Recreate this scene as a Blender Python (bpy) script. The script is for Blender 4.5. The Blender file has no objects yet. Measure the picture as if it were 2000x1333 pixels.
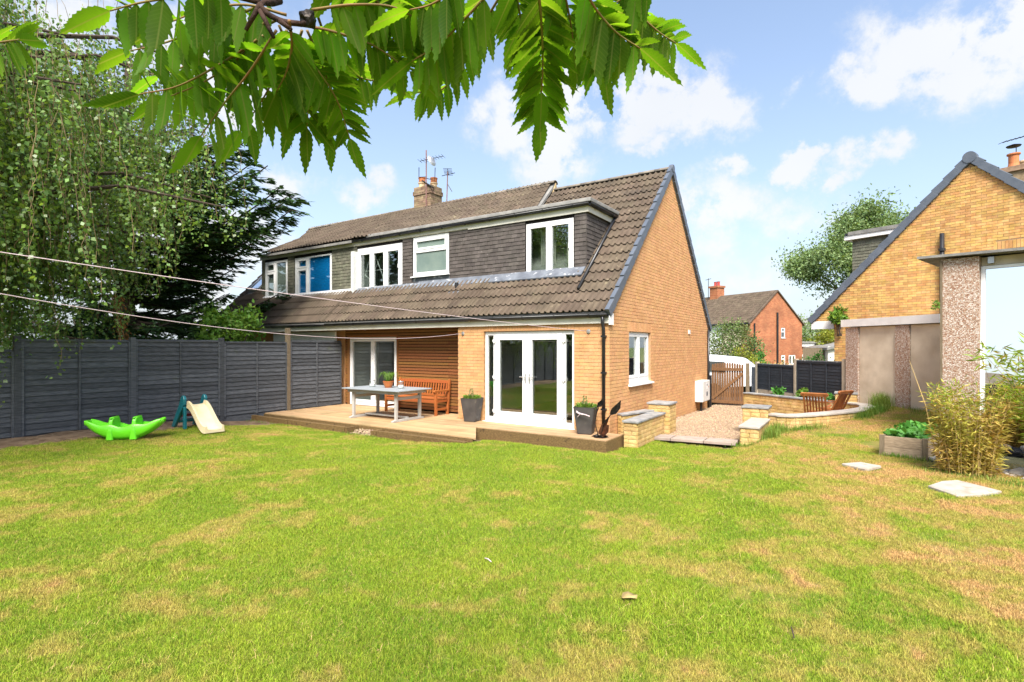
import bpy, bmesh, math, random
import numpy as np
from mathutils import Vector, Matrix, noise
R = math.radians
rng = random.Random(7); nrng = np.random.default_rng(7)
S = bpy.context.scene
COL = S.collection

# ------------------------------------------------------------------ camera
cam_d = bpy.data.cameras.new('camera'); cam = bpy.data.objects.new('camera', cam_d); COL.objects.link(cam)
cam.location = (0, 0, 1.76); cam.rotation_euler = (R(90), 0, 0)
cam_d.sensor_width = 36.0; cam_d.lens = 18.6; cam_d.shift_y = 0.0052; cam_d.clip_start = 0.05; cam_d.clip_end = 3000
S.camera = cam
S.render.resolution_x, S.render.resolution_y = 1024, 682

# ------------------------------------------------------------------ light
SUN_EL, SUN_AZ = 52.0, 184.0          # azimuth clockwise from +Y: high, behind the camera
w = bpy.data.worlds.new('World'); S.world = w; w.use_nodes = True
nt = w.node_tree; nt.nodes.clear()
def N(t, **k):
    n = nt.nodes.new(t)
    for a, v in k.items():
        if a == 'ins':
            for i, x in v.items(): n.inputs[i].default_value = x
        else: setattr(n, a, v)
    return n
def LK(a, b): nt.links.new(a, b)
def MATH(op, a, b=None, c=None, clamp=False):
    n = nt.nodes.new('ShaderNodeMath'); n.operation = op; n.use_clamp = clamp
    for i, v in enumerate((a, b, c)):
        if v is None: continue
        if hasattr(v, 'links'): nt.links.new(v, n.inputs[i])
        else: n.inputs[i].default_value = v
    return n.outputs[0]
out = N('ShaderNodeOutputWorld'); bg = N('ShaderNodeBackground'); bg.inputs[1].default_value = 0.15
sky = N('ShaderNodeTexSky'); sky.sky_type = 'NISHITA'; sky.sun_disc = False
sky.sun_elevation = R(SUN_EL); sky.sun_rotation = R(SUN_AZ); sky.air_density = 1.0; sky.dust_density = 2.0; sky.ozone_density = 1.6
tc = N('ShaderNodeTexCoord'); D = tc.outputs['Generated']
sep = N('ShaderNodeSeparateXYZ'); LK(D, sep.inputs[0])
zc = MATH('MAXIMUM', sep.outputs[2], 0.0)
# thin summer haze pales the blue towards the horizon
hz = MATH('POWER', MATH('SUBTRACT', 1.0, zc, clamp=True), 3.0)
hazec = N('ShaderNodeMix', data_type='RGBA'); LK(MATH('MULTIPLY_ADD', hz, 0.68, 0.10, clamp=True), hazec.inputs[0])
LK(sky.outputs[0], hazec.inputs[6]); hazec.inputs[7].default_value = (2.35, 2.62, 2.95, 1)
# clouds: a noise field on the cloud layer plus the larger cumulus seen over the gardens
zd = MATH('ADD', zc, 0.16)
comb = N('ShaderNodeCombineXYZ'); LK(MATH('DIVIDE', sep.outputs[0], zd), comb.inputs[0]); LK(MATH('DIVIDE', sep.outputs[1], zd), comb.inputs[1])
comb.inputs[2].default_value = 3.7
n1 = N('ShaderNodeTexNoise', ins={2: 1.1, 3: 9.0, 4: 0.60}); LK(comb.outputs[0], n1.inputs[0])
n2 = N('ShaderNodeTexNoise', ins={2: 7.0, 3: 8.0, 4: 0.62}); LK(D, n2.inputs[0])
n4 = N('ShaderNodeTexNoise', ins={2: 11.0, 3: 9.0, 4: 0.64}); LK(D, n4.inputs[0])
n3 = N('ShaderNodeTexNoise', ins={2: 3.2, 3: 3.0, 4: 0.5}); LK(D, n3.inputs[0])
warp = N('ShaderNodeVectorMath', operation='MULTIPLY_ADD'); LK(n2.outputs[1], warp.inputs[0]); warp.inputs[1].default_value = (0.24, 0.24, 0.18); LK(D, warp.inputs[2])
wsub = N('ShaderNodeVectorMath', operation='SUBTRACT'); LK(warp.outputs[0], wsub.inputs[0]); wsub.inputs[1].default_value = (0.12, 0.12, 0.09)
CL = [(1900, 85, .17, 1), (1990, 45, .18, 1), (1850, 165, .085, .9), (1710, 172, .075, .9), (1100, 205, .16, 1), (1240, 185, .16, 1), (1370, 225, .10, .9), (960, 245, .09, .7), (1080, 300, .14, .85),
      (1565, 325, .058, .95), (1708, 316, .066, .95), (1437, 316, .05, .8), (1650, 352, .035, .7), (1390, 395, .13, .75), (1560, 425, .12, .5), (1410, 480, .12, .5), (1260, 285, .05, .5),
      (710, 392, .08, .75), (545, 360, .08, .7), (440, 120, .2, .8), (1480, 570, .2, .45), (300, 480, .3, .9), (120, 40, .16, .5), (1570, 170, .05, .6)]
acc = None
for (px, py, r, s) in CL:
    v = Vector(((px-1000)/1033, 1, (677-py)/1033)).normalized()
    dn = N('ShaderNodeVectorMath', operation='SUBTRACT'); LK(wsub.outputs[0], dn.inputs[0]); dn.inputs[1].default_value = v
    sc = N('ShaderNodeVectorMath', operation='MULTIPLY'); LK(dn.outputs[0], sc.inputs[0]); sc.inputs[1].default_value = (1, 1, 1.7)
    ln = N('ShaderNodeVectorMath', operation='LENGTH'); LK(sc.outputs[0], ln.inputs[0])
    m = MATH('MULTIPLY', MATH('SUBTRACT', 1.0, MATH('DIVIDE', ln.outputs[1], r), clamp=True), s)
    acc = m if acc is None else MATH('MAXIMUM', acc, m)
gen = MATH('MULTIPLY', MATH('SUBTRACT', n1.outputs[0], 0.53), 1.6)
back = MATH('MULTIPLY', MATH('MULTIPLY_ADD', sep.outputs[1], -1.4, 0.25, clamp=True), 1.0)      # more broken cloud on the side away from the houses
gen2 = MATH('ADD', MATH('MULTIPLY', gen, MATH('MULTIPLY_ADD', back, 1.4, 0.25)), MATH('MULTIPLY', back, 0.12))
blob = MATH('MULTIPLY', acc, MATH('MULTIPLY_ADD', n4.outputs[0], 5.6, -1.85, clamp=False))
dens = MATH('ADD', MATH('MAXIMUM', gen2, 0.0), MATH('MAXIMUM', blob, 0.0))
cm = N('ShaderNodeMapRange', interpolation_type='SMOOTHSTEP'); LK(dens, cm.inputs[0]); cm.inputs[1].default_value = 0.06; cm.inputs[2].default_value = 0.60
mixc = N('ShaderNodeMix', data_type='RGBA'); LK(MATH('MULTIPLY', cm.outputs[0], 0.92), mixc.inputs[0]); LK(hazec.outputs[2], mixc.inputs[6])
cv = N('ShaderNodeMix', data_type='RGBA'); LK(n3.outputs[0], cv.inputs[0]); cv.inputs[6].default_value = (2.7, 2.82, 3.0, 1); cv.inputs[7].default_value = (3.5, 3.5, 3.5, 1)
LK(cv.outputs[2], mixc.inputs[7])
LK(mixc.outputs[2], bg.inputs[0]); LK(bg.outputs[0], out.inputs[0])
sd = bpy.data.lights.new('sun', 'SUN'); sd.energy = 4.4; sd.angle = R(26.0); sd.color = (1.0, 0.955, 0.88)
so = bpy.data.objects.new('sun', sd); COL.objects.link(so); so.location = (10, -20, 40)
sv = Vector((math.sin(R(SUN_AZ))*math.cos(R(SUN_EL)), math.cos(R(SUN_AZ))*math.cos(R(SUN_EL)), math.sin(R(SUN_EL))))
so.rotation_euler = sv.to_track_quat('Z', 'Y').to_euler()
S.view_settings.view_transform = 'Standard'; S.view_settings.look = 'None'; S.view_settings.exposure = 1.05; S.view_settings.gamma = 1.0
try: S.view_settings.use_curve_mapping = False
except Exception: pass
S.render.engine = 'CYCLES'
cy = S.cycles; cy.max_bounces = 8; cy.transparent_max_bounces = 16; cy.diffuse_bounces = 3; cy.glossy_bounces = 4; cy.transmission_bounces = 4; cy.sample_clamp_indirect = 8; cy.use_denoising = True
cy.caustics_reflective = False; cy.caustics_refractive = False

# ------------------------------------------------------------------ materials
def mat(name, c1, c2=None, rough=0.8, scale=6.0, stretch=(1, 1, 1), rot=0.0, bump=0.0, bscale=40.0, vary=0.0, hue=0.0, spots=None, spec=0.3, metal=0.0, detail=5.0, trans=0.0, lo=0.35, hi=0.65, isl=True, objc=False, leafveins=False):
    """procedural material: two-colour noise, optional stains, per-piece variation, relief, translucency"""
    m = bpy.data.materials.new(name); m.use_nodes = True; t = m.node_tree; n = t.nodes; L = t.links
    b = n['Principled BSDF']; b.inputs['Roughness'].default_value = rough; b.inputs['Metallic'].default_value = metal
    b.inputs['Specular IOR Level'].default_value = spec
    geo = n.new('ShaderNodeNewGeometry'); mp = n.new('ShaderNodeMapping'); mp.vector_type = 'POINT'
    if objc:
        tcn = n.new('ShaderNodeTexCoord'); L.new(tcn.outputs['Object'], mp.inputs[0])
    else: L.new(geo.outputs['Position'], mp.inputs[0])
    mp.inputs['Rotation'].default_value = (0, 0, rot); mp.inputs['Scale'].default_value = stretch
    nz = n.new('ShaderNodeTexNoise'); nz.inputs['Scale'].default_value = scale; nz.inputs['Detail'].default_value = detail; L.new(mp.outputs[0], nz.inputs[0])
    mr = n.new('ShaderNodeMapRange'); mr.inputs[1].default_value = lo; mr.inputs[2].default_value = hi; L.new(nz.outputs[0], mr.inputs[0])
    mx = n.new('ShaderNodeMix'); mx.data_type = 'RGBA'; L.new(mr.outputs[0], mx.inputs[0])
    mx.inputs[6].default_value = (*c1, 1); mx.inputs[7].default_value = (*(c2 or c1), 1); col = mx.outputs[2]
    if spots:
        for (sc, ssc, th, wd, amt) in spots:
            s = n.new('ShaderNodeTexNoise'); s.inputs['Scale'].default_value = ssc; s.inputs['Detail'].default_value = 6; L.new(geo.outputs['Position'], s.inputs[0])
            r = n.new('ShaderNodeMapRange'); r.inputs[1].default_value = th; r.inputs[2].default_value = th+wd; r.inputs[4].default_value = amt; L.new(s.outputs[0], r.inputs[0])
            q = n.new('ShaderNodeMix'); q.data_type = 'RGBA'; L.new(r.outputs[0], q.inputs[0]); L.new(col, q.inputs[6]); q.inputs[7].default_value = (*sc, 1); col = q.outputs[2]
    if vary or hue:
        oi = n.new('ShaderNodeObjectInfo'); ad = n.new('ShaderNodeMath'); ad.operation = 'ADD'
        L.new(oi.outputs['Random'], ad.inputs[0])
        if isl: L.new(geo.outputs['Random Per Island'], ad.inputs[1])
        else: ad.inputs[1].default_value = 0
        fr = n.new('ShaderNodeMath'); fr.operation = 'FRACT'; L.new(ad.outputs[0], fr.inputs[0])
        hs = n.new('ShaderNodeHueSaturation'); L.new(col, hs.inputs['Color'])
        v = n.new('ShaderNodeMapRange'); v.inputs[3].default_value = 1-vary; v.inputs[4].default_value = 1+vary; L.new(fr.outputs[0], v.inputs[0]); L.new(v.outputs[0], hs.inputs['Value'])
        f2 = n.new('ShaderNodeMath'); f2.operation = 'MULTIPLY'; f2.inputs[1].default_value = 7.31; L.new(fr.outputs[0], f2.inputs[0])
        f3 = n.new('ShaderNodeMath'); f3.operation = 'FRACT'; L.new(f2.outputs[0], f3.inputs[0])
        h = n.new('ShaderNodeMapRange'); h.inputs[3].default_value = 0.5-hue; h.inputs[4].default_value = 0.5+hue; L.new(f3.outputs[0], h.inputs[0]); L.new(h.outputs[0], hs.inputs['Hue'])
        col = hs.outputs[0]
    if leafveins:
        tcn = n.new('ShaderNodeTexCoord'); sx = n.new('ShaderNodeSeparateXYZ'); L.new(tcn.outputs['Object'], sx.inputs[0])
        def q_(op, a, b_=None, c=None):
            k = n.new('ShaderNodeMath'); k.operation = op
            for i, v in enumerate((a, b_, c)):
                if v is None: continue
                if hasattr(v, 'links'): L.new(v, k.inputs[i])
                else: k.inputs[i].default_value = v
            return k.outputs[0]
        ay = q_('ABSOLUTE', sx.outputs[1]); wv = q_('POWER', q_('MULTIPLY_ADD', q_('SINE', q_('MULTIPLY', q_('MULTIPLY_ADD', ay, -.75, sx.outputs[0]), 92.0)), .5, .5), 5.0)
        mid = n.new('ShaderNodeMapRange'); mid.inputs[1].default_value = .016; mid.inputs[2].default_value = .006; L.new(ay, mid.inputs[0])
        for f_, amt, vc in ((wv, .30, (.16, .24, .03)), (mid.outputs[0], .75, (.22, .26, .06))):
            z_ = n.new('ShaderNodeMix'); z_.data_type = 'RGBA'; L.new(q_('MULTIPLY', f_, amt), z_.inputs[0]); L.new(col, z_.inputs[6]); z_.inputs[7].default_value = (*vc, 1); col = z_.outputs[2]
    L.new(col, b.inputs['Base Color'])
    if bump:
        bn = n.new('ShaderNodeTexNoise'); bn.inputs['Scale'].default_value = bscale; bn.inputs['Detail'].default_value = 4; L.new(mp.outputs[0], bn.inputs[0])
        bp = n.new('ShaderNodeBump'); bp.inputs['Strength'].default_value = bump; bp.inputs['Distance'].default_value = 0.02; L.new(bn.outputs[0], bp.inputs['Height']); L.new(bp.outputs[0], b.inputs['Normal'])
    if trans:
        tr = n.new('ShaderNodeBsdfTranslucent'); ms = n.new('ShaderNodeMixShader'); ms.inputs[0].default_value = trans
        g = n.new('ShaderNodeMix'); g.data_type = 'RGBA'; g.blend_type = 'MULTIPLY'; g.inputs[0].default_value = 1; L.new(col, g.inputs[6]); g.inputs[7].default_value = (1.6, 1.5, 0.6, 1)
        L.new(g.outputs[2], tr.inputs[0]); L.new(b.outputs[0], ms.inputs[1]); L.new(tr.outputs[0], ms.inputs[2]); L.new(ms.outputs[0], n['Material Output'].inputs[0])
    return m
def glass(name, tint=(0.9, 0.95, 0.93), refl=0.36, mirror=False):
    m = bpy.data.materials.new(name); m.use_nodes = True; t = m.node_tree; n = t.nodes; L = t.links; n.remove(n['Principled BSDF'])
    g = n.new('ShaderNodeBsdfGlossy'); g.inputs['Roughness'].default_value = 0.0; g.inputs[0].default_value = (0.95, 0.97, 0.97, 1)
    tr = n.new('ShaderNodeBsdfTransparent'); tr.inputs[0].default_value = (*tint, 1)
    if mirror: L.new(g.outputs[0], n['Material Output'].inputs[0]); return m
    lw = n.new('ShaderNodeLayerWeight'); lw.inputs[0].default_value = .5; fr = n.new('ShaderNodeMath'); fr.operation = 'POWER'; fr.inputs[1].default_value = 4.0; L.new(lw.outputs['Facing'], fr.inputs[0])
    a = n.new('ShaderNodeMath'); a.operation = 'MULTIPLY_ADD'; a.inputs[1].default_value = .8; a.inputs[2].default_value = refl*.5; a.use_clamp = True; L.new(fr.outputs[0], a.inputs[0])
    ms = n.new('ShaderNodeMixShader'); L.new(a.outputs[0], ms.inputs[0]); L.new(tr.outputs[0], ms.inputs[1]); L.new(g.outputs[0], ms.inputs[2]); L.new(ms.outputs[0], n['Material Output'].inputs[0])
    return m
HR = R(-33.35)          # the house frame's turn
M = {}
M['brick'] = mat('buff_brick', (.53, .28, .118), (.59, .325, .148), .85, 4, vary=.07, hue=.006, bump=.3, bscale=120)
M['mortar'] = mat('buff_mortar', (.39, .225, .112), (.45, .275, .15), .95, 14)
M['nbrick'] = mat('yellow_brick', (.47, .255, .075), (.56, .335, .125), .8, 7, vary=.2, hue=.014, bump=.35, bscale=120)
M['nmortar'] = mat('brown_mortar', (.25, .17, .09), (.32, .22, .12), .95, 14)
M['tile'] = mat('concrete_roof_tile', (.083, .061, .042), (.122, .092, .064), .92, 2.2, vary=.12, hue=.008, bump=.4, bscale=70, spots=[((.27, .225, .14), 7, .63, .10, .45), ((.05, .042, .032), 1.6, .60, .12, .5)])
M['ridge'] = mat('weathered_ridge_tile', (.14, .12, .10), (.22, .19, .15), .9, 5, vary=.15, bump=.4, spots=[((.30, .28, .2), 14, .6, .1, .6)])
M['hang'] = mat('dark_hung_tile', (.068, .057, .050), (.098, .083, .074), .75, 4, vary=.2, hue=.01, bump=.3, bscale=60, spots=[((.36, .34, .32), 26, .71, .03, .7)])
M['hangold'] = mat('mossy_hung_tile', (.10, .10, .072), (.15, .145, .105), .88, 4, vary=.18, hue=.015, bump=.4, bscale=60, spots=[((.20, .22, .14), 10, .58, .1, .5)])
M['verge'] = mat('slate_grey_verge_cap', (.085, .10, .125), (.105, .12, .145), .45, 6, vary=.06)
M['white'] = mat('white_upvc', (.80, .80, .79), (.76, .76, .75), .28, 4, spec=.5)
M['cream'] = mat('cream_painted_board', (.72, .69, .60), (.64, .60, .50), .55, 3)
M['black'] = mat('black_plastic', (.012, .012, .014), (.02, .02, .022), .35, 5, spec=.5)
M['lead'] = mat('grey_lead', (.10, .11, .13), (.16, .175, .20), .6, 5, spots=[((.6, .6, .6), 8, .6, .1, .6)], vary=.1)
M['felt'] = mat('grey_felt', (.17, .165, .155), (.25, .24, .22), .9, 5, bump=.3)
M['clad'] = mat('cedar_slat', (.17, .068, .020), (.29, .128, .042), .6, 3.0, (1.2, 40, 40), -HR, vary=.2, hue=.012, bump=.2)
M['batten'] = mat('black_batten', (.012, .010, .009), None, .95)
M['deck'] = mat('decking_plank', (.36, .22, .105), (.52, .35, .19), .7, 3.0, (1.0, 30, 30), -HR, vary=.13, hue=.008, bump=.25, spots=[((.25, .19, .09), 1.1, .54, .12, .6)])
M['sleeper'] = mat('treated_beam', (.105, .062, .022), (.18, .115, .045), .8, 3.0, (1.5, 18, 18), -HR, vary=.1, bump=.3, spots=[((.05, .03, .015), 7, .66, .04, .8)])
M['fence'] = mat('charcoal_fence_paint', (.064, .068, .074), (.115, .120, .128), .75, 2.5, (3, 3, 26), 0, vary=.26, bump=.4, spots=[((.2, .21, .23), 23, .74, .03, .6), ((.09, .11, .03), 1.3, .68, .10, .7)])
M['fencer'] = mat('black_fence_paint', (.022, .026, .034), (.040, .046, .056), .7, 2.5, (3, 3, 26), 0, vary=.2, bump=.25)
M['cpost'] = mat('concrete_post', (.38, .32, .235), (.47, .40, .30), .9, 7, bump=.2)
M['gate'] = mat('stained_gate', (.13, .062, .025), (.21, .105, .045), .7, 4, (20, 20, 1.5), 0, vary=.18, bump=.2)
M['oldpost'] = mat('old_timber_post', (.14, .105, .065), (.20, .155, .10), .85, 4, (14, 14, 2), bump=.2)
M['stone'] = mat('pitched_sandstone', (.46, .29, .10), (.60, .42, .18), .9, 7, vary=.13, hue=.01, bump=.8, bscale=45)
M['smortar'] = mat('sand_mortar', (.36, .26, .13), (.44, .33, .18), .95, 9)
M['coping'] = mat('riven_coping', (.20, .195, .185), (.31, .30, .28), .75, 6, vary=.14, hue=.02, bump=.4, bscale=30, spots=[((.15, .17, .20), 2.5, .52, .16, .75)])
M['copingpale'] = mat('pale_coping', (.34, .30, .26), (.44, .39, .335), .8, 6, vary=.08, bump=.3)
M['pathslab'] = mat('buff_grey_slab', (.28, .22, .18), (.36, .29, .24), .8, 6, vary=.08, bump=.3)
M['gravelbed'] = mat('gravel_bed', (.18, .125, .08), (.32, .235, .155), .95, 60, bump=.8, bscale=90)
M['gravel'] = mat('gravel_stone', (.27, .19, .115), (.41, .30, .20), .85, 30, vary=.35, hue=.03)
M['soil'] = mat('dry_soil', (.115, .072, .042), (.25, .17, .105), .95, 5, bump=.9, bscale=28, spots=[((.32, .25, .17), 20, .62, .06, .6)])
M['bench'] = mat('orange_hardwood', (.30, .085, .022), (.40, .13, .035), .45, 3, (2, 30, 30), -HR, vary=.1, hue=.006, spec=.4)
M['chair'] = mat('oiled_teak', (.24, .075, .022), (.34, .12, .035), .5, 4, vary=.12, hue=.006)
M['table'] = mat('grey_painted_table', (.34, .33, .30), (.42, .41, .385), .6, 4, bump=.1)
M['tabletop'] = mat('slate_blue_table_top', (.26, .285, .30), (.31, .335, .35), .5, 6)
M['terra'] = mat('glazed_terracotta', (.42, .12, .035), (.50, .17, .05), .35, 8)
M['planter'] = mat('dark_grey_planter', (.050, .046, .044), (.075, .068, .062), .6, 5, spots=[((.24, .20, .12), 5, .64, .06, .5)])
M['iron'] = mat('black_iron', (.012, .011, .010), (.04, .032, .026), .5, 12, metal=.6)
M['copper'] = mat('dull_copper', (.12, .05, .035), (.2, .09, .06), .4, 12, metal=.8)
M['rope'] = mat('pink_white_rope', (.50, .36, .37), (.60, .50, .50), .7, 60)
M['steel'] = mat('galvanised_steel', (.5, .5, .5), (.6, .6, .6), .35, 8, metal=.7)
M['lime'] = mat('lime_green_plastic', (.13, .62, .015), (.15, .66, .02), .32, 3, spec=.5)
M['teal'] = mat('teal_plastic', (.006, .115, .14), (.01, .14, .165), .35, 3, spec=.5)
M['creamp'] = mat('cream_plastic', (.62, .50, .27), (.70, .60, .40), .35, 2, spec=.5)
M['red'] = mat('red_plastic', (.22, .012, .03), None, .4)
M['pane'] = glass('window_glass')
M['frost'] = mat('frosted_glass', (.15, .20, .18), (.19, .24, .21), .12, 3, spec=.6)
M['mirror'] = glass('mirror_glass', mirror=True)
M['jar'] = glass('jar_glass', (.93, .96, .96), .10)
M['wax'] = mat('white_wax', (.8, .78, .74), None, .5)
M['blind'] = mat('bright_blue_blind', (.0, .27, .80), (.0, .29, .84), .7, 3)
M['net'] = mat('net_curtain', (.46, .47, .44), (.30, .31, .28), .9, 8, (30, 30, .6))
M['drape'] = mat('pale_drape', (.50, .47, .42), (.36, .33, .29), .9, 8, (26, 26, .5))
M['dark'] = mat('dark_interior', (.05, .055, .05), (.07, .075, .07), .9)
M['plaster'] = mat('grey_plaster', (.55, .56, .53), (.60, .61, .58), .9)
M['oak'] = mat('oak_floor', (.22, .15, .09), (.3, .21, .13), .5, 5)
M['sofa'] = mat('tan_sofa', (.33, .24, .13), (.4, .3, .17), .9)
M['concrete'] = mat('stained_concrete', (.54, .445, .325), (.66, .565, .43), .9, 2.2, bump=.15, spots=[((.32, .26, .18), 1.2, .56, .14, .5)])
M['fasciaW'] = mat('old_white_fascia', (.72, .69, .66), (.80, .78, .75), .5, 4)
M['redbrick'] = mat('red_brick', (.36, .095, .03), (.42, .13, .045), .9, 2.5)
M['chimbrick'] = mat('sooty_brick', (.17, .115, .07), (.27, .19, .12), .95, 8, vary=.25, hue=.02)
M['pot'] = mat('clay_pot', (.46, .15, .06), (.52, .2, .08), .8, 8)
M['buffpot'] = mat('buff_clay_pot', (.55, .40, .24), (.62, .47, .3), .8, 8)
M['van'] = mat('white_vehicle_paint', (.78, .79, .80), None, .2, spec=.6)
M['cabinet'] = mat('pale_grey_cabinet', (.60, .58, .55), (.64, .62, .59), .5)
M['bark'] = mat('brown_bark', (.04, .028, .02), (.075, .055, .04), .95, 20, bump=.6)
M['palebark'] = mat('pale_bark', (.22, .17, .12), (.32, .25, .18), .9, 14, bump=.4)
M['twig'] = mat('twig', (.16, .11, .06), (.22, .16, .08), .9)
M['birchleaf'] = mat('birch_leaf', (.105, .185, .042), (.175, .28, .065), .38, 1.3, vary=.45, hue=.02, trans=.36, spec=.5)
M['catkin'] = mat('catkin', (.24, .24, .06), (.32, .3, .08), .8, vary=.2)
M['fir'] = mat('fir_spray', (.042, .098, .036), (.085, .165, .058), .6, .9, vary=.45, hue=.015, trans=.12)
M['deadfir'] = mat('dead_spray', (.30, .12, .03), (.38, .17, .05), .8, 4, vary=.2)
M['shrub'] = mat('bright_shrub_leaf', (.10, .21, .028), (.16, .28, .045), .5, 2, vary=.35, hue=.02, trans=.35)
M['ashleaf'] = mat('ash_leaf', (.15, .225, .085), (.21, .295, .12), .55, .5, vary=.35, hue=.02, trans=.28)
M['mixleaf'] = mat('hedge_leaf', (.10, .17, .045), (.20, .22, .09), .6, 1.2, vary=.35, hue=.03, trans=.25)
M['goldleaf'] = mat('golden_leaf', (.26, .27, .03), (.20, .26, .035), .6, 1.2, vary=.3, hue=.02, trans=.3)
M['drygrass'] = mat('dry_stalk', (.42, .30, .12), (.52, .36, .14), .8, 2, vary=.2)
M['bamboo'] = mat('bamboo_leaf', (.27, .32, .03), (.19, .31, .035), .5, 2, vary=.3, hue=.02, trans=.35)
M['bamboodry'] = mat('dry_bamboo_leaf', (.42, .28, .075), (.36, .33, .05), .6, 2.5, vary=.3, hue=.025, trans=.25)
M['sumac'] = mat('sumac_leaf', (.085, .185, .010), (.13, .27, .014), .5, 9, vary=.35, hue=.01, trans=.66, spec=.25, leafveins=True)
M['sumacstem'] = mat('sumac_stem', (.17, .15, .035), (.25, .12, .05), .6, 9)
M['sumacbark'] = mat('sumac_bark', (.028, .014, .010), (.055, .026, .016), .85, 22, bump=.5)
M['herb'] = mat('herb_leaf', (.06, .20, .03), (.10, .28, .05), .5, 4, vary=.3, trans=.25)
M['sage'] = mat('pale_herb', (.30, .33, .17), (.40, .38, .16), .7, 8, vary=.2, trans=.2)
M['water'] = mat('pond_water', (.06, .065, .04), (.12, .12, .075), .05, 3, spec=.8)
M['liner'] = mat('black_pond_liner', (.012, .012, .014), (.03, .03, .033), .5, 5)
M['slab'] = mat('pale_concrete_slab', (.33, .29, .24), (.43, .38, .325), .85, 7, bump=.2, spots=[((.24, .19, .13), 5, .55, .12, .65), ((.20, .22, .10), 11, .64, .06, .5)])
M['rock'] = mat('garden_rock', (.36, .32, .27), (.46, .42, .36), .9, 6, vary=.2, bump=.5)
M['bedwood'] = mat('weathered_bed_board', (.26, .19, .12), (.40, .30, .20), .85, 3, (4, 4, 22), 0, vary=.12, bump=.3)
M['skin'] = mat('far_ground', (.10, .14, .04), (.16, .18, .07), .95, .4)
M['asph'] = mat('tarmac', (.06, .06, .06), (.085, .083, .08), .95, 8)
# special materials
def pebbledash(name):
    m = bpy.data.materials.new(name); m.use_nodes = True; t = m.node_tree; n = t.nodes; L = t.links; b = n['Principled BSDF']; b.inputs['Roughness'].default_value = .9
    g = n.new('ShaderNodeNewGeometry'); v = n.new('ShaderNodeTexVoronoi'); v.inputs['Scale'].default_value = 60; L.new(g.outputs['Position'], v.inputs[0])
    sp = n.new('ShaderNodeSeparateColor'); L.new(v.outputs['Color'], sp.inputs[0])
    r = n.new('ShaderNodeValToRGB'); L.new(sp.outputs[0], r.inputs[0]); e = r.color_ramp.elements
    e[0].color = (.22, .12, .075, 1); e[1].color = (.62, .55, .48, 1); e[0].position = .0
    for p, c in ((.25, (.33, .18, .11, 1)), (.45, (.40, .30, .22, 1)), (.62, (.40, .27, .20, 1)), (.8, (.52, .43, .36, 1))):
        x = e.new(p); x.color = c
    d = n.new('ShaderNodeMapRange'); d.inputs[1].default_value = .0; d.inputs[2].default_value = .6; d.inputs[3].default_value = 1; d.inputs[4].default_value = .45; L.new(v.outputs['Distance'], d.inputs[0])
    L.new(r.outputs[0], b.inputs['Base Color'])
    bp = n.new('ShaderNodeBump'); bp.inputs['Strength'].default_value = 1; bp.inputs['Distance'].default_value = .012; L.new(d.outputs[0], bp.inputs['Height']); L.new(bp.outputs[0], b.inputs['Normal'])
    return m
M['pebble'] = pebbledash('pebbledash')
def farbrick(name):
    m = bpy.data.materials.new(name); m.use_nodes = True; t = m.node_tree; n = t.nodes; L = t.links; b = n['Principled BSDF']; b.inputs['Roughness'].default_value = .9
    tc = n.new('ShaderNodeTexCoord'); mp = n.new('ShaderNodeMapping'); mp.inputs['Rotation'].default_value = (R(90), 0, 0); L.new(tc.outputs['Object'], mp.inputs[0])
    br = n.new('ShaderNodeTexBrick'); L.new(mp.outputs[0], br.inputs[0]); br.inputs['Scale'].default_value = 1
    br.inputs['Brick Width'].default_value = .225; br.inputs['Row Height'].default_value = .075; br.inputs['Mortar Size'].default_value = .008
    br.inputs['Color1'].default_value = (.33, .085, .028, 1); br.inputs['Color2'].default_value = (.43, .15, .055, 1); br.inputs['Mortar'].default_value = (.30, .19, .12, 1)
    nz = n.new('ShaderNodeTexNoise'); nz.inputs['Scale'].default_value = .9; nz.inputs['Detail'].default_value = 6; L.new(tc.outputs['Object'], nz.inputs[0])
    mr = n.new('ShaderNodeMapRange'); mr.inputs[1].default_value = .35; mr.inputs[2].default_value = .7; mr.inputs[3].default_value = .8; mr.inputs[4].default_value = 1.25; L.new(nz.outputs[0], mr.inputs[0])
    mx = n.new('ShaderNodeVectorMath'); mx.operation = 'SCALE'; L.new(br.outputs[0], mx.inputs[0]); L.new(mr.outputs[0], mx.inputs[3]); L.new(mx.outputs[0], b.inputs['Base Color'])
    return m
M['farbrick'] = farbrick('far_red_brick')
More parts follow.
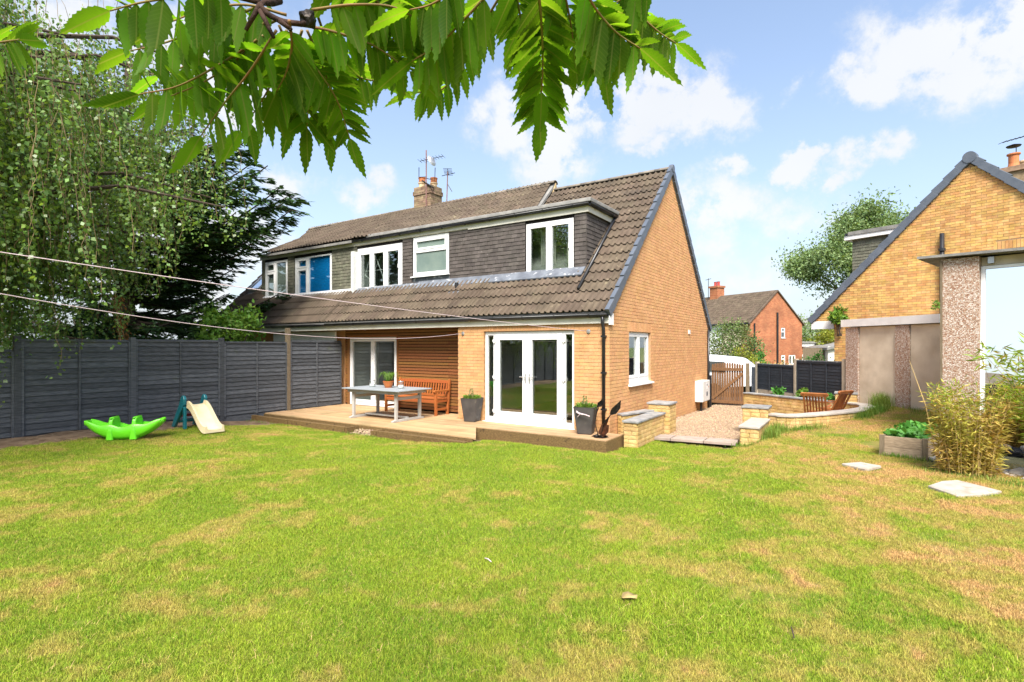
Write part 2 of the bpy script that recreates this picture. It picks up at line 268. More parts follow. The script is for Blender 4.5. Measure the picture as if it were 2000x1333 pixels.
def grassmat(name, blade):
    """lawn colour in world space: green turf broken by parched straw patches, more of them towards the right boundary"""
    m = bpy.data.materials.new(name); m.use_nodes = True; t = m.node_tree; n = t.nodes; L = t.links; b = n['Principled BSDF']; b.inputs['Roughness'].default_value = .65; b.inputs['Specular IOR Level'].default_value = .25
    g = n.new('ShaderNodeNewGeometry'); sp = n.new('ShaderNodeSeparateXYZ'); L.new(g.outputs['Position'], sp.inputs[0])
    fl = n.new('ShaderNodeCombineXYZ'); L.new(sp.outputs[0], fl.inputs[0]); L.new(sp.outputs[1], fl.inputs[1])
    def nz(s, d, off, dist=0.0):
        q = n.new('ShaderNodeTexNoise'); q.inputs['Scale'].default_value = s; q.inputs['Detail'].default_value = d; q.inputs['Roughness'].default_value = .62; q.inputs['Distortion'].default_value = dist
        a = n.new('ShaderNodeVectorMath'); a.operation = 'ADD'; a.inputs[1].default_value = (off, off*1.7, 0); L.new(fl.outputs[0], a.inputs[0]); L.new(a.outputs[0], q.inputs[0]); return q.outputs[0]
    def m_(op, a, b_=None, c=None, clamp=True):
        q = n.new('ShaderNodeMath'); q.operation = op; q.use_clamp = clamp
        for i, v in enumerate((a, b_, c)):
            if v is None: continue
            if hasattr(v, 'links'): L.new(v, q.inputs[i])
            else: q.inputs[i].default_value = v
        return q.outputs[0]
    def mr(x, a, b_, lo=0., hi=1.):
        q = n.new('ShaderNodeMapRange'); q.interpolation_type = 'SMOOTHSTEP'; L.new(x, q.inputs[0]); q.inputs[1].default_value = a; q.inputs[2].default_value = b_; q.inputs[3].default_value = lo; q.inputs[4].default_value = hi; return q.outputs[0]
    def mx(f, a, b_):
        q = n.new('ShaderNodeMix'); q.data_type = 'RGBA'; L.new(f, q.inputs[0])
        for i, v in ((6, a), (7, b_)):
            if hasattr(v, 'links'): L.new(v, q.inputs[i])
            else: q.inputs[i].default_value = (*v, 1)
        return q.outputs[2]
    big = nz(.75, 6, 3.1, .5); med = nz(2.3, 6, 9.7, .4); fine = nz(7, 4, 1.3); vf = nz(38, 2, 5.0)
    rightd = mr(m_('ADD', sp.outputs[0], m_('MULTIPLY', sp.outputs[1], -.22, clamp=False), clamp=False), -.2, 3.2, 0, .10)
    near = mr(sp.outputs[1], 5.6, 2.6, 0, .015)
    leftd = mr(sp.outputs[0], -1.5, -6.5, 0, .03)
    bias = m_('ADD', m_('ADD', rightd, near), leftd)
    straw = m_('ADD', m_('ADD', m_('MULTIPLY', big, .50), m_('MULTIPLY', med, .42)), m_('MULTIPLY', fine, .18))
    st = m_('ADD', straw, bias, clamp=False)
    greenA = mx(mr(nz(.9, 4, 21.0), .38, .62), (.120, .245, .007), (.225, .32, .016))
    greenB = mx(mr(vf, .3, .7), greenA, (.29, .33, .042))
    yel = mx(mr(st, .56, .64), greenB, (.37, .325, .07))
    strw = mx(mr(st, .645, .71), yel, (.49, .325, .125))
    dead = mx(mr(m_('ADD', m_('MULTIPLY', med, .55), m_('MULTIPLY', nz(3.1, 6, 40.), .5)), .70, .78, 0, .75), strw, (.25, .145, .07))
    col = dead
    if blade:
        oi = n.new('ShaderNodeObjectInfo'); hs = n.new('ShaderNodeHueSaturation'); L.new(col, hs.inputs['Color'])
        L.new(mr(g.outputs['Random Per Island'], 0, 1, .5, 1.65), hs.inputs['Value'])
        L.new(mr(oi.outputs['Random'], 0, 1, .485, .512), hs.inputs['Hue']); col = hs.outputs[0]
        L.new(col, b.inputs['Base Color'])
        tr = n.new('ShaderNodeBsdfTranslucent'); ms = n.new('ShaderNodeMixShader'); ms.inputs[0].default_value = .3; L.new(col, tr.inputs[0]); L.new(b.outputs[0], ms.inputs[1]); L.new(tr.outputs[0], ms.inputs[2]); L.new(ms.outputs[0], n['Material Output'].inputs[0])
    else:
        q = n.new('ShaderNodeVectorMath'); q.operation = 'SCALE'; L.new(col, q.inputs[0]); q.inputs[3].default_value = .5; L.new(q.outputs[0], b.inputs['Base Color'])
        bp = n.new('ShaderNodeBump'); bp.inputs['Strength'].default_value = .6; bp.inputs['Distance'].default_value = .02; L.new(vf, bp.inputs['Height']); L.new(bp.outputs[0], b.inputs['Normal'])
    return m
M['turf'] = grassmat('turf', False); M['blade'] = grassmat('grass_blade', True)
M['longblade'] = mat('long_grass_blade', (.10, .21, .02), (.22, .27, .05), .6, 2, vary=.3, hue=.02, trans=.3)

# ------------------------------------------------------------------ object helpers
def tag(o, label=None, cat=None, group=None, kind=None):
    if label: o['label'] = label
    if cat: o['category'] = cat
    if group: o['group'] = group
    if kind: o['kind'] = kind
    return o
def thing(name, label, cat, loc=(0, 0, 0), rz=0.0, group=None):
    o = bpy.data.objects.new(name, None); COL.objects.link(o); o.location = loc; o.rotation_euler = (0, 0, rz); o.empty_display_size = .2
    return tag(o, label, cat, group)
def link(name, me, material=None, parent=None, kind=None, loc=None):
    o = bpy.data.objects.new(name, me); COL.objects.link(o)
    if material is not None and not me.materials: me.materials.append(material)
    if parent is not None: o.parent = parent
    if loc is not None: o.location = loc
    if kind: o['kind'] = kind
    return o
class MB:
    """collects shapes and links them as one mesh"""
    def __init__(s, mtx=None): s.v = []; s.f = []; s.m = mtx; s.smooth = False
    def pt(s, p):
        s.v.append(tuple(s.m @ Vector(p)) if s.m is not None else tuple(p)); return len(s.v)-1
    def face(s, pts): s.f.append([s.pt(p) for p in pts])
    def box(s, x0, x1, y0, y1, z0, z1):
        i = [s.pt(p) for p in ((x0, y0, z0), (x1, y0, z0), (x1, y1, z0), (x0, y1, z0), (x0, y0, z1), (x1, y0, z1), (x1, y1, z1), (x0, y1, z1))]
        for a in ((0, 3, 2, 1), (4, 5, 6, 7), (0, 1, 5, 4), (1, 2, 6, 5), (2, 3, 7, 6), (3, 0, 4, 7)): s.f.append([i[k] for k in a])
        return s
    def hexa(s, p8):
        i = [s.pt(p) for p in p8]
        for a in ((0, 3, 2, 1), (4, 5, 6, 7), (0, 1, 5, 4), (1, 2, 6, 5), (2, 3, 7, 6), (3, 0, 4, 7)): s.f.append([i[k] for k in a])
        return s
    def bar(s, p, q, w, h, up=(0, 0, 1)):
        p = Vector(p); q = Vector(q); d = (q-p).normalized(); u = Vector(up)
        if abs(d.dot(u)) > .95: u = Vector((0, 1, 0))
        a = d.cross(u).normalized()*w/2; b = a.cross(d).normalized()*h/2
        return s.hexa([p-a-b, p+a-b, q+a-b, q-a-b, p-a+b, p+a+b, q+a+b, q-a+b])
    def prism(s, poly, vec):
        vec = Vector(vec); n = len(poly); a = [s.pt(p) for p in poly]; b = [s.pt(Vector(p)+vec) for p in poly]
        s.f.append(a[::-1]); s.f.append(b)
        for k in range(n): s.f.append([a[k], a[(k+1) % n], b[(k+1) % n], b[k]])
        return s
    def tube(s, pts, r, n=8, cap=True):
        pts = [Vector(p) for p in pts]; rs = r if isinstance(r, (list, tuple)) else [r]*len(pts); rings = []; u = None
        for k, p in enumerate(pts):
            d = (pts[min(k+1, len(pts)-1)]-pts[max(k-1, 0)])
            d = d.normalized() if d.length > 1e-9 else Vector((0, 0, 1))
            if u is None:
                u = d.cross(Vector((0, 0, 1))); u = u.normalized() if u.length > .05 else Vector((1, 0, 0))
            else:
                u = u-d*u.dot(d); u = u.normalized() if u.length > 1e-6 else Vector((1, 0, 0))
            w_ = d.cross(u); rings.append([s.pt(p+(u*math.cos(2*math.pi*i/n)+w_*math.sin(2*math.pi*i/n))*rs[k]) for i in range(n)])
        for k in range(len(rings)-1):
            for i in range(n): s.f.append([rings[k][i], rings[k][(i+1) % n], rings[k+1][(i+1) % n], rings[k+1][i]])
        if cap: s.f.append(rings[0][::-1]); s.f.append(rings[-1])
        return s
    def lathe(s, prof, n=20, c=(0, 0, 0), cap=True):
        rings = [[s.pt((c[0]+r*math.cos(2*math.pi*i/n), c[1]+r*math.sin(2*math.pi*i/n), c[2]+z)) for i in range(n)] for r, z in prof]
        for k in range(len(rings)-1):
            for i in range(n): s.f.append([rings[k][i], rings[k][(i+1) % n], rings[k+1][(i+1) % n], rings[k+1][i]])
        if cap: s.f.append(rings[0][::-1]); s.f.append(rings[-1])
        return s
    def grid(s, rows):
        idx = [[s.pt(p) for p in r] for r in rows]
        for a, b in zip(idx[:-1], idx[1:]):
            for k in range(len(a)-1): s.f.append([a[k], a[k+1], b[k+1], b[k]])
        return s
    def mesh(s, name, smooth=None):
        me = bpy.data.meshes.new(name); me.from_pydata(s.v, [], s.f); me.update()
        if smooth if smooth is not None else s.smooth: me.polygons.foreach_set('use_smooth', [True]*len(me.polygons))
        return me
    def build(s, name, material, parent=None, kind=None, smooth=None, bevel=0, solid=0):
        o = link(name, s.mesh(name, smooth), material, parent, kind)
        if solid: d = o.modifiers.new('thick', 'SOLIDIFY'); d.thickness = solid; d.offset = 0
        if bevel: d = o.modifiers.new('bevel', 'BEVEL'); d.width = bevel; d.segments = 2; d.limit_method = 'ANGLE'; d.angle_limit = R(40)
        return o
def smoothstep(a, b, x):
    t = (x-a)/(b-a); t = 0. if t < 0 else 1. if t > 1 else t; return t*t*(3-2*t)
UB = MB().box(0, 1, 0, 1, 0, 1).mesh('unit_block')     # shared by bricks, boards and the like
def ubox(name, m, parent, x0, x1, y0, y1, z0, z1):
    key = m.name
    me = UBS.get(key)
    if me is None:
        me = UB.copy(); me.materials.append(m); UBS[key] = me
    o = bpy.data.objects.new(name, me); COL.objects.link(o); o.parent = parent; o.location = (x0, y0, z0); o.scale = (x1-x0, y1-y0, z1-z0); return o
UBS = {}
def leafmesh(name, pts, dirs, sizes, aspect=.55, fold=.15, nrm=None):
    """many leaf faces: base, two sides, tip; numpy arrays of base point, direction, length"""
    n = len(pts); d = dirs/np.linalg.norm(dirs, axis=1, keepdims=True)
    r = nrng.normal(size=(n, 3)) if nrm is None else nrm
    sd_ = np.cross(d, r); sd_ /= np.linalg.norm(sd_, axis=1, keepdims=True)+1e-9; up = np.cross(sd_, d)
    L_ = sizes[:, None]
    a = pts; t = pts+d*L_; mid = pts+d*L_*.42
    l = mid+sd_*L_*aspect/2+up*L_*fold; q = mid-sd_*L_*aspect/2+up*L_*fold
    v = np.stack([a, l, t, q], 1).reshape(-1, 3)
    me = bpy.data.meshes.new(name); me.vertices.add(4*n); me.vertices.foreach_set('co', v.astype(np.float32).ravel())
    me.loops.add(4*n); me.loops.foreach_set('vertex_index', np.arange(4*n, dtype=np.int32)); me.polygons.add(n)
    me.polygons.foreach_set('loop_start', np.arange(0, 4*n, 4, dtype=np.int32)); me.update(calc_edges=True); me.validate()
    return me
def jit(a): return rng.uniform(-a, a)

# ------------------------------------------------------------------ frames
HA = Vector((.8355, -.5498, 0)); HB = Vector((.5498, .8355, 0)); HC = Vector((1.996, 10.85, 0))
def W(x, y, z=0.0): return HC+HA*x+HB*y+Vector((0, 0, z))          # house frame -> world
def LOC(X, Y): d = Vector((X, Y, 0))-HC; return d.dot(HA), d.dot(HB)

# ------------------------------------------------------------------ the ground
def lawn_h(X, Y):
    x, y = LOC(X, Y); h = -.055
    h += .30*smoothstep(2.3, 5.2, x)*smoothstep(.5, 6.5, y)
    h += .14*smoothstep(-5.5, -8.8, x)*(1-.75*smoothstep(-4.6, -2.6, y))
    h -= .11*smoothstep(-1.6, -3.6, x)*smoothstep(-4.6, -2.6, y)
    h -= .17*smoothstep(-2.35, -1.85, x)*(1-smoothstep(2.4, 2.9, x))*smoothstep(-2.0, -1.3, y)
    h += .018*noise.noise((X*.6, Y*.6, 0))+.008*noise.noise((X*2.3, Y*2.3, 4))
    return h
CURVE = [(2.62, 2.72), (2.9, 2.5), (3.2, 2.62), (3.66, 3.45), (4.1, 4.2), (4.44, 4.75), (4.66, 5.5), (4.68, 6.1), (4.5, 6.65), (4.0, 6.95)]
def in_curve(x, y):
    if y < 2.55 or x < 2.6: return False
    P_ = CURVE+[(4.0, 9.5), (2.6, 9.5)]; c = False; j = len(P_)-1
    for i in range(len(P_)):
        if (P_[i][1] > y) != (P_[j][1] > y) and x < (P_[j][0]-P_[i][0])*(y-P_[i][1])/(P_[j][1]-P_[i][1])+P_[i][0]: c = not c
        j = i
    return c
def in_lawn(X, Y):
    x, y = LOC(X, Y)
    if x < -8.75: return False
    if x < -1.8 and y > -2.42: return False
    if x <= .42 and y > -1.0: return False
    if x <= 2.27 and y > .66: return False
    if x < 2.66 and y > 1.1: return False
    if x < 2.75 and y > 2.6: return False
    if in_curve(x, y): return False
    if X > 8.9 and Y > 12.0 and (X-8.93) > (14.7-Y)*-.02: pass
    return True
def pond_r(X, Y): return math.hypot((X-8.0)/1.35, (Y-8.35)/.95)
def soil_edge(y): return -7.62+.2*noise.noise((y*1.3, 2, 0))+.07*noise.noise((y*5, 8, 0))
def sheet(name, x0, x1, y0, y1, st, h, inside, m, kind='structure', uvd=None):
    nx = int(round((x1-x0)/st)); ny = int(round((y1-y0)/st)); vid = {}; v = []; f = []
    def vi(i, j):
        k = (i, j)
        if k not in vid: X = x0+i*st; Y = y0+j*st; vid[k] = len(v); v.append((X, Y, h(X, Y)))
        return vid[k]
    for i in range(nx):
        for j in range(ny):
            if inside(x0+(i+.5)*st, y0+(j+.5)*st): f.append((vi(i, j), vi(i+1, j), vi(i+1, j+1), vi(i, j+1)))
    me = bpy.data.meshes.new(name); me.from_pydata(v, [], f); me.update(); me.polygons.foreach_set('use_smooth', [True]*len(f))
    return link(name, me, m, None, kind)
g = MB(); g.box(-700, 700, -700, 900, -1.2, -.62); g.build('ground', M['skin'], None, 'structure')
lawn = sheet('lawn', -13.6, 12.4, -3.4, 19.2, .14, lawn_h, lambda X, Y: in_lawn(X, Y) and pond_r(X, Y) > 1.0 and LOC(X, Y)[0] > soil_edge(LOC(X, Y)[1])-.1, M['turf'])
def soil_h(X, Y): return lawn_h(X, Y)-.012+.03*noise.noise((X*1.7, Y*1.7, 0))+.02*noise.noise((X*6, Y*6, 3))
sheet('soil_bed', -15, -4, 1.5, 17, .12, soil_h, lambda X, Y: -8.95 < LOC(X, Y)[0] < soil_edge(LOC(X, Y)[1])+.12 and -13 < LOC(X, Y)[1] < -2.3, M['soil'])
def bank_h(X, Y): return -.26+.02*noise.noise((X*3, Y*3, 0))
sheet('earth_strip', -3, 6.5, 8, 14, .12, bank_h, lambda X, Y: (-5.6 < LOC(X, Y)[0] < 2.6 and -2.6 < LOC(X, Y)[1] < 1.0 and (LOC(X, Y)[0] > -2.4 or LOC(X, Y)[1] > -2.35)), M['soil'])
def path_h(X, Y):
    x, y = LOC(X, Y); return -.165-.018*max(0, y-1)+.008*noise.noise((X*4, Y*4, 0))
def in_path(X, Y):
    x, y = LOC(X, Y); return (0.0 < x < 2.75 and y > (1.06+.14*(x-.4) if .42 < x < 2.25 else 1.3) and y < 11.2) or (2.7 <= x < 5.2 and in_curve(x, y))
path = sheet('gravel_path', 1, 14, 8, 24, .2, path_h, in_path, M['gravelbed'])
# stones on the path: instanced over the sheet, too many to count
def nodes_scatter(obj, dens_attr, srcs, smin, smax, dmax, name, tilt=.25, seed=3):
    src = bpy.data.collections.new(name+'_sources')
    for s in srcs: src.objects.link(s)
    ng = bpy.data.node_groups.new(name, 'GeometryNodeTree')
    ng.interface.new_socket('Geometry', in_out='INPUT', socket_type='NodeSocketGeometry'); ng.interface.new_socket('Geometry', in_out='OUTPUT', socket_type='NodeSocketGeometry')
    n = ng.nodes; L = ng.links
    gi = n.new('NodeGroupInput'); go = n.new('NodeGroupOutput')
    dp = n.new('GeometryNodeDistributePointsOnFaces'); dp.distribute_method = 'RANDOM'; dp.inputs['Seed'].default_value = seed
    na = n.new('GeometryNodeInputNamedAttribute'); na.data_type = 'FLOAT'; na.inputs[0].default_value = dens_attr
    mu = n.new('ShaderNodeMath'); mu.operation = 'MULTIPLY'; mu.inputs[1].default_value = dmax; L.new(na.outputs[0], mu.inputs[0]); L.new(mu.outputs[0], dp.inputs['Density'])
    ip = n.new('GeometryNodeInstanceOnPoints'); ci = n.new('GeometryNodeCollectionInfo'); ci.inputs[0].default_value = src; ci.inputs[1].default_value = True; ci.inputs[2].default_value = True
    L.new(gi.outputs[0], dp.inputs[0]); L.new(dp.outputs[0], ip.inputs[0]); L.new(ci.outputs[0], ip.inputs[2]); ip.inputs[3].default_value = True
    rv = n.new('FunctionNodeRandomValue'); rv.data_type = 'FLOAT_VECTOR'; rv.inputs[0].default_value = (-tilt, -tilt, 0); rv.inputs[1].default_value = (tilt, tilt, 6.283)
    L.new(rv.outputs[0], ip.inputs['Rotation'])
    rs = n.new('FunctionNodeRandomValue'); rs.data_type = 'FLOAT'; rs.inputs[2].default_value = smin; rs.inputs[3].default_value = smax
    sa = n.new('GeometryNodeInputNamedAttribute'); sa.data_type = 'FLOAT'; sa.inputs[0].default_value = 'size'
    m2 = n.new('ShaderNodeMath'); m2.operation = 'MULTIPLY'; L.new(rs.outputs[1], m2.inputs[0]); L.new(sa.outputs[0], m2.inputs[1]); L.new(m2.outputs[0], ip.inputs['Scale'])
    L.new(ip.outputs[0], go.inputs[0])
    md = obj.modifiers.new(name, 'NODES'); md.node_group = ng; return md
def attr(o, name, fn):
    me = o.data; a = me.attributes.new(name, 'FLOAT', 'POINT'); a.data.foreach_set('value', [fn(v.co.x, v.co.y) for v in me.vertices])
def free(name, mb, m, smooth=False):
    me = mb.mesh(name, smooth); me.materials.append(m); return bpy.data.objects.new(name, me)
def pebble_src(k, m):
    bm = bmesh.new(); bmesh.ops.create_icosphere(bm, subdivisions=1, radius=.5); r_ = random.Random(k)
    for v in bm.verts: v.co *= r_.uniform(.7, 1.15)
    for v in bm.verts: v.co.z *= .6
    me = bpy.data.meshes.new('stone'); bm.to_mesh(me); bm.free(); me.materials.append(m); return bpy.data.objects.new('stone', me)
gs = link('gravel', path.data.copy(), M['gravel'], None, 'stuff')
attr(gs, 'dens', lambda X, Y: 1.0 if Y < 15 else .55); attr(gs, 'size', lambda X, Y: 1.0 if Y < 14 else 1.35)
nodes_scatter(gs, 'dens', [pebble_src(k, M['gravel']) for k in range(5)], .016, .034, 1500, 'gravel_scatter', 1.2)

# ---- grass: tufts of blades over the lawn
def tuft(k, nb, hmin, hmax, spread, wid, lean):
    r_ = random.Random(k*31+5); mb = MB()
    for b in range(nb):
        a = r_.uniform(0, 6.283); rr = spread*math.sqrt(r_.random()); x, y = rr*math.cos(a), rr*math.sin(a)
        h = r_.uniform(hmin, hmax); da = r_.uniform(0, 6.283); ln = h*r_.uniform(lean*.3, lean); dx, dy = math.cos(da)*ln, math.sin(da)*ln
        wa = r_.uniform(0, 6.283); wx, wy = math.cos(wa)*wid/2, math.sin(wa)*wid/2
        i = [mb.pt(p) for p in ((x-wx, y-wy, -.004), (x+wx, y+wy, -.004), (x+dx*.35+wx*.8, y+dy*.35+wy*.8, h*.6), (x+dx*.35-wx*.8, y+dy*.35-wy*.8, h*.6), (x+dx, y+dy, h*r_.uniform(.75, 1)))]
        mb.f += [[i[0], i[1], i[2], i[3]], [i[3], i[2], i[4]]]
    return mb
srcs = [free('grass_tuft', tuft(k, 24, .014, .038, .06, .0028, 1.0), M['blade']) for k in range(6)]+[free('grass_tuft', tuft(k+9, 18, .006, .018, .065, .0028, 2.4), M['blade']) for k in range(2)]+[free('straw_tuft', tuft(51, 9, .006, .022, .08, .003, 3.2), M['drygrass'])]+[free('grass_tuft', tuft(40, 26, .018, .042, .07, .003, .9), M['blade'])]
gr = link('grass', lawn.data.copy(), M['blade'], None, 'stuff'); gr.data.materials.clear(); gr.data.materials.append(M['blade'])
def gdens(X, Y):
    x, y = LOC(X, Y)
    d = 1.0 if Y < 5 else .72 if Y < 8 else .5
    if Y < 2.2: d = .15
    if abs(X) > Y*1.02+1.5: d *= .15
    d *= smoothstep(soil_edge(y)-.15, soil_edge(y)+.35, x)
    if pond_r(X, Y) < 1.25: d *= .25
    bare = noise.noise((X*.9+7, Y*.9, 1))+.6*noise.noise((X*2.7, Y*2.7, 3))
    if X > 1.5: d *= 1-.55*smoothstep(.15, .6, bare)
    if x > 2.6 and 2.0 < y < 3.2 and x < 4.2: d *= .35
    for (cx, cy, rr) in ((4.32, -.66, .36), (5.36, -1.5, .52), (4.95, 1.5, .8)):
        if math.hypot((x-cx), (y-cy)) < rr*.82: d *= .0 if rr > .7 else .12
    return d
attr(gr, 'dens', gdens); attr(gr, 'size', lambda X, Y: (1.0 if Y < 6 else 1.12)*(1+.4*smoothstep(.1, .6, noise.noise((X*1.3, Y*1.3, 9)))+.22*noise.noise((X*4.3, Y*4.3, 5))))
nodes_scatter(gr, 'dens', srcs, .6, 1.0, 1900, 'grass_scatter', .2)
# ------------------------------------------------------------------ brickwork
def lay_bricks(parent, m, to3, intervals, z0, z1, outn, eye, limit=300, course=.075, bl=.215, gap=.01, proud=.006, name='brick', deep=.03, skip=0.):
    """stretcher bond; to3(u, z, n) gives the 3-D point; intervals(z) the u-ranges of solid wall; the nearest bricks become objects, the rest one mass"""
    rows = int((z1-z0)/course); items = []
    for r in range(rows):
        za = z0+r*course; zb = za+course-gap; off = (bl+gap)/2*(r % 2)
        for (ua, ub) in intervals((za+zb)/2):
            k = math.floor((ua-off)/(bl+gap))
            while True:
                a = off+k*(bl+gap); b = a+bl; k += 1
                if a >= ub: break
                a2, b2 = max(a, ua), min(b, ub)
                if b2-a2 < .03: continue
                items.append((a2, b2, za, zb))
    def dist(it): return (to3((it[0]+it[1])/2, (it[2]+it[3])/2, 0)-eye).length
    items.sort(key=dist)
    o0 = to3(0, 0, 0); eu = to3(1, 0, 0)-o0; ez = to3(0, 1, 0)-o0; en = to3(0, 0, 1)-o0
    me = UB.copy(); me.materials.append(m); me.name = name
    for (a, b, za, zb) in items[:limit]:
        p = proud+jit(.002); o = bpy.data.objects.new(name, me); COL.objects.link(o); o.parent = parent
        q = to3(a, za, -deep)
        o.matrix_local = Matrix((( eu.x*(b-a), en.x*(deep+p), ez.x*(zb-za), q.x), (eu.y*(b-a), en.y*(deep+p), ez.y*(zb-za), q.y), (eu.z*(b-a), en.z*(deep+p), ez.z*(zb-za), q.z), (0, 0, 0, 1)))
    mb = MB()
    for (a, b, za, zb) in items[limit:]:
        p = proud+jit(.002)
        mb.hexa([to3(a, za, -.002), to3(b, za, -.002), to3(b, za, p), to3(a, za, p), to3(a, zb, -.002), to3(b, zb, -.002), to3(b, zb, p), to3(a, zb, p)])
    if mb.v: mb.build('brickwork', m, parent, 'stuff')
def cut(iv, holes, z):
    out_ = []
    for (a, b) in iv:
        segs = [(a, b)]
        for (h0, h1, y0, y1) in holes:
            if y0 < z < y1:
                ns = []
                for (p, q) in segs:
                    if h1 <= p or h0 >= q: ns.append((p, q)); continue
                    if h0 > p: ns.append((p, h0))
                    if h1 < q: ns.append((h1, q))
                segs = ns
        out_ += segs
    return out_
def wall_boxes(mb, u0, u1, z0, z1, holes, put):
    us = sorted({u0, u1, *[h[0] for h in holes], *[h[1] for h in holes]}); zs = sorted({z0, z1, *[h[2] for h in holes], *[h[3] for h in holes]})
    for a, b in zip(us[:-1], us[1:]):
        for c, d in zip(zs[:-1], zs[1:]):
            if a < u0 or b > u1 or c < z0 or d > z1: continue
            if any(h[0] <= a and b <= h[1] and h[2] <= c and d <= h[3] for h in holes): continue
            put(mb, a, b, c, d)

# ------------------------------------------------------------------ windows: local u right, v up, w out of the wall
def window(name, parent, mtx, wd, ht, cells, frame=.055, depth=.07, sill=True, m='white', panem=None, handle=(), label=None, glassm='pane', sashes=True):
    """cells: (u0, u1, v0, v1, has_sash) in metres inside the frame"""
    mb = MB(mtx); f = frame
    wall_boxes(mb, 0, wd, 0, ht, [(a, b, c, d) for (a, b, c, d, s) in cells], lambda q, a, b, c, d: q.box(a, b, -depth, 0, c, d))
    w_ = mb.build(name, M[m], parent, bevel=.004)
    if label: w_['label'] = label
    for k, (a, b, c, d, s) in enumerate(cells):
        t = .045 if s else .012
        if s:
            sb = MB(mtx); z0, z1 = -.045, .012
            sb.box(a-.012, b+.012, z0, z1, c-.012, c+t); sb.box(a-.012, b+.012, z0, z1, d-t, d+.012); sb.box(a-.012, a+t, z0, z1, c+t, d-t); sb.box(b-t, b+.012, z0, z1, c+t, d-t)
            sb.build('sash', M[m], w_, bevel=.004)
        pb = MB(mtx); pb.box(a+t, b-t, -.034, -.028, c+t, d-t); pb.build('pane', M[(panem or {}).get(k, glassm)], w_)
        if k in handle:
            hb = MB(mtx); u = b-t/2; hb.box(u-.012, u+.012, .012, .03, (c+d)/2-.04, (c+d)/2+.03); hb.box(u-.01, u+.01, .03, .045, (c+d)/2-.02, (c+d)/2+.10); hb.build('handle', M[m], w_)
    if sill:
        sb = MB(mtx); sb.hexa([(-.04, -.02, -.035), (wd+.04, -.02, -.035), (wd+.04, .085, -.045), (-.04, .085, -.045), (-.04, -.02, -.002), (wd+.04, -.02, -.002), (wd+.04, .085, -.014), (-.04, .085, -.014)]); sb.build('sill', M[m], w_)
    return w_
def split(wd, ht, f, us=(), ve=()):
    pass
def FM(x0, z0, y): return Matrix.Translation((x0, y, z0)) @ Matrix(((1, 0, 0, 0), (0, -1, 0, 0), (0, 0, 1, 0), (0, 0, 0, 1)))      # on a wall that faces -y
def GM(y0, z0, x): return Matrix.Translation((x, y0, z0)) @ Matrix(((0, 1, 0, 0), (1, 0, 0, 0), (0, 0, 1, 0), (0, 0, 0, 1)))       # on a wall that faces +x

# ------------------------------------------------------------------ roof tiles
def tile_mesh(m, wd=.30, ln=.42, roll=.048, th=.016):
    n = 13; mb = MB(); us = [i/(n-1) for i in range(n)]
    def zz(u): t = (u*2) % 1.0; return roll*max(0, math.sin(math.pi*min(t/.52, 1)))**.9 if u < 1 else 0
    top = [[(u*wd, s, zz(u)+th) for u in us] for s in (0, ln)]
    mb.grid(top); mb.grid([[(u*wd, 0, zz(u)+th-.013) for u in us], top[0]])
    me = mb.mesh('roof_tile'); me.materials.append(m); return me
def lay_tiles(parent, m, x0, x1, eave, up, skip, eye, rows, gauge=.345, wd=.30, name='roof_tile', limit=300, off=0.0, tilt=.10, collect=None):
    """up: unit vector up the slope in the house frame; skip(x, s) leaves a tile out"""
    up = Vector(up); ex = Vector((1, 0, 0)); nn = ex.cross(up); nn = nn if nn.z > 0 else -nn; me = tile_mesh(m, wd, gauge+.06); items = []
    for r in range(rows):
        s = r*gauge
        k = 0
        while True:
            x = x0+off+k*wd; k += 1
            if x >= x1-.02: break
            if skip(x+wd/2, s+gauge/2): continue
            items.append((x, s, min(1, (x1-x)/wd)))
    def loc(it): return Vector(eave)+ex*it[0]+up*it[1]
    items.sort(key=lambda it: (loc(it)-eye).length)
    vs = np.array([v.co[:] for v in me.vertices]); fs = [tuple(p.vertices) for p in me.polygons]; V = []; F = []
    for i, it in enumerate(items):
        tl = tilt+jit(.008); u2 = (up-nn*tl).normalized(); n2 = ex.cross(u2); n2 = n2 if n2.z > 0 else -n2; p = loc(it)+nn*(.03+jit(.004)); kx = it[2]
        mtx = Matrix(((ex.x*kx, u2.x, n2.x, p.x), (ex.y*kx, u2.y, n2.y, p.y), (ex.z*kx, u2.z, n2.z, p.z), (0, 0, 0, 1)))
        if i < limit:
            o = bpy.data.objects.new(name, me); COL.objects.link(o); o.parent = parent; o.matrix_local = mtx
        else:
            b = len(V); V += [tuple(mtx @ Vector(c)) for c in vs]; F += [tuple(b+k for k in f) for f in fs]
    if collect is not None:
        b = len(collect[0]); collect[0].extend(V); collect[1].extend([tuple(b+k for k in f) for f in F]); return
    if V:
        q = bpy.data.meshes.new('tiling'); q.from_pydata(V, [], F); q.update(); link('tiling', q, m, parent, 'stuff')
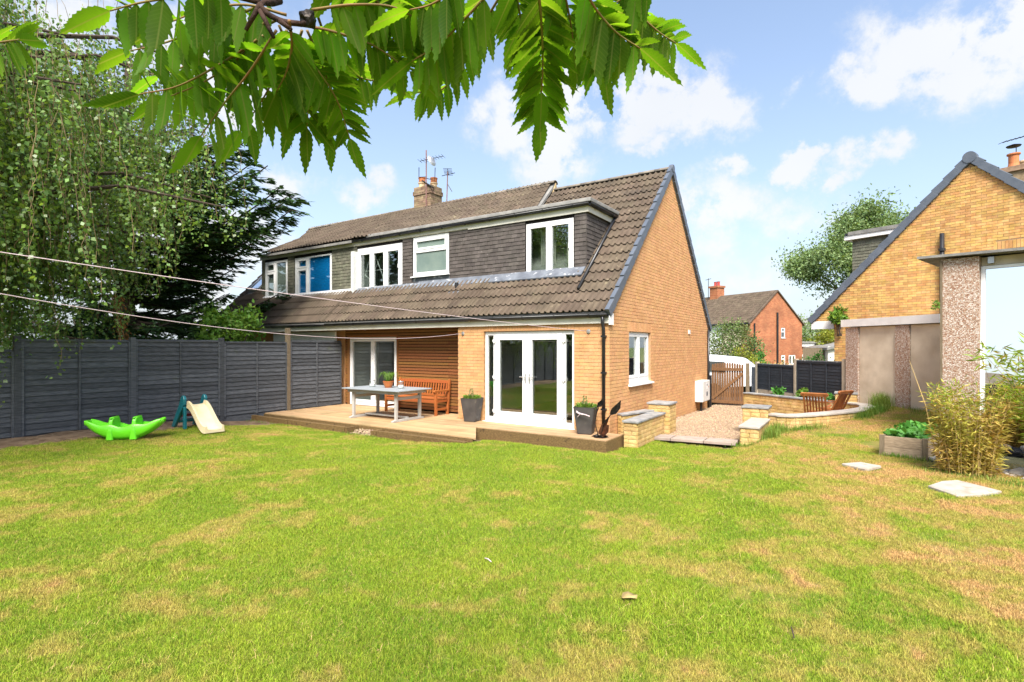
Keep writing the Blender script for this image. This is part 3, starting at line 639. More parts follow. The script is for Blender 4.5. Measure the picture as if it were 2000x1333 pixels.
def hang_tiles(parent, m, org, eu, en, z0, z1, intervals, eye, wd=.165, gauge=.1, limit=300, name='hung_tile'):
    org, eu, en = Vector(org), Vector(eu), Vector(en); rows = int(round((z1-z0)/gauge)); items = []
    for r in range(rows):
        z = z0+r*gauge; off = wd/2*(r % 2)
        for (a, b) in intervals(z+gauge/2):
            k = math.floor((a-off)/wd)
            while True:
                u = off+k*wd; k += 1
                if u >= b: break
                ua, ub = max(u, a), min(u+wd, b)
                if ub-ua > .02: items.append((ua, ub, z))
    items.sort(key=lambda it: (org+eu*it[0]+Vector((0, 0, it[2]))-eye).length)
    me = MB().hexa([(0, 0, 0), (1, 0, 0), (1, .016, 0), (0, .016, 0), (0, -.012, 1.0), (1, -.012, 1.0), (1, .002, 1.0), (0, .002, 1.0)]).mesh(name); me.materials.append(m); mb = MB()
    for i, (ua, ub, z) in enumerate(items):
        p = org+eu*(ua+.002)+en*(.012+jit(.0025))+Vector((0, 0, z+jit(.003))); w_ = ub-ua-.004; h = gauge+.02
        mtx = Matrix(((eu.x*w_, en.x, 0, p.x), (eu.y*w_, en.y, 0, p.y), (0, 0, h, p.z), (0, 0, 0, 1)))
        if i < limit:
            o = bpy.data.objects.new(name, me); COL.objects.link(o); o.parent = parent; o.matrix_local = mtx
        else:
            b = len(mb.v); mb.v += [tuple(mtx @ v.co) for v in me.vertices]; mb.f += [[b+k for k in p_.vertices] for p_ in me.polygons]
    if mb.v: mb.build('tile_hanging', m, parent, 'stuff')
EYE = Vector((4.298, -10.163, 1.76))      # the viewpoint in the house frame, used only to rank which pieces are nearest

# ------------------------------------------------------------------ the right-hand house of the pair (with the garden)
hs = thing('semi_detached_house', 'orange brick house with grey dormer, white French doors and cedar clad wall', 'house', HC, HR, 'houses')
def part(name, m, parent=hs, **k): return lambda mb: mb.build(name, M[m], parent, **k)
PX = -8.9
# rear brick wall with the French door opening
DO = (-3.19, -.80, -.01, 2.11)
mb = MB(); wall_boxes(mb, -3.976, -.25, -.45, 2.3, [DO], lambda q, a, b, c, d: q.box(a, b, 0, .25, c, d)); mb.box(-3.976, -3.85, .25, .72, -.45, 2.3)
rw = mb.build('rear_wall', M['mortar'], hs)
SOL = (-3.2, -.79, 2.11, 2.3)
lay_bricks(rw, M['brick'], lambda u, z, n: Vector((u, -n, z)), lambda z: cut([(-3.976, -.005)], [DO, SOL], z), -.45, 2.26, None, EYE, 300)
mb = MB(); x = -3.2
while x < -.86: mb.box(x, x+.065, -.006-jit(.0015), .01, 2.114, 2.29); x += .075
mb.build('soldier_course', M['brick'], hs, 'stuff')
# gable wall: eave to ridge to front eave
GY, GZ, AY, AZ = 8.37, 2.36, 4.2, 6.5
WO = (1.09, 2.55, .90, 2.09)
def gtop(y): return GZ+(AZ-GZ)*(y/AY) if y < AY else GZ+(AZ-GZ)*((GY-y)/(GY-AY))
mb = MB()
for (ya, yb, za, zb) in ((0, WO[0], -.45, GZ), (WO[0], WO[1], -.45, WO[2]), (WO[0], WO[1], WO[3], GZ), (WO[1], GY, -.45, GZ)): mb.box(-.25, 0, ya, yb, za, zb)
mb.prism([(-.25, 0, GZ), (-.25, GY, GZ), (-.25, AY, AZ)], (.25, 0, 0)); gw = mb.build('gable_wall', M['mortar'], hs)
def giv(z):
    if z > AZ-.12: return []
    a, b = (0, GY) if z < GZ else (AY*(z-GZ)/(AZ-GZ), GY-(GY-AY)*(z-GZ)/(AZ-GZ))
    return cut([(a+.002, b-.01)], [WO, (1.02, 2.62, 2.09, 2.31)], z)
lay_bricks(gw, M['brick'], lambda u, z, n: Vector((n, u, z)), giv, -.45, 6.5, None, EYE, 300)
mb = MB(); y = 1.03
while y < 2.58: mb.box(-.01, .006+jit(.0015), y, y+.065, 2.096, 2.306); y += .075
mb.build('soldier_course', M['brick'], hs, 'stuff')
# the far and party walls, floors and rooms
mb = MB(); mb.box(PX+.002, -.25, 8.1, 8.35, -.45, 2.36); mb.box(PX+.002, PX+.12, .8, 8.1, -.45, 4.7); mb.build('inner_wall', M['plaster'], hs)
mb = MB(); mb.box(PX+.12, -.26, .70, 8.1, -.25, -.02); mb.box(-3.84, -.26, .252, .70, -.25, -.02); mb.build('floor', M['oak'], hs)
mb = MB(); mb.box(PX+.12, -.26, 1.25, 8.1, 2.42, 2.5); mb.box(-3.84, -.26, .26, 1.25, 2.32, 2.36); mb.box(PX+.12, -3.976, .72, 1.25, 2.32, 2.36); mb.build('ceiling', M['plaster'], hs)
mb = MB(); mb.box(-4.1, -4.0, .75, 6.0, -.02, 2.3); mb.box(-3.95, -.27, 5.4, 5.5, -.02, 2.3); mb.box(PX+.2, -4.1, 4.4, 4.5, -.02, 2.3); mb.build('partition', M['plaster'], hs)
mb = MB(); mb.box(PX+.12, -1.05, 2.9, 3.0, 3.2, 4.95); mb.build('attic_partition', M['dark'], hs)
# cedar clad wall, set back under the eave
PD = (-8.70, -6.67, .0, 2.03)
mb = MB(); wall_boxes(mb, PX+.002, -3.977, -.3, 2.36, [PD], lambda q, a, b, c, d: q.box(a, b, .60, .70, c, d)); cw = mb.build('clad_wall', M['batten'], hs)
z = .045
while z < 2.31:
    for (a, b) in cut([(PX+.004, -4.78), (-4.774, -3.98)], [(PD[0]-.02, PD[1]+.02, -.1, PD[3]+.02)], z+.03):
        o = ubox('slat', M['clad'], cw, a, b, .575+jit(.002)-(.006 if a > -4.8 else 0), .60, z, z+.062)
    z += .081
mb = MB(); mb.box(PD[0]-.06, PD[0]-.002, .55, .60, 0, PD[3]+.06); mb.box(PD[1]+.002, PD[1]+.05, .55, .60, 0, PD[3]+.06); mb.box(PD[0]-.002, PD[1]+.002, .55, .60, PD[3]+.002, PD[3]+.06); mb.build('door_trim', M['clad'], hs)
# sliding patio door
pd = window('patio_door', hs, FM(PD[0]+.002, PD[2]+.005, .60), 2.026, 2.02, [(.075, .98, .12, 1.945, True), (1.045, 1.95, .12, 1.945, True)], sill=False)
# French doors with side lights
fw = 2.38; fr = window('french_door_frame', hs, FM(-3.185, .0, .055), fw, 2.10, [(.07, .235, .10, 2.02, False), (fw-.235, fw-.07, .10, 2.02, False), (.30, fw-.30, .075, 2.045, False)], sill=False)
for o in [c for c in fr.children if c.name.startswith('pane')][2:]: bpy.data.objects.remove(o)
for sgn, a in ((1, .302), (-1, fw/2+.003)):
    dw = fw/2-.305; T = FM(-3.185+a, .08, .045); mb = MB(T)
    wall_boxes(mb, 0, dw, 0, 1.96, [(.115, dw-.115, .16, 1.84)], lambda q, a_, b_, c_, d_: q.box(a_, b_, -.06, .008, c_, d_)); dr = mb.build('french_door', M['white'], hs, bevel=.005)
    MB(T).box(.115, dw-.115, -.03, -.024, .16, 1.84).build('pane', M['pane'], dr)
    bd = MB(T); wall_boxes(bd, .10, dw-.10, .145, 1.855, [(.125, dw-.125, .17, 1.83)], lambda q, a_, b_, c_, d_: q.box(a_, b_, .008, .018, c_, d_)); bd.build('glazing_bead', M['white'], dr)
    u = dw-.05 if sgn > 0 else .05; hb = MB(T); hb.box(u-.016, u+.016, .008, .02, .84, 1.06); hb.tube([(u, .02, .985), (u, .055, .985), (u-sgn*.13, .055, .985)], .011, 8); hb.build('handle', M['steel'], dr, smooth=False)
    hx = -.03 if sgn > 0 else dw+.03
    for hz_ in (.14, .93, 1.78):
        gb = MB(T); gb.box(hx-.035, hx+.045, .008, .030, hz_, hz_+.06); gb.tube([(hx+.005, .03, hz_-.03), (hx+.005, .03, hz_+.07)], .012, 8); gb.build('hinge', M['white'], dr)
mb = MB(); mb.hexa([(-3.22, .06, -.03), (-.77, .06, -.03), (-.77, -.07, -.03), (-3.22, -.07, -.03), (-3.22, .06, .0), (-.77, .06, .0), (-.77, -.07, -.012), (-3.22, -.07, -.012)]); mb.build('door_sill', M['white'], hs)
# side window
sw = window('side_window', hs, GM(1.095, .925, -.05), 1.45, 1.16, [(.065, .69, .13, 1.10, True), (.76, 1.385, .13, 1.10, True)], sill=False)
MB().hexa([(-.05, 1.05, .875), (.075, 1.05, .865), (.075, 2.62, .865), (-.05, 2.62, .875), (-.05, 1.05, .92), (.075, 1.05, .895), (.075, 2.62, .895), (-.05, 2.62, .92)]).build('window_sill', M['white'], hs)
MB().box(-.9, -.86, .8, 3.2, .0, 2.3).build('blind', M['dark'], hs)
# fascia, soffit, gutter, brackets, downpipe
MB().box(PX+.002, .03, -.062, -.035, 2.235, 2.40).build('fascia', M['cream'], hs); MB().box(PX+.002, -3.98, -.035, .574, 2.313, 2.33).build('soffit', M['cream'], hs)
MB().box(.03, .055, -.10, .10, 2.20, 2.44).build('box_end', M['white'], hs)
def gutter(parent, p, q, r=.058, drop=0.0):
    p, q = Vector(p), Vector(q); d = (q-p).normalized(); s_ = d.cross(Vector((0, 0, 1))); mb = MB(); rows = []
    for a in (p, q):
        rows.append([a+s_*r*math.cos(t)-Vector((0, 0, 1))*r*math.sin(t) for t in [math.pi*i/8 for i in range(9)]])
    mb.grid(rows); g_ = mb.build('gutter', M['black'], parent, smooth=True, solid=.006); L_ = (q-p).length; n = max(1, int(L_/.8))
    for i in range(n):
        c = p+d*(L_*(i+.5)/n); b = MB(); b.tube([c+s_*r*1.12*math.cos(t)-Vector((0, 0, 1))*r*1.12*math.sin(t) for t in [math.pi*k/8 for k in range(9)]], .012, 6); b.build('gutter_bracket', M['black'], g_)
    return g_
gutter(hs, (PX+.003, -.122, 2.425), (.02, -.122, 2.425))
dp = MB(); dp.tube([(-.10, -.115, 2.39), (-.10, -.115, 2.26), (-.10, -.06, 2.10), (-.10, -.06, .14)], .036, 10); dpo = dp.build('downpipe', M['black'], hs, smooth=True)
for z in (1.95, 1.2, .45): MB().box(-.15, -.05, -.10, -.008, z, z+.035).build('pipe_clip', M['black'], dpo)
MB().tube([(-.10, -.06, .14), (-.10, -.06, .10), (-.10, -.14, .03)], .04, 10).build('pipe_shoe', M['black'], dpo)
MB().tube([(.05, 8.28, 2.3), (.05, 8.28, -.4)], .036, 10).build('downpipe', M['black'], hs, smooth=True)
# roof body and tiles
ES = (0, -.13, 2.455)
def slope(ridge_y, ridge_z): v = Vector((0, ridge_y-ES[1], ridge_z-ES[2])); return v.normalized(), v.length
UPn, LNn = slope(4.2, 6.56); UPo, LNo = slope(4.2, 6.80)
STEP = -3.56
mb = MB()
mb.prism([(STEP, -.13, 2.45), (STEP, 4.2, 6.55), (STEP, 8.55, 2.35), (STEP, 8.5, 2.25), (STEP, 4.2, 6.40), (STEP, -.05, 2.33)], (-STEP+.02, 0, 0))
DX0, DXR = PX+.002, -1.0
rf = mb.build('roof', M['felt'], hs)
mb = MB()  # old part: above and below the dormer only
def seg(y0, y1, za, zb, xa, xb, th=.1): mb.prism([(xa, y0, za), (xa, y1, zb), (xa, y1, zb-th), (xa, y0, za-th)], (xb-xa, 0, 0))
k_ = (6.80-2.455)/(4.33)
seg(-.13, .98, 2.45, 2.45+k_*1.11, PX+.002, STEP-.002); seg(2.5, 4.2, 2.45+k_*2.63, 6.79, PX+.002, STEP-.002)
mb.prism([(PX+.002, 4.2, 6.79), (PX+.002, 8.55, 2.35), (PX+.002, 8.5, 2.25), (PX+.002, 4.2, 6.68)], (STEP-.004-PX, 0, 0))
ro = mb.build('roof', M['felt'], hs)
def skipn(x, s):
    y = ES[1]+UPn.y*s; z = ES[2]+UPn.z*s
    return x < DXR-.06 and .93 < y < 2.62
lay_tiles(rf, M['tile'], STEP, .015, ES, UPn, skipn, EYE, 17, limit=300)
lay_tiles(ro, M['tile'], PX+.002, STEP, ES, UPo, lambda x, s: .93 < ES[1]+UPo.y*s < 2.62 or ES[1]+UPo.y*s > .93, EYE, 18, limit=300)
def ruled_tiles(parent, m, x0, x1, E_, R_, rows, wd=.30, tilt=.05):
    """tiles over a slope whose pitch eases along x: E_(x) on the lower edge, R_(x) on the ridge"""
    src = tile_mesh(m, 1.0, 1.0); vs = [v.co.copy() for v in src.vertices]; fs = [tuple(p.vertices) for p in src.polygons]; n = int(round((x1-x0)/wd)); wd = (x1-x0)/n
    for k in range(n):
        for r in range(rows):
            V = []; a = r/rows; b = (r+1.16)/rows; dz = jit(.004)
            for v in vs:
                x = x0+(k+v.x)*wd; e = E_(x); q = R_(x); d = (q-e); nn = Vector((0, -d.z, d.y)).normalized(); t = a+(b-a)*v.y; V.append(tuple(e+d*t+nn*(v.z+.03+dz+tilt*.35*(1-v.y))))
            me = bpy.data.meshes.new('roof_tile'); me.from_pydata(V, [], fs); me.update(); link('roof_tile', me, m, parent)
ruled_tiles(ro, M['tile'], PX+.002, STEP-.1, lambda x: Vector((x, .80+1.76*smoothstep(-8.8, -4.2, x), 5.06)), lambda x: Vector((x, 4.2, 6.80)), 9)
def ridge(parent, x0, x1, y, z, n):
    for i in range(n):
        a = x0+(x1-x0)*i/n; b = x0+(x1-x0)*(i+1)/n; mb = MB(); mb.grid([[(xx, y+.125*math.cos(t)*k, z+.09*math.sin(t)*k+.005) for t in [math.pi*j/8 for j in range(9)]] for xx, k in ((a, 1.0), (b-.004, 1.03))])
        mb.build('ridge_tile', M['ridge'], parent, smooth=True, solid=.018)
ridge(rf, STEP+.01, .03, 4.2, 6.53, 8); ridge(ro, PX+.002, STEP+.03, 4.2, 6.77, 12)
MB().prism([(STEP+.001, 3.95, 6.33), (STEP+.001, 4.2, 6.79), (STEP+.001, 4.45, 6.33)], (.03, 0, 0)).build('mortar_end', M['smortar'], ro)
# dry verge caps up both slopes of the gable
for (y0, z0, y1, z1, n) in ((-.15, 2.44, 4.2, 6.60, 16), (8.62, 2.34, 4.2, 6.60, 17)):
    A = Vector((0, y0, z0)); B = Vector((0, y1, z1)); d = (B-A)/n; un = d.normalized(); nn = Vector((0, -un.z, un.y)); nn = nn if nn.z > 0 else -nn
    for i in range(n):
        p = A+d*i; q = A+d*(i+1.02); lift = nn*.022; mb = MB()
        mb.hexa([p+Vector((.0, 0, 0))-nn*.13+lift, p+Vector((.075, 0, 0))-nn*.13+lift, q+Vector((.075, 0, 0))-nn*.13, q+Vector((.0, 0, 0))-nn*.13, p+Vector((-.02, 0, 0))+nn*.075+lift, p+Vector((.075, 0, 0))+nn*.075+lift, q+Vector((.075, 0, 0))+nn*.062, q+Vector((-.02, 0, 0))+nn*.062])
        mb.build('verge_cap', M['verge'], rf, bevel=.008)
mb = MB(); mb.lathe([(.115, 0), (.115, .09), (.10, .11)], 16, (0, 0, 0)); rc = mb.build('ridge_end_cap', M['verge'], rf); rc.matrix_local = Matrix.Translation((-.02, 4.2, 6.57)) @ Matrix.Rotation(R(90), 4, 'Y')
# dormer
DZ0, DZ1, DY = 3.36, 4.90, 1.0
W3 = (-8.80, -6.88, 3.40, 4.79); W4 = (-6.43, -5.11, 3.765, 4.87); W5 = (-2.61, -1.315, 3.385, 4.775)
holes = [W3, W4, W5]
mb = MB(); wall_boxes(mb, PX+.002, DXR, DZ0-.25, DZ1, holes, lambda q, a, b, c, d: q.box(a, b, DY, DY+.1, c, d))
mb.prism([(DXR-.1, DY+.1, 3.3), (DXR-.1, 2.62, 4.95), (DXR-.1, DY+.1, 4.95)], (.1, 0, 0)); dm = mb.build('dormer_wall', M['batten'], hs)
HL = [(a-.03, b+.03, c-.03, d+.4) for (a, b, c, d) in holes]; HL[1] = (W4[0]-.03, W4[1]+.03, W4[2]-.17, W4[3]+.4)
MB()
hang_tiles(dm, M['hang'], (0, DY, 0), (1, 0, 0), (0, -1, 0), DZ0+.03, DZ1-.06, lambda z: cut([(W3[1]+.03, DXR+.012)], HL, z), EYE)
ck = MB().prism([(DXR+.001, DY+.012, 3.42), (DXR+.001, 2.4, 4.8), (DXR+.001, DY+.012, 4.85)], (.002, 0, 0)).build('dormer_cheek', M['batten'], hs)
hang_tiles(ck, M['hang'], (DXR, 0, 0), (0, 1, 0), (1, 0, 0), DZ0+.03, DZ1-.06, lambda z: [(DY-.012, max(DY, ES[1]+(z-ES[2])*4.33/4.105-.0))], EYE)
hang_tiles(dm, M['hangold'], (0, DY, 0), (1, 0, 0), (0, -1, 0), DZ0+.03, DZ1-.06, lambda z: [(PX+.004, W3[0]-.03)] if W3[0]-.03 > PX+.03 else [], EYE)
wd = W3[1]-W3[0]; ht = W3[3]-W3[2]
w3 = window('window', hs, FM(W3[0], W3[2], DY-.02), wd, ht, [(.10, .60, .13, ht-.16, True), (.68, 1.20, .13, ht-.16, True), (1.28, 1.82, .13, ht-.16, True)], handle=(2,), sill=True)
wd = W4[1]-W4[0]; ht = W4[3]-W4[2]
window('window', hs, FM(W4[0], W4[2], DY-.02), wd, ht, [(.09, wd-.09, .10, .66, False), (.09, wd-.09, .75, ht-.09, True)], panem={0: 'frost', 1: 'frost'}, sill=True)
MB().box(W4[0]-.03, W4[1]+.05, DY-.014, DY-.004, W4[2]-.19, W4[2]-.05).build('lead_apron', M['lead'], hs)
wd = W5[1]-W5[0]; ht = W5[3]-W5[2]
window('window', hs, FM(W5[0], W5[2], DY-.02), wd, ht, [(.075, .61, .09, ht-.08, True), (.68, wd-.075, .09, ht-.08, True)], handle=(1,), sill=False)
mb = MB(); mb.box(W3[0]+.1, W3[0]+.5, DY+.35, DY+.4, 3.45, 4.8); mb.build('curtain', M['dark'], hs)
mb = MB(); x = -2.35
while x < -2.0: mb.tube([(x, 1.32, 3.4), (x, 1.32, 4.75)], .04, 6); x += .07
x = -1.62
while x < -1.42: mb.tube([(x, 1.32, 3.4), (x, 1.32, 4.75)], .04, 6); x += .07
mb.build('curtain', M['drape'], hs)
mb = MB()
for (a, b) in (((-8.65, 3.5), (-7.9, 4.55)), ((-8.65, 4.0), (-8.1, 3.6)), ((-8.2, 4.6), (-7.7, 3.6)), ((-8.4, 4.6), (-8.65, 3.9)), ((-7.9, 3.75), (-7.55, 4.5)), ((-8.62, 4.1), (-7.6, 4.1))): mb.tube([(a[0], DY+.14, a[1]), (b[0], DY+.14, b[1])], .008, 5)
mb.build('string_light', M['white'], hs)
# flat dormer roof: fascia, gutter, felt edge
for (a, b, c, d) in ((PX+.002, -4.42, 4.90, 5.02), (-4.418, DXR+.06, 4.86, 5.0)): MB().box(a, b, DY-.055, DY-.03, c, d).build('dormer_fascia', M['cream'], hs)
MB().box(DXR+.06, DXR+.085, DY-.055, 2.45, 4.86, 5.0).build('dormer_fascia', M['cream'], hs)
MB().box(PX+.002, DXR+.06, DY-.03, DY+.05, 4.885, 4.90).build('dormer_soffit', M['cream'], hs)
gutter(hs, (PX+.003, DY-.115, 5.045), (DXR+.14, DY-.115, 5.045), .052); gutter(hs, (DXR+.145, DY-.12, 5.045), (DXR+.145, 2.62, 5.045), .052)
MB().prism([(-8.3, DY-.14, 5.07), (-8.3, 2.75, 5.10), (-8.3, 2.75, 5.20), (-8.3, DY-.12, 5.17)], (DXR+.17+8.3, 0, 0)).build('flat_roof', M['felt'], hs, bevel=.02)
# upper tiles run on to the dormer gutter at the party end
MB().tube([(DXR+.14, 2.45, 5.0), (DXR+.12, 2.40, 4.95), (DXR+.12, 2.28, 4.86), (DXR+.12, .36, 3.03)], .038, 10).build('downpipe', M['black'], hs, smooth=True)
MB().prism([(-6.2, .76, 3.375), (-6.2, .985, 3.58), (-6.2, .985, 3.62), (-6.2, .75, 3.40)], (DXR+6.2, 0, 0)).build('lead_flashing', M['lead'], hs)
MB().prism([(PX+.01, .78, 3.36), (PX+.01, .985, 3.545), (PX+.01, .985, 3.585), (PX+.01, .77, 3.40)], (-6.205-PX, 0, 0)).build('lead_flashing', M['lead'], hs)
mb = MB(); mb.lathe([(.05, 0), (.05, .34)], 12, (-4.6, .70, 3.10)); mb.build('vent_pipe', M['black'], hs); MB().prism([(-4.85, .55, 3.12), (-4.35, .55, 3.12), (-4.35, .82, 3.42), (-4.85, .82, 3.42)], (0, -.02, .02)).build('vent_slate', M['lead'], hs)
# chimney stack on the party line
ch = MB().box(-9.25, -8.45, 3.95, 4.55, 6.3, 7.52).build('chimney', M['smortar'], hs)
for r in range(16):
    z = 6.32+r*.075; ov = .03 if r in (12, 13) else 0
    for (u0, u1, ax) in ((-9.25, -8.45, 0), (3.95, 4.55, 1)):
        a = u0-(.1 if r % 2 else 0)
        while a < u1:
            p, q = max(a, u0)-.004-ov, min(a+.215, u1)+.004+ov
            if q-p > .03:
                if ax == 0: ubox('brick', M['chimbrick'], ch, p, q, 3.945-ov, 3.98, z, z+.066)
                else: ubox('brick', M['chimbrick'], ch, -8.48, -8.445+ov, p, q, z, z+.066)
            a += .225
for (x, y, top) in ((-9.02, 4.12, True), (-8.68, 4.38, True)):
    p = MB().lathe([(.13, 0), (.115, .04), (.115, .14), (.14, .15), (.14, .19), (.11, .195)], 16, (x, y, 7.52)).build('chimney_pot', M['buffpot'], ch, smooth=False)
    MB().lathe([(.11, 0), (.12, .02), (.12, .13), (.135, .14), (.135, .17), (.06, .18)], 16, (x, y, 7.72)).build('pot_cowl', M['pot'], ch)
MB().box(-.002, .035, 5.93, 6.08, 2.13, 2.25).build('wall_vent', M['cabinet'], hs)
# ------------------------------------------------------------------ left-hand house of the pair
lh = thing('semi_detached_house', 'adjoining house with mossy green dormer tiles and a bright blue window blind', 'house', HC, HR, 'houses')
LX = -15.6
MB().box(LX+.2, PX-.002, .62, 8.3, -.45, 2.3).build('rear_wall', M['brick'], lh)
mb = MB(); mb.prism([(LX+.2, .62, 2.302), (LX+.2, 8.3, 2.302), (LX+.2, 4.2, 6.4)], (.25, 0, 0)); mb.build('gable_wall', M['brick'], lh)
UPl, LNl = slope(4.2, 6.82); UPs, LNs = Vector((0, 4.2-.82, 6.82-5.07)).normalized(), Vector((0, 3.38, 1.75)).length
mb = MB(); kl = 4.365/4.33
def segl(y0, y1, za, zb, xa, xb, th=.1): mb.prism([(xa, y0, za), (xa, y1, zb), (xa, y1, zb-th), (xa, y0, za-th)], (xb-xa, 0, 0))
segl(-.13, .98, 2.45, 2.45+kl*1.11, LX, PX-.002); segl(.99, 4.2, 2.45+kl*1.12, 6.80, LX, -13.62); segl(.80, 4.19, 5.045, 6.79, -13.62, PX-.002, .07)
mb.prism([(LX, 4.2, 6.8), (LX, 8.55, 2.35), (LX, 8.5, 2.25), (LX, 4.2, 6.68)], (PX-.002-LX, 0, 0)); lr = mb.build('roof', M['felt'], lh)
VX = (-15.25, -14.55)
lay_tiles(lr, M['tile'], LX, PX-.006, ES, UPl, lambda x, s: (.93 < ES[1]+UPl.y*s and x > -13.7) or (VX[0] < x < VX[1] and 1.2 < ES[1]+UPl.y*s < 2.3), EYE, 18, limit=180)
lay_tiles(lr, M['tile'], -13.66, PX-.004, (0, .80, 5.06), UPs, lambda x, s: False, EYE, 11, limit=120, tilt=.04)
ridge(lr, LX, PX-.005, 4.2, 6.79, 15)
# roof light
o_ = Vector((VX[0], ES[1], ES[2])); nn = Vector((1, 0, 0)).cross(UPl); a = 1.38/UPl.y; b = 2.35/UPl.y
mb = MB(); T = Matrix(((1, UPl.x, nn.x, o_.x), (0, UPl.y, nn.y, o_.y), (0, UPl.z, nn.z, o_.z), (0, 0, 0, 1)))
mb = MB(T); wall_boxes(mb, 0, .7, a, b, [(.06, .64, a+.06, b-.06)], lambda q, p0, p1, c, d: q.box(p0, p1, c, d, .03, .12)); rl = mb.build('roof_light', M['white'], lh); MB(T).box(.06, .64, a+.06, b-.06, .06, .09).build('pane', M['mirror'], rl)
L1 = (-13.78, -12.45, 3.41, 4.80); L2 = (-12.0, -10.06, 3.40, 4.79)
mb = MB(); wall_boxes(mb, -13.55 if False else -14.0, PX-.002, DZ0-.25, DZ1, [L1, L2], lambda q, a, b, c, d: q.box(a, b, DY, DY+.1, c, d)); mb.box(-14.0, -13.9, DY+.1, 2.6, 3.3, 4.9); ld = mb.build('dormer_wall', M['batten'], lh)
HLl = [(a-.03, b+.03, c-.03, d+.4) for (a, b, c, d) in (L1, L2)]
hang_tiles(ld, M['hangold'], (0, DY, 0), (1, 0, 0), (0, -1, 0), DZ0+.03, DZ1-.03, lambda z: cut([(-14.0, PX-.004)], HLl, z), EYE)
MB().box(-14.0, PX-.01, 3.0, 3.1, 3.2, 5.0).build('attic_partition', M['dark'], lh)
ht = 1.39
window('window', lh, FM(L1[0], L1[2], DY-.02), 1.33, ht, [(.10, .58, .10, .98, True), (.10, .58, 1.04, ht-.07, True), (.68, 1.25, .10, ht-.07, False)], sill=True)
window('window', lh, FM(L2[0], L2[2], DY-.02), 1.94, ht, [(.16, .66, .10, .98, True), (.16, .66, 1.04, ht-.07, True), (.76, 1.86, .08, ht-.05, False)], sill=True)
mb = MB(); x = L1[0]+.12
while x < L1[1]-.08: mb.tube([(x, DY+.10+.02*math.sin(x*40), L1[2]+.02), (x, DY+.10+.02*math.sin(x*40), L1[3])], .032, 6); x += .05
mb.build('curtain', M['net'], lh); MB().box(L2[0]+.12, L2[1]-.05, DY+.05, DY+.07, L2[2]+.02, L2[3]-.04).build('blind', M['blind'], lh)
MB().box(-14.05, PX-.002, DY-.055, DY-.03, 4.89, 5.02).build('dormer_fascia', M['cream'], lh); gutter(lh, (-14.1, DY-.115, 5.045), (PX-.003, DY-.115, 5.045), .052)
MB().prism([(-13.9, .78, 3.36), (-13.9, .985, 3.545), (-13.9, .985, 3.585), (-13.9, .77, 3.40)], (13.9+PX-.01, 0, 0)).build('lead_flashing', mat('white_flashing', (.55, .55, .55), (.68, .68, .67), .6, 12), lh)
MB().box(LX+.1, PX-.002, -.062, -.035, 2.235, 2.40).build('fascia', M['cream'], lh); MB().box(LX+.1, PX-.002, -.03, .62, 2.30, 2.32).build('soffit', M['cream'], lh); gutter(lh, (-12.1, -.122, 2.425), (PX-.003, -.122, 2.425))
MB().box(-12.2, -9.02, .30, .36, 1.92, 2.21).build('canopy_board', M['fasciaW'], lh); MB().box(-13.6, -10.6, .42, .5, 1.5, 1.9).build('window_head', M['white'], lh)

# ------------------------------------------------------------------ house across the right-hand boundary
NA = Vector((12.563, 14.5, 0)); ND = Vector((-.561, .828, 0)); NN = Vector((.828, .561, 0))       # along the gable to the far eave; away through the house
nh = thing('neighbour_house', 'yellow brick house whose gable has slate grey verges and a black soil pipe', 'house', NA, 0, 'houses')
def NP(s, n, z): return ND*s+NN*n+Vector((0, 0, z))
SL = 4.3/4.23; EZ = 6.86-4.25*SL
WL = 3.5                      # far wall, under an overhanging eave
def ntop(s): return 6.86-abs(s)*SL
def q8(s0, s1, n0, n1, za, zb): return [NP(s0, n0, za), NP(s1, n0, za), NP(s1, n1, za), NP(s0, n1, za), NP(s0, n0, zb), NP(s1, n0, zb), NP(s1, n1, zb), NP(s0, n1, zb)]
NW = (-1.45, -.55, 3.55, 4.32)
zt = ntop(WL)
mb = MB(); wall_boxes(mb, -4.3, WL, -.6, 2.45, [], lambda q, a, b, c, d: q.hexa(q8(a, b, 0, .25, c, d)))
for (sa, sb) in ((-4.3, NW[0]), (NW[1], 0), (0, WL), (WL, 4.25)):
    mb.prism([NP(sa, 0, 2.45), NP(sb, 0, 2.45), NP(sb, 0, max(2.45, ntop(sb)-.1)), NP(sa, 0, max(2.45, ntop(sa)-.1))], NN*.25)
mb.hexa(q8(NW[0], NW[1], 0, .25, 2.45, NW[2])); mb.prism([NP(NW[0], 0, NW[3]), NP(NW[1], 0, NW[3]), NP(NW[1], 0, ntop(NW[1])-.1), NP(NW[0], 0, ntop(NW[0])-.1)], NN*.25)
ng_ = mb.build('gable_wall', M['nmortar'], nh)
def niv(z):
    if z > 6.70: return []
    h = (6.80-z)/SL; a, b = -min(h, 4.3), min(h, WL if z < 2.5 else 4.2)
    return cut([(a, b)], [NW, (NW[0]-.02, NW[1]+.02, NW[3], NW[3]+.22)], z)
lay_bricks(ng_, M['nbrick'], lambda u, z, n: NP(u, -n, z), niv, 1.2, 6.8, None, Vector((9.3, 14.5, 4.5))-NA-Vector((0, 0, 0)), 300)
mb = MB(); u = NW[0]-.01
while u < NW[1]: mb.hexa(q8(u, u+.065, -.007, .02, NW[3]+.005, NW[3]+.215)); u += .075
mb.build('soldier_course', M['nbrick'], nh, 'stuff')
TW = Matrix(((-ND.x, -NN.x, 0, NP(NW[1], .03, 0).x), (-ND.y, -NN.y, 0, NP(NW[1], .03, 0).y), (0, 0, 1, NW[2]), (0, 0, 0, 1)))
window('window', nh, TW, NW[1]-NW[0], NW[3]-NW[2], [(.07, .83, .09, NW[3]-NW[2]-.08, True)], panem={0: 'frost'}, sill=True)
mb = MB()
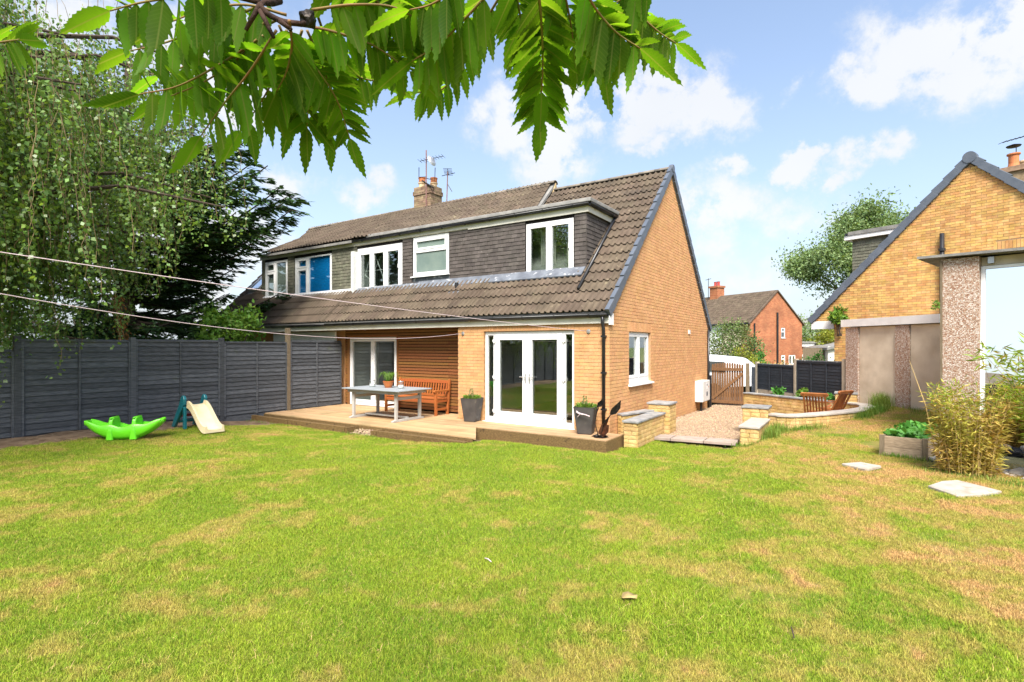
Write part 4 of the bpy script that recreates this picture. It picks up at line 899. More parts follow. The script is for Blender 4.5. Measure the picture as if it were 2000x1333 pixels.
for sg in (1, -1):
    e = 4.24; mb.prism([NP(0, -.02, 6.98), NP(sg*e, -.02, 6.98-e*SL), NP(sg*e, -.02, 6.83-e*SL), NP(0, -.02, 6.83)], NN*8.5)
nr = mb.build('roof', M['tile'], nh)
for sg, n in ((1, 16), (-1, 16)):
    e = 4.29; A = NP(sg*e, 0, 6.97-e*SL); B = NP(0, 0, 6.97); d = (B-A)/n; un = d.normalized(); nv = Vector((0, 0, 1))-un*un.z; nv.normalize()
    for i in range(n):
        p = A+d*i; q = A+d*(i+1.03); mb = MB(); o1, o2 = NN*-.085, NN*.05; lf = nv*.02
        mb.hexa([p+o1-nv*.14+lf, p+o2-nv*.14+lf, q+o2-nv*.14, q+o1-nv*.14, p+o1+nv*.075+lf, p+o2+nv*.075+lf, q+o2+nv*.06, q+o1+nv*.06]); mb.build('verge_cap', M['verge'], nr, bevel=.01)
mb = MB(); mb.tube([NP(0, -.10, 6.93), NP(0, .1, 6.93)], .155, 18); mb.build('ridge_end_cap', M['verge'], nr)
mb = MB(); mb.hexa(q8(WL+.005, 4.22, -.03, .12, 2.34, 2.60)); mb.build('box_end', M['fasciaW'], nh); mb = MB(); mb.hexa(q8(4.18, 4.22, .12, 8.4, 2.36, 2.58)); mb.build('fascia', M['fasciaW'], nh)
mb = MB(); mb.hexa(q8(WL-.25, WL-.001, .26, 8, -.6, 2.45)); mb.build('front_wall', M['nbrick'], nh)
sp_ = 1.02
mb = MB(); mb.tube([NP(.60, -.10, 4.95), NP(.60, -.10, -.4)], .058, 12); pp = mb.build('soil_pipe', M['black'], nh, smooth=True)
for z in (4.45, 2.9): MB().tube([NP(.60, -.10, z), NP(.60, -.10, z+.08)], .085, 12).build('pipe_collar', M['black'], pp)
# its front dormer, seen past the verge
def q8d(s0, s1, n0, n1, za, zb): return q8(s0, s1, n0, n1, za, zb)
mb = MB(); mb.hexa(q8(1.5, 3.55, 1.4, 5.4, 3.0, 5.42)); nd = mb.build('dormer', M['hangold'], nh)
hang_tiles(nd, M['hangold'], NP(0, 1.4, 0), ND, -NN, 3.2, 5.3, lambda z: [(max(1.5, (6.9-z)/SL-.1), 3.55)], Vector((0, 0, 0)), limit=120)
mb = MB(); mb.hexa(q8(1.3, 3.75, 1.25, 5.6, 5.42, 5.56)); mb.build('dormer_fascia', M['fasciaW'], nh); mb = MB(); mb.hexa(q8(1.2, 3.62, 1.22, 5.6, 5.562, 5.68)); mb.build('flat_roof', M['felt'], nh); mb = MB(); mb.hexa(q8(3.62, 3.72, 1.2, 5.6, 5.58, 5.64)); mb.build('gutter', M['black'], nh)
nc = MB(); nc.hexa(q8(-.35, .35, 4.0, 5.2, 6.5, 7.30)); nch = nc.build('chimney', M['chimbrick'], nh); mb = MB(); mb.hexa(q8(-.42, .42, 3.93, 5.27, 7.30, 7.46)); mb.build('chimney_cap', M['chimbrick'], nch)
p = NP(.02, 4.1, 7.46); MB().lathe([(.15, 0), (.13, .1), (.13, .36), (.17, .38), (.17, .42), (.1, .43)], 16, p).build('chimney_pot', M['pot'], nch); MB().lathe([(.02, .62), (.17, .64), (.19, .67), (.05, .72)], 16, p).build('pot_cowl', M['iron'], nch); MB().tube([p+Vector((.08, 0, .42)), p+Vector((.08, 0, .66))], .012, 5).build('cowl_strut', M['iron'], nch)
p = NP(-.05, 4.9, 7.46); MB().lathe([(.15, 0), (.13, .1), (.13, .26), (.17, .28), (.17, .33), (.1, .34)], 16, p).build('chimney_pot', M['buffpot'], nch)

# ------------------------------------------------------------------ concrete sectional garage along the boundary
GA, GB_ = Vector((9.34, 14.75, 0)), Vector((9.81, 12.12, 0)); GD = (GB_-GA).normalized(); GL = (GB_-GA).length; GO = Vector((-GD.y, GD.x, 0)); GO = GO if GO.x > 0 else -GO
cg = thing('concrete_garage', 'low sectional concrete garage with pebbledash posts and white fascia board', 'garage', GA)
def gq(a, b, n0, n1, za, zb): return [GD*u+GO*n+Vector((0, 0, z)) for z in (za, zb) for (u, n) in ((a, n0), (b, n0), (b, n1), (a, n1))]
cuts = [0, .42, 1.55, 1.93, GL]
for i, (a, b) in enumerate(zip(cuts[:-1], cuts[1:])):
    post = i % 2 == 0; pr = -.05 if post else 0
    MB().hexa(gq(a+.004, b-.004, pr, .08, -.1, 2.28)).build('pebbledash_post' if post else 'concrete_panel', M['pebble' if post else 'concrete'], cg)
MB().hexa(gq(0, GL-.004, .1, 2.6, -.1, 2.30)).build('garage_body', M['concrete'], cg); MB().hexa(gq(-.12, GL+.05, -.09, 2.7, 2.30, 2.50)).build('roof_fascia', M['fasciaW'], cg)
# pebbledash outbuilding with the big glazed front
OA = Vector((7.788, 9.6, 0)); OD = Vector((.635, -.772, 0)).normalized(); OO = Vector((-OD.y, OD.x, 0)); OO = OO if OO.x > 0 else -OO
ob = thing('pebbledash_outbuilding', 'tall pebbledash outbuilding with thin roof edge and large white framed glazing', 'outbuilding', OA)
def oq(a, b, n0, n1, za, zb, lean=0): return [OD*u+OO*(n+(z-za)*lean)+Vector((0, 0, z)) for z in (za, zb) for (u, n) in ((a, n0), (b, n0), (b, n1), (a, n1))]
MB().hexa(oq(0, .52, 0, .30, -.1, 3.33)).build('pebbledash_pier', M['pebble'], ob); MB().hexa(oq(.05, 2.7, .32, 2.6, -.1, 3.3)).build('outbuilding_body', M['concrete'], ob)
MB().hexa(oq(-.01, .02, -.03, .0, -.05, 3.3)).build('edge_trim', M['oldpost'], ob)
MB().hexa([OD*u+OO*n+Vector((0, 0, z-(.02*u))) for z in (3.365, 3.41) for (u, n) in ((-.33, -.12), (2.9, -.12), (2.9, 2.8), (-.33, 2.8))]).build('roof_sheet', M['felt'], ob)
MB().hexa(oq(.525, 2.7, .18, .30, 3.17, 3.32)).build('roof_beam', M['concrete'], ob)
MB().hexa(oq(.62, .70, .10, .18, 3.20, 3.31)).build('beam_bracket', M['steel'], ob)
gf = MB(); LEAN = .045
for (a, b, za, zb) in ((.525, .585, -.04, 3.16), (2.2, 2.27, -.04, 3.16)): gf.hexa(oq(a, b, 0.0, .07, za, zb, LEAN))
gf.hexa([OD*u+OO*n+Vector((0, 0, z)) for z in (3.11, 3.16) for (u, n) in ((.586, .145), (2.199, .145), (2.199, .20), (.586, .20))]); gfo = gf.build('glazing_frame', M['white'], ob)
MB().hexa(oq(.586, 2.199, .03, .045, -.02, 3.108, LEAN)).build('pane', M['mirror'], gfo)
# ------------------------------------------------------------------ decking
dk = thing('timber_deck', 'pale timber decking across the back of the house with low beam steps', 'decking', HC, HR)
MB().prism([(PX+.05, .57, -.30), (-3.9, .57, -.30), (-3.9, -.03, -.30), (.33, -.03, -.30), (.33, -.93, -.30), (-2.80, -.93, -.30), (-2.12, -1.98, -.30), (PX+.05, -1.98, -.30)], (0, 0, .262)).build('deck_frame', M['sleeper'], dk)
y = -2.06; i = 0
while y < .55:
    y1 = min(y+.1405, .566); e = -.974; xr = -2.67-(y+.97)*.758 if y < e-.02 else (.36 if y1 < .0 else -3.985)
    joints = [PX+.03, -4.35 if i % 2 == 0 else -4.37, xr-.02] if xr > -3.9 else [PX+.03, xr]
    for a, b in zip(joints[:-1], joints[1:]):
        q = MB(); xb = b-(.09 if y < e-.02 and b == joints[-1] else 0)
        if y < e-.02 and b == joints[-1]: q.prism([(a, y, -.035), (b, y, -.035), (b-.1018, y1-.006, -.035), (a, y1-.006, -.035)], (0, 0, .035+jit(.002)))
        else: q.box(a, b-.004, y, y1-.006, -.035, jit(.0025)-.001)
        q.build('plank', M['deck'], dk)
    y += .1405; i += 1
for (a, b, c, d, z0, z1) in ((-2.668, .36, -.995, -.965, -.33, -.012), (.33, .36, -.964, .17, -.33, -.012), (PX+.02, -1.93, -2.085, -2.058, -.27, -.02)): MB().box(a, b, c, d, z0, z1).build('skirt_board', M['sleeper'], dk, bevel=.004)
MB().prism([(-2.72, -1.0, -.30), (-1.97, -1.99, -.30), (-2.0, -1.995, -.30), (-2.75, -1.005, -.30)], (0, 0, .26)).build('skirt_board', M['sleeper'], dk)
for (a, b) in ((-9.3, -7.42), (-7.32, -5.32), (-4.22, -1.86)): MB().box(a, b, -2.42, -2.33, -.36, -.022).build('step_beam', M['sleeper'], dk, bevel=.008)
for (a, c) in ((-7.41, -2.45), (-5.31, -2.45), (-4.31, -2.44)): MB().box(a, a+.085, c, c+.09, -.32, -.02).build('step_post', M['sleeper'], dk, bevel=.006)
MB().box(-5.22, -5.16, -2.42, -2.1, -.32, -.035).build('step_beam', M['sleeper'], dk); MB().box(-4.40, -4.33, -2.42, -2.1, -.32, -.035).build('step_beam', M['sleeper'], dk)
st = MB()
for k in range(240):
    x, yy = rng.uniform(-5.14, -4.42), rng.uniform(-2.36, -2.1); r_ = rng.uniform(.012, .024); st.lathe([(r_*.6, -r_*.5), (r_, 0), (r_*.5, r_*.5)], 5, (x, yy, -.17+(yy+2.36)*.3+jit(.012)))
st.box(-5.15, -4.41, -2.38, -2.08, -.3, -.19)
st.build('step_stones', M['gravel'], dk, 'stuff')

# ------------------------------------------------------------------ garden table with its jars and plant
tb = thing('garden_table', 'grey painted trestle garden table on the decking', 'table', W(-5.42, -1.0, 0), HR)
mb = MB(); mb.box(-.98, .98, -.56, .56, .715, .742); mb.build('table_top', M['tabletop'], tb, bevel=.006)
mb = MB(); mb.box(-.86, .86, -.47, -.44, .64, .714); mb.box(-.86, .86, .44, .47, .64, .714); mb.box(-.86, -.83, -.439, .439, .64, .714); mb.box(.83, .86, -.439, .439, .64, .714); mb.build('apron', M['table'], tb)
for sx in (-.76, .70):
    for sy in (-.42, .36): MB().hexa([(sx, sy, .05), (sx+.06, sy, .05), (sx+.06, sy+.06, .05), (sx, sy+.06, .05), (sx-.01, sy, .64), (sx+.07, sy, .64), (sx+.07, sy+.06, .64), (sx-.01, sy+.06, .64)]).build('leg', M['table'], tb, bevel=.004)
    MB().prism([(sx-.005, -.52, 0), (sx-.005, .52, 0), (sx-.005, .52, .03), (sx-.005, .42, .055), (sx-.005, -.42, .055), (sx-.005, -.52, .03)], (.07, 0, 0)).build('foot', M['table'], tb, bevel=.004); MB().box(sx+.008, sx+.05, -.359, .359, .50, .57).build('side_rail', M['table'], tb)
MB().box(-.705, .70, -.05, .05, .056, .085).build('stretcher', M['table'], tb)
for px_, lab in ((-.54, 'glass candle jar left of the potted plant on the grey table'), (.41, 'glass candle jar right of the potted plant on the grey table')):
    c = W(-5.42+px_, -.97 if px_ < 0 else -.92, .743); j = thing('candle_jar', lab, 'jar', c, 0, 'jars on the table')
    MB().lathe([(.06, 0), (.078, .012), (.08, .11), (.06, .142), (.058, .15), (.063, .152), (.063, .172), (.055, .173), (.055, .15), (.072, .108), (.07, .016)], 20, cap=False).build('jar_body', M['jar'], j, smooth=True); MB().lathe([(.068, .018), (.068, .075), (.01, .078)], 18).build('candle', M['wax'], j); MB().lathe([(.064, .153), (.066, .16), (.064, .171)], 20, cap=False).build('jar_rim', M['steel'], j)
pl = thing('potted_plant', 'spiky green plant in round terracotta pot on the table', 'plant', W(-5.41, -.95, .743))
MB().lathe([(.075, 0), (.10, .05), (.135, .15), (.135, .165), (.12, .165), (.11, .12)], 20).build('pot', M['terra'], pl, smooth=False)
mb = MB()
for k in range(110):
    a = rng.uniform(0, 6.283); l = rng.uniform(.18, .36); o = rng.uniform(.25, 1.15); b0 = Vector((math.cos(a)*rng.uniform(0, .06), math.sin(a)*rng.uniform(0, .06), .14)); dr_ = Vector((math.cos(a), math.sin(a), 0)); sd = Vector((-math.sin(a), math.cos(a), 0))*.007
    P_ = [b0, b0+dr_*l*.3*o+Vector((0, 0, l*.6)), b0+dr_*l*.62*o+Vector((0, 0, l*.72)), b0+dr_*l*.9*o+Vector((0, 0, l*(.8-.5*o)))]
    mb.grid([[P_[i_]-sd*(1-i_*.28), P_[i_]+sd*(1-i_*.28)] for i_ in range(4)])
mb.build('leaf_blades', M['shrub'], pl, 'stuff')
# ------------------------------------------------------------------ hardwood bench
bn = thing('garden_bench', 'orange brown hardwood slatted bench against the cedar cladding', 'bench', W(-5.55, .22, 0), HR)
bw = .92
for sx in (-bw, bw-.06):
    MB().hexa([(sx, -.30, 0), (sx+.06, -.30, 0), (sx+.06, -.24, 0), (sx, -.24, 0), (sx, -.30, .60), (sx+.06, -.30, .60), (sx+.06, -.24, .60), (sx, -.24, .60)]).build('leg', M['bench'], bn, bevel=.004)
    MB().hexa([(sx, .14, 0), (sx+.06, .14, 0), (sx+.06, .20, 0), (sx, .20, 0), (sx, .24, .90), (sx+.06, .24, .90), (sx+.06, .29, .90), (sx, .29, .90)]).build('leg', M['bench'], bn, bevel=.004)
    arm = MB(); arm.prism([(sx-.006, -.36, .60), (sx-.006, -.33, .585), (sx-.006, .22, .605), (sx-.006, .22, .64), (sx-.006, -.30, .645), (sx-.006, -.36, .63)], (.072, 0, 0)); arm.build('arm', M['bench'], bn, bevel=.006); MB().box(sx+.008, sx+.05, -.239, .139, .13, .18).build('side_rail', M['bench'], bn); MB().box(sx+.008, sx+.05, -.239, .139, .33, .39).build('side_rail', M['bench'], bn)
MB().box(-bw+.06, bw-.06, -.295, -.26, .32, .40).build('front_rail', M['bench'], bn)
for k in range(6): z = .405-abs(k-3)*-.004; MB().box(-bw+.002, bw-.002, -.29+k*.076, -.23+k*.076, z, z+.022).build('seat_slat', M['bench'], bn, bevel=.003)
MB().prism([(-bw+.06, .245, .79), (bw-.06, .245, .79), (bw-.06, .245, .86), (bw-.5, .245, .885), (-bw+.5, .245, .885), (-bw+.06, .245, .86)], (0, .03, 0)).build('top_rail', M['bench'], bn, bevel=.004); MB().box(-bw+.06, bw-.06, .19, .22, .45, .50).build('back_rail', M['bench'], bn)
for k in range(19):
    x = -bw+.115+k*(2*bw-.23)/18; MB().hexa([(x-.018, .195, .50), (x+.018, .195, .50), (x+.018, .21, .50), (x-.018, .21, .50), (x-.018, .25, .792), (x+.018, .25, .792), (x+.018, .265, .792), (x-.018, .265, .792)]).build('back_slat', M['bench'], bn)
# ------------------------------------------------------------------ tall planters
def planter(name, lab, x, y, k):
    t = thing(name, lab, 'planter', W(x, y, 0), HR+R(12), 'tapered planters by the doors'); b, T = .135, .215; h = .55
    mb = MB(); rings = []
    for (r_, z) in ((b, 0), (b+.01, .02), (T-.005, h-.01), (T, h), (T-.02, h), (T-.03, h-.06)):
        rings.append([(sx*r_ if abs(sx) == 1 else sx*r_, sy*r_, z) for (sx, sy) in ((-1, -.9), (-.9, -1), (.9, -1), (1, -.9), (1, .9), (.9, 1), (-.9, 1), (-1, .9), (-1, -.9))])
    mb.grid(rings); mb.face([p for p in rings[0][:-1]][::-1]); mb.build('pot', M['planter'], t); MB().box(-T+.032, T-.032, -T+.032, T-.032, h-.1, h-.055).build('compost', M['soil'], t)
    n = 420; ang = nrng.uniform(0, 6.283, n); rr = np.sqrt(nrng.uniform(0, 1, n))*.2
    pts = np.stack([rr*np.cos(ang), rr*np.sin(ang), h-.05+nrng.uniform(0, .09, n)], 1); ds = np.stack([np.cos(ang)*.6, np.sin(ang)*.6, nrng.uniform(.1, 1.2, n)], 1)
    link('leaves', leafmesh('leaves', pts, ds, nrng.uniform(.03, .06, n)), M['shrub'], t, 'stuff')
    n = 170; hh = nrng.uniform(0, .22, n); ang = nrng.uniform(0, 6.283, n); rr = .055*(1-hh/.3)
    pts = np.stack([-.02+rr*np.cos(ang), rr*np.sin(ang), h+hh-.02], 1); ds = np.stack([np.cos(ang), np.sin(ang), nrng.uniform(.6, 1.4, n)], 1)
    link('flower_spike', leafmesh('spike', pts, ds, nrng.uniform(.03, .05, n)), M['sage'], t, 'stuff')
    return t
planter('tall_planter', 'tapered dark planter between cedar cladding and French doors', -3.33, -.28, 0)
planter('tall_planter', 'tapered dark planter by the downpipe with a rope end hanging over it', -.33, -.42, 1)
rp = MB(); rp.tube([(-.42, -.66, .47), (-.36, -.68, .44), (-.28, -.68, .425), (-.20, -.68, .41), (-.13, -.66, .385)], .012, 6); rp.tube([(-.42, -.67, .445), (-.35, -.69, .43), (-.26, -.69, .415)], .008, 6); rp.tube([(-.31, -.69, .43), (-.36, -.69, .39), (-.38, -.69, .36)], .006, 5); tag(rp.build('rope_end', M['rope'], None), 'loose pink and white rope end hanging on the right planter', 'rope')
bpy.data.objects['rope_end'].location = HC; bpy.data.objects['rope_end'].rotation_euler = (0, 0, HR)
# ------------------------------------------------------------------ metal leaf sculpture
sc_ = thing('metal_sculpture', 'black and copper metal leaf sculpture beside the downpipe', 'sculpture', W(.09, -.66, 0), HR)
mb = MB(); mb.lathe([(.13, 0), (.13, .012), (.05, .02)], 14)
for k in range(7): a = k*.9; mb.tube([(0, 0, .015), (.09*math.cos(a), .09*math.sin(a), .035), (.17*math.cos(a), .15*math.sin(a), .012)], [.02, .018, .006], 6)
mb.build('base', M['iron'], sc_)
def blade(P_, wds, m, nm):
    mb = MB(); rows = []
    for i, (p, w_) in enumerate(zip(P_, wds)):
        p = Vector(p); d = Vector(P_[min(i+1, len(P_)-1)])-Vector(P_[max(i-1, 0)]); s_ = d.cross(Vector((0, 1, 0))).normalized(); rows.append([p-s_*w_+Vector((0, -w_*.35, 0)), p, p+s_*w_+Vector((0, -w_*.35, 0))])
    mb.grid(rows); mb.build(nm, M[m], sc_, solid=.004)
s1 = [(-.04, 0, .02), (-.10, -.01, .25), (-.09, 0, .42), (-.02, 0, .60), (.03, 0, .72)]; mb = MB(); mb.tube(s1, .009, 6); mb.build('stem', M['iron'], sc_)
s2 = [(.02, 0, .02), (.06, 0, .22), (.15, -.02, .36), (.24, -.02, .47), (.33, -.02, .57)]; mb = MB(); mb.tube(s2, .010, 6); mb.build('stem', M['iron'], sc_)
blade([(-.07, 0, .58), (-.01, 0, .63), (.05, 0, .70), (.10, 0, .82)], [.006, .05, .035, .002], 'iron', 'metal_leaf'); blade([(.22, -.02, .46), (.30, -.02, .53), (.38, -.02, .62), (.43, -.02, .74)], [.02, .065, .055, .003], 'iron', 'metal_leaf')
blade([(.0, .01, .05), (.07, .02, .2), (.14, .02, .33)], [.05, .06, .004], 'copper', 'metal_leaf'); blade([(.06, -.04, .03), (.15, -.05, .15), (.19, -.05, .26)], [.03, .055, .02], 'copper', 'metal_leaf'); blade([(.02, .05, .05), (.10, .06, .3), (.17, .06, .42)], [.02, .035, .004], 'iron', 'metal_leaf')
# ------------------------------------------------------------------ washing lines
LP = Vector((-5.5, 4.0, 0))
for k, x in enumerate((-3.815, -.46)):
    h = MB(); h.lathe([(.045, 0), (.045, .012), (.015, .014)], 12); o = h.build('line_hook', M['steel'], None); o.matrix_world = Matrix.Translation(W(x, -.008, 2.075)) @ Matrix.Rotation(HR, 4, 'Z') @ Matrix.Rotation(R(90), 4, 'X')
    tag(o, ['round metal line hook on brick near the cladding edge', 'round metal line hook on brick right of the French doors'][k], 'hook', 'washing line hooks')
    mb = MB(); mb.tube([(0, 0, .01), (0, 0, .05), (.025, 0, .06), (.03, 0, .04)], .008, 6); mb.build('eye', M['steel'], o)
def rope(a, b, sag, nm, lab):
    P_ = [a.lerp(b, t/40)-Vector((0, 0, sag*4*(t/40)*(1-t/40))) for t in range(41)]; return tag(MB().tube(P_, .0052, 6).build(nm, M['rope'], None, smooth=True), lab, 'rope', 'washing lines')
rope(LP+Vector((0, 0, 2.72)), W(-.46, -.06, 2.075), .06, 'washing_line', 'upper pink washing line running to the hook right of the doors')
rope(LP+Vector((0, 0, 2.47)), W(-3.815, -.06, 2.075), .34, 'washing_line', 'lower sagging washing line tied near the cladding edge')
po = thing('washing_line_post', 'steel washing line post at the left of the lawn', 'post', LP); MB().tube([(0, 0, -.2), (0, 0, 2.8)], .03, 12).build('post_tube', M['steel'], po); MB().tube([(-.15, 0, 2.72), (.15, 0, 2.72)], .015, 8).build('cross_arm', M['steel'], po)
# ------------------------------------------------------------------ left boundary fence
fn = thing('boundary_fence', 'charcoal grey waney board fence along the left boundary behind the toys', 'fence', HC, HR, 'garden fences')
FX = -8.9; posts = [-25.9, -24.0, -22.1, -20.2, -18.3, -16.4, -14.5, -12.75, -10.85, -8.9, -6.98, -5.1, -3.19, -1.37, .46]
for i, y in enumerate(posts[:-1]): MB().box(FX-.05, FX+.062, y-.05, y+.05, -.3, 1.965+jit(.012) if i != 13 else 2.26).build('post', M['fence'] if i != 13 else M['oldpost'], fn, bevel=.004)
def waney(x, y0, y1, z, h, parent, m, amp=.014, flip=1, thick=.010, nseg=9):
    mb = MB(); s_ = rng.random()*50; lo = [z+amp*noise.noise((y*1.9, z*9, s_))+amp*.6*noise.noise((y*6, z*9, s_)) for y in np.linspace(y0, y1, nseg)]
    ys = list(np.linspace(y0, y1, nseg)); o_ = .024*flip; b = .004*flip
    A_ = [mb.pt((x+o_+.006*noise.noise((y*3, z, s_)), y, l)) for y, l in zip(ys, lo)]; B_ = [mb.pt((x+o_-thick*flip, y, l)) for y, l in zip(ys, lo)]; C_ = [mb.pt((x-b, y, z+h)) for y in ys]
    for k in range(nseg-1): mb.f.append([A_[k], A_[k+1], C_[k+1], C_[k]]); mb.f.append([B_[k+1], B_[k], A_[k], A_[k+1]])
    return mb.build('board', m, parent)
for i, (y0, y1) in enumerate(zip(posts[:-1], posts[1:])):
    a, b = y0+.052, y1-.052; zb = .08 if i < 12 else .03; zt = (1.855 if i != 9 else 1.66)+jit(.018); nb = 17; st_ = (zt-zb)/nb
    MB().box(FX-.03, FX-.012, a, b, zb-.06, zt).build('backing', M['fence'], fn)
    for k in range(nb): waney(FX+.008, a, b, zb+k*st_+jit(.012), st_+.05, fn, M['fence'], amp=.022 if i in (11, 13) else .011)
    xs = [a, a+.02, (a+b)/2-.018, b-.036]
    for y in (a, (a+b)/2-.018, b-.036): MB().box(FX+.033, FX+.052, y, y+.038, zb-.02, zt-.002).build('batten', M['fence'], fn)
    MB().box(FX-.02, FX+.045, a, b, zt, zt+.03).build('cap_rail', M['fence'], fn); MB().box(FX-.01, FX+.018, a, b, zb-.22, zb-.02).build('gravel_board', M['fence'], fn)
# ------------------------------------------------------------------ stone garden walls
def rock_mesh(k):
    r_ = random.Random(k); mb = MB(); n = 4
    rows = []
    for j in range(4):
        rows.append([(i/n, (-.045 if 0 < i < n and 0 < j < 3 else 0)+(r_.uniform(-.02, .008) if 0 < i < n and 0 < j < 3 else 0), j/3) for i in range(n+1)])
    mb.grid(rows)
    mb.face([(0, 0, 1), (1, 0, 1), (1, 1, 1), (0, 1, 1)]); mb.face([(0, 1, 0), (0, 0, 0), (0, 0, 1), (0, 1, 1)][::-1]); mb.face([(1, 0, 0), (1, 1, 0), (1, 1, 1), (1, 0, 1)]); mb.face([(0, 1, 0), (1, 1, 0), (1, 0, 0), (0, 0, 0)])
    me = mb.mesh('stone', False); me.materials.append(M['stone']); return me
ROCK = [rock_mesh(k) for k in range(6)]
def stone_face(parent, p, q, z0, z1, hgt=.088, lmin=.16, lmax=.38, dep=.05, gap=.008):
    """rock faced stones along p->q on a wall; p, q local 2-D, outward is to the right of p->q"""
    p = Vector((p[0], p[1], 0)); q = Vector((q[0], q[1], 0)); L_ = (q-p).length; e = (q-p)/L_; o = Vector((e.y, -e.x, 0)); n = max(1, round((z1-z0)/hgt)); h = (z1-z0)/n
    for r in range(n):
        u = 0; first = True
        while u < L_-.02:
            l = min(rng.uniform(lmin, lmax)*(.55 if first and r % 2 else 1), L_-u); first = False
            if L_-u-l < .08: l = L_-u
            b = bpy.data.objects.new('stone', rng.choice(ROCK)); COL.objects.link(b); b.parent = parent; c = p+e*(u+gap/2)+Vector((0, 0, z0+r*h+gap/2))+o*.012; w_ = l-gap; hh = h-gap
            b.matrix_local = Matrix(((e.x*w_, -o.x*.35*1, 0, c.x), (e.y*w_, -o.y*.35, 0, c.y), (0, 0, hh, c.z), (0, 0, 0, 1))) if False else Matrix(((e.x*w_, -o.x*dep, 0, c.x), (e.y*w_, -o.y*dep, 0, c.y), (0, 0, hh, c.z), (0, 0, 0, 1)))
            u += l
def coping(parent, poly, z, t, m): return MB().prism([(x, y, z) for x, y in poly], (0, 0, t)).build('coping_stone', M[m], parent, bevel=.006)
def block_wall(name, lab, x0, x1, y0, y1, z0, z1, cop, cm, ov=.035, joints=1, grp=None, ct=.04):
    t = thing(name, lab, 'wall', HC, HR, grp or 'stone garden walls'); MB().box(x0+.02, x1-.02, y0+.02, y1-.02, z0, z1-.002).build('core', M['smortar'], t)
    for p, q in (((x0, y0), (x1, y0)), ((x1, y0), (x1, y1)), ((x1, y1), (x0, y1)), ((x0, y1), (x0, y0))): stone_face(t, p, q, z0, z1)
    along_y = (y1-y0) > (x1-x0); n = joints
    for k in range(n):
        if along_y: a = y0-ov+(y1-y0+2*ov)*k/n; b = y0-ov+(y1-y0+2*ov)*(k+1)/n-.006; coping(t, [(x0-ov, a), (x1+ov, a), (x1+ov, b), (x0-ov, b)], z1+jit(.003), ct, cm)
        else: a = x0-ov+(x1-x0+2*ov)*k/n; b = x0-ov+(x1-x0+2*ov)*(k+1)/n-.006; coping(t, [(a, y0-ov), (b, y0-ov), (b, y1+ov), (a, y1+ov)], z1+jit(.003), ct, cm)
    return t
block_wall('stone_wall', 'low stone wall with grey coping beside the deck corner', .42, .68, -.25, 1.42, -.22, .265, .3, 'coping', joints=3)
block_wall('stone_pillar', 'taller stone pillar left of the gravel path', .31, .77, 1.50, 2.0, -.26, .46, .5, 'coping')
dw_ = thing('stone_wall', 'short stone wall between the brick gable and the left pillar', 'wall', HC, HR, 'stone garden walls')
MB().prism([(.035, .42, -.3), (.12, .36, -.3), (.40, 1.48, -.3), (.25, 1.5, -.3)], (0, 0, .6)).build('core', M['smortar'], dw_); stone_face(dw_, (.03, .40), (.14, .34), -.28, .30); stone_face(dw_, (.14, .34), (.41, 1.46), -.28, .30)
coping(dw_, [(.0, .42), (.16, .30), (.46, 1.46), (.22, 1.49)], .302, .04, 'coping')
block_wall('stone_wall', 'low stone wall with pale coping right of the gravel path', 2.30, 2.62, 1.18, 2.62, -.24, .135, .15, 'copingpale', joints=2)
block_wall('stone_pillar', 'stone pillar right of the gravel path at the end of the curved wall', 2.08, 2.58, 2.72, 3.22, -.28, .37, .4, 'coping')
block_wall('stone_pillar', 'square stone pillar by the concrete garage at the far end of the curved wall', 3.74, 4.22, 6.72, 7.15, -.28, .47, .5, 'coping')
# curved retaining wall round the sunken patio
cwall = thing('curved_stone_wall', 'curved stone retaining wall with pale coping round the sunken patio', 'wall', HC, HR, 'stone garden walls')
def catm(P_, n=6):
    o = []; P_ = [Vector((*p, 0)) for p in P_]; Q = [P_[0]*2-P_[1]]+P_+[P_[-1]*2-P_[-2]]
    for i in range(1, len(Q)-2):
        for t in range(n):
            t /= n; a, b, c, d = Q[i-1:i+3]; o.append(.5*((2*b)+(c-a)*t+(2*a-5*b+4*c-d)*t*t+(3*b-a-3*c+d)*t**3))
    return o+[P_[-1]]
CV = catm([(2.60, 2.80), (2.95, 2.72), (3.30, 2.98), (3.66, 3.50), (4.05, 4.2), (4.36, 4.8), (4.56, 5.5), (4.56, 6.1), (4.40, 6.55), (4.06, 6.85)])
def offs(P_, d):
    o = []
    for i in range(len(P_)): e = (P_[min(i+1, len(P_)-1)]-P_[max(0, i-1)]).normalized(); o.append(P_[i]+Vector((e.y, -e.x, 0))*d)
    return o
OU, IN = CV, offs(CV, -.26); 
mb = MB(); mb.grid([[(p.x, p.y, -.3) for p in offs(CV, -.02)], [(p.x, p.y, .218) for p in offs(CV, -.02)], [(p.x, p.y, .218) for p in offs(CV, -.24)], [(p.x, p.y, -.3) for p in offs(CV, -.24)]]); mb.build('core', M['smortar'], cwall)
for i in range(0, len(CV)-3, 3):
    stone_face(cwall, OU[i][:2], OU[min(i+3, len(CV)-1)][:2], -.20, .22, lmin=.12, lmax=.3); stone_face(cwall, IN[min(i+3, len(CV)-1)][:2], IN[i][:2], -.28, .22, lmin=.12, lmax=.3)
O2, I2 = offs(CV, .035), offs(CV, -.30)
for i in range(0, len(CV)-1, 3):
    j = min(i+3, len(CV)-1); poly = [(p.x, p.y) for p in O2[i:j+1]]+[(p.x, p.y) for p in I2[i:j+1][::-1]]; coping(cwall, poly, .222+jit(.002), .04, 'copingpale')
